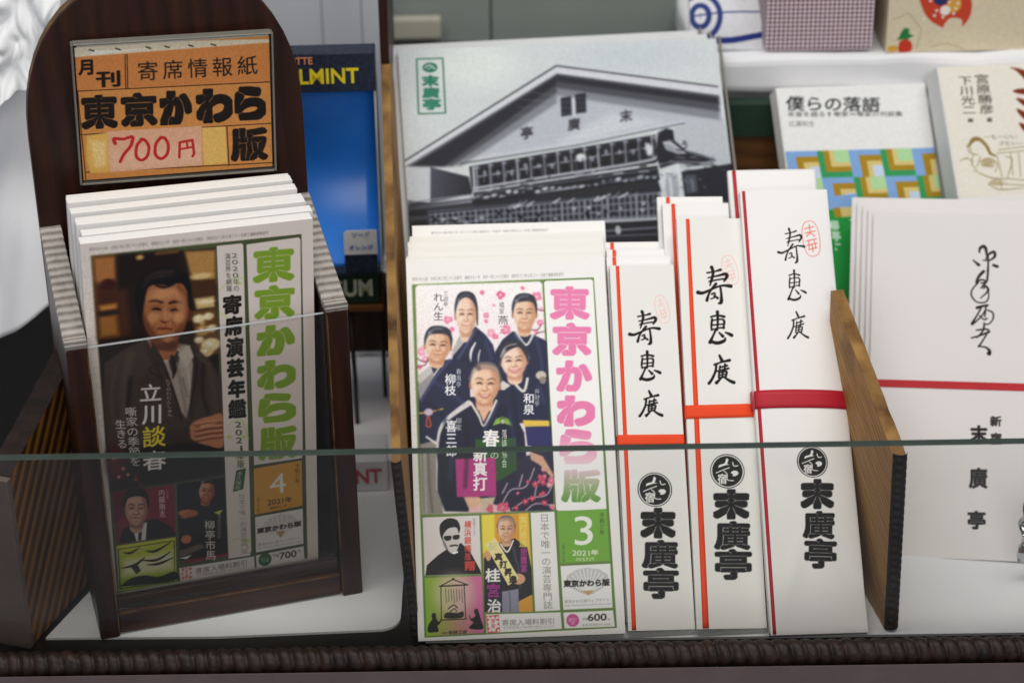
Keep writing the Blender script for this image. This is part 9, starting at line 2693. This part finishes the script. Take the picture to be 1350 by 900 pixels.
# ------------------------------------------------------------------ gift envelopes
def envelope(key, name, label, group, mw, w, h, t, ppm, mats, stripe, band, crest, bulge=0, wt=None):
    r = thing(name, label, 'envelope', mw, group); wt = wt or w
    def dfm(x, z):
        x = np.asarray(x, float); z = np.asarray(z, float); k = 1 + (wt / w - 1) * z / h
        q = np.clip(1 - (2 * x / w) ** 2, 0, 1); y = -bulge * q ** .6 * np.sin(np.pi * np.clip(z / h * .96 + .02, 0, 1)) ** .7
        if bulge: y = y + .0016 * np.exp(-((x - .006 + (z - .05) * .55) / .006) ** 2) * np.exp(-((z - .045) / .03) ** 2) - .0008 * np.exp(-((x + .012 - (z - .03) * .3) / .005) ** 2) * np.exp(-((z - .03) / .025) ** 2)
        return x * k, y, z
    n, m = (40, 90) if bulge else (6, 12)
    def body(name, y1):
        bm = bmesh.new(); e = .0006
        fr = [[bm.verts.new(tuple(float(c) for c in (lambda a: (a[0], a[1] + .0004, a[2]))(dfm(-w / 2 + w * i / n, h * j / m)))) for i in range(n + 1)] for j in range(m + 1)]
        bk = [[bm.verts.new((v.co.x * .995, y1 + (bulge * .3 - .3 * v.co.y if bulge else 0), v.co.z)) for v in row] for row in fr]
        for j in range(m):
            for i in range(n):
                bm.faces.new([fr[j][i], fr[j][i + 1], fr[j + 1][i + 1], fr[j + 1][i]]); bm.faces.new([bk[j][i], bk[j + 1][i], bk[j + 1][i + 1], bk[j][i + 1]])
        ring = [(0, i) for i in range(n)] + [(j, n) for j in range(m)] + [(m, i) for i in range(n, 0, -1)] + [(j, 0) for j in range(m, 0, -1)]
        for k in range(len(ring)):
            a, b = ring[k], ring[(k + 1) % len(ring)]; bm.faces.new([fr[a[0]][a[1]], bk[a[0]][a[1]], bk[b[0]][b[1]], fr[b[0]][b[1]]])
        bmesh.ops.recalc_face_normals(bm, faces=bm.faces[:]); return link(name, mesh_of(bm, name, bool(bulge)), mats[0], r)
    body('paper_sleeve', t)
    if key: printed(key, 'printed_front', M['print_matt'], r, w * 1000, h * 1000, ppm, 0, [('crest', (2, crest, w * 1000 - 2, crest + 28)), ('shop_lettering', (2, 6, w * 1000 - 2, crest)), ('calligraphy', (2, band[1] * 1000 + 3 if band else 100, w * 1000 - 1, h * 1000 - 6))], dfm)
    def strip(name, u0, v0, u1, v1, u2, v2, u3, v3, y, mat, nx, ny):
        def f(s, q):
            u = (u0 * (1 - s) + u1 * s) * (1 - q) + (u3 * (1 - s) + u2 * s) * q; v = (v0 * (1 - s) + v1 * s) * (1 - q) + (v3 * (1 - s) + v2 * s) * q
            a = dfm(u, v); return (float(a[0]), float(a[1]) + y, float(a[2]))
        return link(name, slab_sheet(name, nx, ny, f, .00012, (0, 1, 0)), mat, r)
    s0, s1, s2, s3 = stripe
    strip('side_stripe', s0 - w / 2, .0003, s1 - w / 2, .0003, s3 - w / 2, h - .0003, s2 - w / 2, h - .0003, -.00022, mats[1], 3, 60)
    if band:
        strip('paper_band', -w / 2 - .0002, band[0], w / 2 + .0002, band[0] + band[2], w / 2 + .0002, band[1] + band[2], -w / 2 - .0002, band[1], -.0004, mats[2], 40, 5)
        box('band_side', -w / 2 - .0006, -w / 2 - .0001, -.0004, t + .0002, band[0], band[1], mats[2], r, 0)
    return r
OO = [M['paper'], M['orange'], M['orange']]
gA = 'small gift envelopes with an orange stripe'; gB = 'tall gift envelopes with an orange stripe'; gC = 'large paper gift bags with a crimson stripe'
eA = envelope('envA', 'gift_envelope', 'front short gift envelope with orange band beside the pink titled magazine', gA, pose(.0725, .0021, .004, 6, 43, 2.7), .0334, .1896, .0052, 4.2, OO, (.0017, .0039, .0031, .0049), (.0942, .0996, -.0004), 66.3)
A2 = envelope(None, 'gift_envelope', 'rearmost short gift envelope, its plain top rising behind the front one', gA, pose(.0712, .0281, .004, 6, 43, 2.7), .0339, .1906, .0052, 4, OO, (.0017, .0039, .0031, .0049), None, 66)
dup(A2, pose(.0722, .0105, .004, 6, 43, 2.5), 'second short gift envelope, squeezed directly behind the front short one')
dup(A2, pose(.0716, .0190, .004, 6, 43, 2.8), 'third short gift envelope, just before the rearmost short one')
eB = envelope('envB', 'gift_envelope', 'front tall gift envelope with orange band, between short one and paper bag', gB, pose(.1074, .0025, .004, 6.1, 43.2, 3.4), .0352, .2146, .0050, 4.2, OO, (.0029, .0061, .0048, .0067), (.1072, .1142, .0006), 72.5)
B2 = envelope(None, 'gift_envelope', 'second tall gift envelope, stepped up behind the front tall one', gB, pose(.1025, .0205, .004, 6.1, 43, 3.0), .0352, .2150, .0050, 4, OO, (.0029, .0061, .0048, .0067), None, 66)
dup(B2, pose(.1003, .0290, .004, 6.1, 43, 3.0), 'rearmost tall gift envelope, peeking up above the other tall ones')
CC = [M['paper'], M['crimson'], M['crimson']]
eC = envelope('envC', 'gift_bag', 'front white paper gift bag with crimson band and red seal', gC, pose(.1504, -.003, .004, 6.5, 43.9, 2.8), .0492, .2330, .004, 4.2, CC, (.0010, .0027, .0010, .0027), (.1150, .1246, -.0014), 80, bulge=.0042, wt=.0462)
C2 = envelope(None, 'gift_bag', 'rear white paper gift bag, its top rising behind the front bag', gC, pose(.1480, .0240, .004, 6.5, 43.9, 2.6), .0490, .2330, .004, 4, CC, (.0022, .0042, .0022, .0042), None, 80, bulge=.004, wt=.0475)

# large money envelopes on the right
def big(key, label, mw, n):
    r = thing('large_envelope', label, 'envelope', mw, 'large white envelopes at the right'); w, h = .1100, .1934
    box('paper', -w / 2, w / 2, .0003, .0022, 0, h, M['env_paper'], r, .0004)
    if key:
        printed(key, 'printed_front', M['print_matt'], r, 110.0, 193.4, 3.6, 0, [('calligraphy', (48, 106, 78, 186)), ('shop_lettering', (48, 8, 80, 88))])
        box('red_band', -w / 2 - .0002, w / 2 + .0002, -.0004, -.0001, .0928, .0970, M['red'], r, 0)
    return r
EM = lambda k: Matrix.Translation((-.0024 * k, .0044 * k, .0002 * k)) @ pose(.2394, .0662, .0005, -10.5, 45.9, -2.7)
big('env', 'front large white envelope with a red band and cursive black writing', EM(0), 0)
g2 = big(None, 'second large white envelope, directly behind the one with the red band', EM(1), 1)
for k in (2, 3, 4): dup(g2, EM(k) @ Matrix.Translation((0, 0, .001 * (k == 4))), ['', '', 'third large white envelope from the front of the right hand pile', 'fourth large white envelope, last but one of the right hand pile', 'rearmost large white envelope, next to the green book'][k])

# ------------------------------------------------------------------ clear picture folders behind the magazines
def folder(label, mw, full):
    r = thing('clear_folder', label, 'folder', mw, 'clear picture folders'); w, h = .1838, .2965
    if full:
        k = printed('folder', 'photo_print', M['print_gloss'], r, 183.8, 131.5, 3.6, 0, [('shop_label', (4.5, 86, 31, 122))]); k.location.z = h - .1315
        box('lower_sheet', -w / 2, w / 2, -.0002, .0002, 0, h - .1316, M['dark_wall'], r, 0)
    box('backing', -w / 2, w / 2, .0003, .0012, 0, h, M['white_card'], r, .0003)
    box('clear_sleeve', -w / 2 - .0012, w / 2 + .0022, -.0012, -.0008, 0, h + .0012, M['film'], r, .0001)
    box('sleeve_edge', w / 2 + .0012, w / 2 + .0026, -.0013, .0014, 0, h + .0010, M['film_edge'], r, .0003)
    return r
dv = (.2965 - .1315)
FM = lambda dx, dy, r: Matrix.Translation((dx, dy, 0)) @ pose(.0369, .2, .1150, 6.3, 48, 1.1 + r) @ Matrix.Translation((0, 0, -dv))
folder('front clear folder with a black and white photo of a gabled theatre', FM(0, 0, 0), True)
f2 = folder('middle clear folder, its plain edge showing beside the theatre photo', FM(-.0035, .006, -.5), False)
dup(f2, FM(-.008, .011, -.9), 'rearmost clear folder, a pale corner left of the theatre photo')

# ------------------------------------------------------------------ books on the right
def book(key, name, label, mw, w, h, t, ext, regs, mat='print_matt', low='white_card'):
    r = thing(name, label, 'book', mw)
    k = printed(key, 'cover', M[mat], r, w * 1000, h * 1000, 3.6, 0, regs); k.location.z = ext
    box('lower_cover', -w / 2, w / 2, -.0002, .0002, 0, ext - .0001, M[low], r, 0)
    box('pages', -w / 2 - .0004, w / 2, .0004, t, 0, h + ext, M['pages'], r, .0004); return r
M['green'] = pmat('green_band', '1f9440', .5, .3, .02)
K1 = pose(.2070, .235, .1003, 15.2, 39.4, 4.7) @ Matrix.Translation((0, 0, -.085))
book('book1', 'book', 'white book with blue and gold lattice pattern and green band', K1, .0912, .0974, .012, .085, [('pattern_panel', (1, 8, 82, 62)), ('title_lettering', (6, 68, 66, 93))], low='green')
b2 = pose(.3019, .25, .1268, 15.2, 40.3, 4.0)
bk = book('book2', 'book', 'cream book with rust red leaves and a faint line drawing', b2 @ Matrix.Translation((0, 0, -.10)), .0974, .0778, .016, .10, [('author_lettering', (8, 30, 40, 72)), ('line_drawing', (2, 2, 86, 28))], low='paper_warm')
box('spine', -.0491 - .0006, -.0491, .0002, .0165, 0, .1778, M['white_card'], bk, 0)
bb = thing('book', 'plain white backed book between the lattice book and cream book', 'book', Matrix.Translation((.002, .012, .001)) @ K1)
box('pages', -.0425, .0515, .002, .016, 0, .1765, M['pages'], bb, .0004); box('cover', -.0429, .0519, .0012, .0018, 0, .177, M['white_card'], bb, .0002)

# ------------------------------------------------------------------ white ledge with boxes and towel
def cloth_box(name, x0, x1, y0, y1, z0, z1, mat, amp, sc, n=60, seed=0):
    bm = bmesh.new(); add_box(bm, x0, x1, y0, y1, z0, z1, .005, 3)
    bmesh.ops.subdivide_edges(bm, edges=bm.edges[:], cuts=18, use_grid_fill=True)
    for v in bm.verts: v.co += Vector((mnoise.noise(v.co * sc + Vector((seed, 0, 0))), mnoise.noise(v.co * sc + Vector((seed + 9, 5, 0))), mnoise.noise(v.co * sc + Vector((seed, 0, 7))))) * amp
    return link(name, mesh_of(bm, name, True), mat)
ld = cloth_box('cloth_ledge', .106, .50, .307, .65, .166, .1895, M['cloth'], .0022, 30); tag(ld, 'white cloth covered ledge behind the books', 'ledge')
m, nt, N, L, B = nodes('woven_maroon_check')
tc = N.new('ShaderNodeTexCoord'); mp = N.new('ShaderNodeMapping'); mp.inputs['Location'].default_value = (.3, .4, .3); mp.inputs['Rotation'].default_value = (0, rad(45), 0); mp.inputs['Scale'].default_value = (540, 540, 540); L.new(tc.outputs['Object'], mp.inputs[0])
ck = N.new('ShaderNodeTexChecker'); ck.inputs['Scale'].default_value = 1; ck.inputs['Color1'].default_value = (*hexlin('d8ccd2'), 1); ck.inputs['Color2'].default_value = (*hexlin('6b3848'), 1); L.new(mp.outputs[0], ck.inputs[0]); L.new(ck.outputs[0], B.inputs['Base Color']); B.inputs['Roughness'].default_value = .7
M['check'] = m
fb = prism('cloth_box', [(.1497, .0), (.2115, .0), (.2165, .07), (.1400, .07)], 0, .075, M['check'], axis='z', bev=.004, mw=Matrix.Translation((0, .3125, .1897))); tag(fb, 'box wrapped in maroon checked cloth on the white ledge', 'box')
ART['washi'] = [('bg', 'd9cdb0'), ('n', .015, 1.5), ('p', 'c8452c', .3, 1, [18, 40, 44, 36, 48, 22, 40, 13, 26, 18, 19, 28]), ('p', 'd9cdb0', .3, 1, [33, 14, 36, 20, 43, 19, 42, 13]), ('e', '2a3468', .3, 30, 33, 4.5, 5, 0), ('e', 'd8a03c', .3, 38, 28, 4, 4.5, 20), ('e', 'f0e8dc', .3, 33, 25, 3, 3, 0)] + [('e', 'f0e8dc', .2, 21 + (i * 7) % 22, 20 + (i * 5) % 18, .8, .8, 0) for i in range(16)] + [('p', '2a7a3c', .2, 0, [8, 12, 10, 15, 13, 14.5, 13, 11.5, 16, 10, 13, 8.5, 12, 6, 9.5, 8, 6, 7.5, 7.5, 10]), ('p', 'c83a24', .3, 1, [8, 7, 14, 7, 15, 1, 8, 0]), ('e', 'd8a03c', .3, 4, 2.5, 3, 2, 0), ('s', 'a89468', .2, 0, [3, 20, .2, 12, 24, .2, 20, 14, .2, 18, 2, .2]), ('s', 'a89468', .2, 0, [26, 3, .2, 36, 5, .2, 46, 1, .2]), ('e', 'c83a24', .3, 92, 4, 4, 5, 0), ('s', '8a7a48', .3, 1, [88, 1, .5, 92, 10, .5, 97, 14, .5])]
wb = thing('paper_box', 'cream patterned paper box with a red fan print on the ledge', 'box', Matrix.Translation((.2725, .313, .1897)) @ Matrix.Rotation(rad(2), 4, 'Z'))
printed('washi', 'patterned_front', M['print_matt'], wb, 106, 50, 2.6, -.0003); box('body', -.053, .053, 0, .06, 0, .05, pmat('cream_paper_side', 'cfc3a6', .7, .2, .04, 40), wb, .0006)
ART['towel'] = [('bg', 'd3d4d8'), ('n', .01, 2)] + [('e', '2a3a78', .4, 6, 19, 13 - k * 3.2, 15 - k * 3.4, 0) if k % 2 == 0 else ('e', 'd3d4d8', .4, 6, 19, 13 - k * 3.2, 15 - k * 3.4, 0) for k in range(5)] + [('s', '2a3a78', .3, 1, [0, 19, .5, 25, 21, .5, 60, 22, .5]), ('p', '1f2f78', .4, 1, [12, 3.2, 24, 3, 40, 6, 60, 9, 60, 13, 40, 9.5, 24, 6.5, 12, 6])]
def twd(x, z): return x, -.004 * np.sin(np.pi * np.clip(z / .036, 0, 1)) + .0015 * np.sin(x * 120), z
tw = thing('folded_towel', 'folded white towel with navy stripes on the ledge', 'towel', Matrix.Translation((.1375, .318, .1905)) @ Matrix.Rotation(rad(-35), 4, 'X'))
printed('towel', 'striped_face', M['print_matt'], tw, 62, 38, 2.4, -.0003, (), twd)
link('fold', slab_sheet('fold', 30, 16, lambda s, t: (lambda a: (float(a[0]), float(a[1]) + .0004, float(a[2])))(twd(-.031 + .062 * s, .038 * t)), .006, (0, 1, 0)), M['cloth'], tw)

# ------------------------------------------------------------------ gum display on the left of the rack
gd = thing('sweets_display', 'blue sweets display box with navy yellow lettered header', 'display box', Matrix.Translation((-.094, .22, 0)) @ Matrix.Rotation(rad(2), 4, 'Z'))
box('header', -.034, .0225, -.002, .012, .2065, .2290, M['navy'], gd, .0006)
text_mesh('header_lettering', 'COOLMINT', .0120, M['yellow_ink'], gd, Matrix.Translation((-.0160, -.0022, .2155)), .0001, .00022, .93)
text_mesh('maker_lettering', 'LOTTE', .0056, M['salmon_ink'], gd, Matrix.Translation((-.0190, -.0022, .2248)), .0001, .0001, .95)
def conc(s, t):
    z = .104 + .102 * t; return (-.034 + .0545 * s, .006 + .020 * math.sin(math.pi * (t * .9 + .05)) - .016 * (1 - t) ** 2, z)
link('blue_back', slab_sheet('blue_back', 8, 40, conc, .001, (0, 1, 0)), M['blue'], gd)
prism('side_wall', [(-.012, .1035), (-.004, .15), (.000, .206), (.028, .206), (.028, .1035)], .0210, .0222, M['acr_edge'], gd, axis='x')
box('bottom_tray', -.034, .0222, -.012, .028, .1012, .1034, M['navy'], gd, .0004)
pt = [(.0010, .1035), (.0195, .1035), (.0195, .129), (.0025, .129), (.0012, .1275)]
tg = prism('flavour_tag', pt, -.0130, -.0124, M['white_card'], gd, bev=0); box('tag_foot', .0011, .0194, -.0134, -.0131, .1036, .1145, M['navy'], tg, 0)
text_mesh('tag_lettering', 'ソーダ', .0034, M['blue_ink'], tg, Matrix.Translation((.0105, -.0132, .1262)), .00005, .0001); text_mesh('tag_lettering', 'オレンジ', .0034, M['blue_ink'], tg, Matrix.Translation((.0105, -.0132, .1186)), .00005, .0001)
gk = thing('gum_box', 'dark green gum box with pale letters below the blue display', 'box', Matrix.Translation((-.0965, .214, .0800)) @ Matrix.Rotation(rad(2), 4, 'Z'))
box('carton', -.034, .0222, 0, .04, 0, .0206, M['green_card'], gk, .0006); text_mesh('lettering', 'GUM', .0140, M['cream_ink'], gk, Matrix.Translation((.0060, -.0004, .0098)), .0001, .0004, .82)
gr = thing('wire_stand', 'dark wire stand carrying the gum boxes', 'stand', Matrix.Translation((-.0965, .214, 0)))
box('shelf', -.036, .024, -.001, .042, .0755, .0796, M['brownwood'], gr, .0006); box('shelf_back', -.036, .024, .036, .041, .03, .0752, M['darkwood'], gr, .0005)
for x, y in ((.0045, .004), (-.030, .004), (.0195, .036), (-.030, .036)): tube('leg', [(x + .001, y, 0), (x + .001, y, .03), (x, y, .0755)], .0014, M['wire'], gr)
tube('brace', [(-.030, .004, .060), (-.020, .002, .046), (-.008, .002, .040), (.0045, .004, .052)], .0007, M['wire'], gr)
mb = thing('mint_box', 'white sweets box with red letters standing low behind the holder', 'box', Matrix.Translation((-.0890, .142, 0)) @ Matrix.Rotation(rad(3), 4, 'Z'))
box('carton', -.030, .0195, 0, .03, .0003, .0195, M['white_card'], mb, .0006); text_mesh('lettering', 'MINT', .0125, M['red_ink'], mb, Matrix.Translation((.0030, -.0004, .0095)), .0001, .0004, .86)
pb = thing('crumpled_paper', 'pale crumpled paper behind the wire stand', 'paper', Matrix.Translation((-.085, .30, 0)))
link('sheet', slab_sheet('sheet', 24, 24, lambda s, t: (-.04 + .075 * s, .03 * t + .006 * mnoise.noise((s * 4, t * 4, 1)), .001 + .055 * t + .004 * mnoise.noise((s * 5, t * 5, 8))), .0006, (0, 1, 0)), M['liner'], pb)

# ------------------------------------------------------------------ cabinet panes at the back, hanging cloth at the left
bp_ = thing('grey_cabinet', 'pale grey cabinet panels behind the arched holder', 'cabinet', Matrix.Identity(4))
bm = bmesh.new()
for x0, x1 in ((-.42, -.1150), (-.1146, -.0905), (-.0901, -.078)): add_box(bm, x0, x1, .40, .412, .0, .34, .0006, 1)
link('boards', mesh_of(bm, 'boards'), M['panel'], bp_)
for x0, x1, lb in ((-.0770, -.0108, 'frosted glass pane, the narrow one beside the dark post'), (-.0100, .1260, 'wide frosted glass pane behind the theatre folder')):
    g_ = thing('frosted_pane', lb, 'glass pane', Matrix.Identity(4), 'frosted panes at the back'); box('pane', x0, x1, .42, .426, .1595, .36, M['frost'], g_, .0006)
    box('green_edge', x1 + .0001, x1 + .0007, .4195, .4265, .1595, .36, M['green_edge'], g_, 0); box('lower_edge', x0, x1, .4190, .4265, .1580, .1593, M['green_edge'], g_, 0)
nb = box('cream_strip', -.0800, -.0412, .408, .416, .1655, .1800, pmat('cream_card', 'a9a899', .6, .2, .04, 60), None, .002); tag(nb, 'cream card strip in front of the narrow frosted pane', 'card')
rl = box('cabinet_rail', -.0770, .30, .415, .45, .10, .1575, M['white_card'], None, .001); tag(rl, 'white rail under the frosted panes', 'rail')
def drape(s, t):
    x = -.40 + .178 * s; zb = .074 + .06 * max(0, (s - .55) / .45) ** .8 - .01 * (1 - s); z = .33 * t + zb * (1 - t)
    y = .185 + .012 * mnoise.noise((s * 5, t * 1.3, 2)) + .006 * math.sin(s * 30 + 3 * t) * (1 - t) * .5 + .004 * mnoise.noise((s * 14, t * 6, 4)) + .13 * (t - .35)
    return (x, y, z)
dr = link('white_drape', slab_sheet('white_drape', 90, 90, drape, .0012, (0, 1, 0)), M['cloth']); tag(dr, 'white cloth hanging down to the left of the arched holder', 'cloth')
def bagf(s, t):
    x = -.32 + .092 * s; z = .232 - .014 * math.sin(s * 4) + (.35 - .232) * t
    v = mnoise.noise((s * 7, t * 5, 3)); y = .158 + .05 * t + .008 * (1 - 2 * abs(v)) + .0035 * (1 - 2 * abs(mnoise.noise((s * 15 + 3 * t, t * 9, 11))))
    return (x + .004 * mnoise.noise((t * 8, s * 3, 6)), y, z + .004 * mnoise.noise((s * 9, 1, t * 3)))
M['plastic'] = pmat('white_plastic_bag', 'e8eaec', .5, .25, .02, 30)
bgm = link('plastic_bag', slab_sheet('plastic_bag', 110, 110, bagf, .0006, (0, 1, 0)), M['plastic']); tag(bgm, 'crinkled white plastic bag hanging in front of the white cloth', 'bag')
# shiny wrapped packet entering at the right edge
def pk(s, t): return (.2580 + .03 * s + .003 * mnoise.noise((t * 5, 2, 0)) * (1 - s), .046 + .005 * mnoise.noise((s * 6, t * 5, 1)) + .0025 * mnoise.noise((s * 11, t * 9, 3)), .012 + .044 * t - .012 * s * t)
wr = link('wrapped_packet', slab_sheet('wrapped_packet', 60, 70, pk, .0015, (0, 1, 0)), M['foil']); tag(wr, 'crinkled shiny packet at the right edge before the envelopes', 'packet')
# counter label below the moulding
cl = thing('counter_label', 'brown strip with dark printing on the counter front', 'label', Matrix.Translation((-.2080, -.0330, -.0056)))
box('strip', -.20, .75, 0, .0004, -.008, .0122, pmat('brown_strip', '6c5c5c', .6, .2, .05, 60), cl, 0)

bpy.data.objects.remove(_to); bpy.data.curves.remove(_tc)
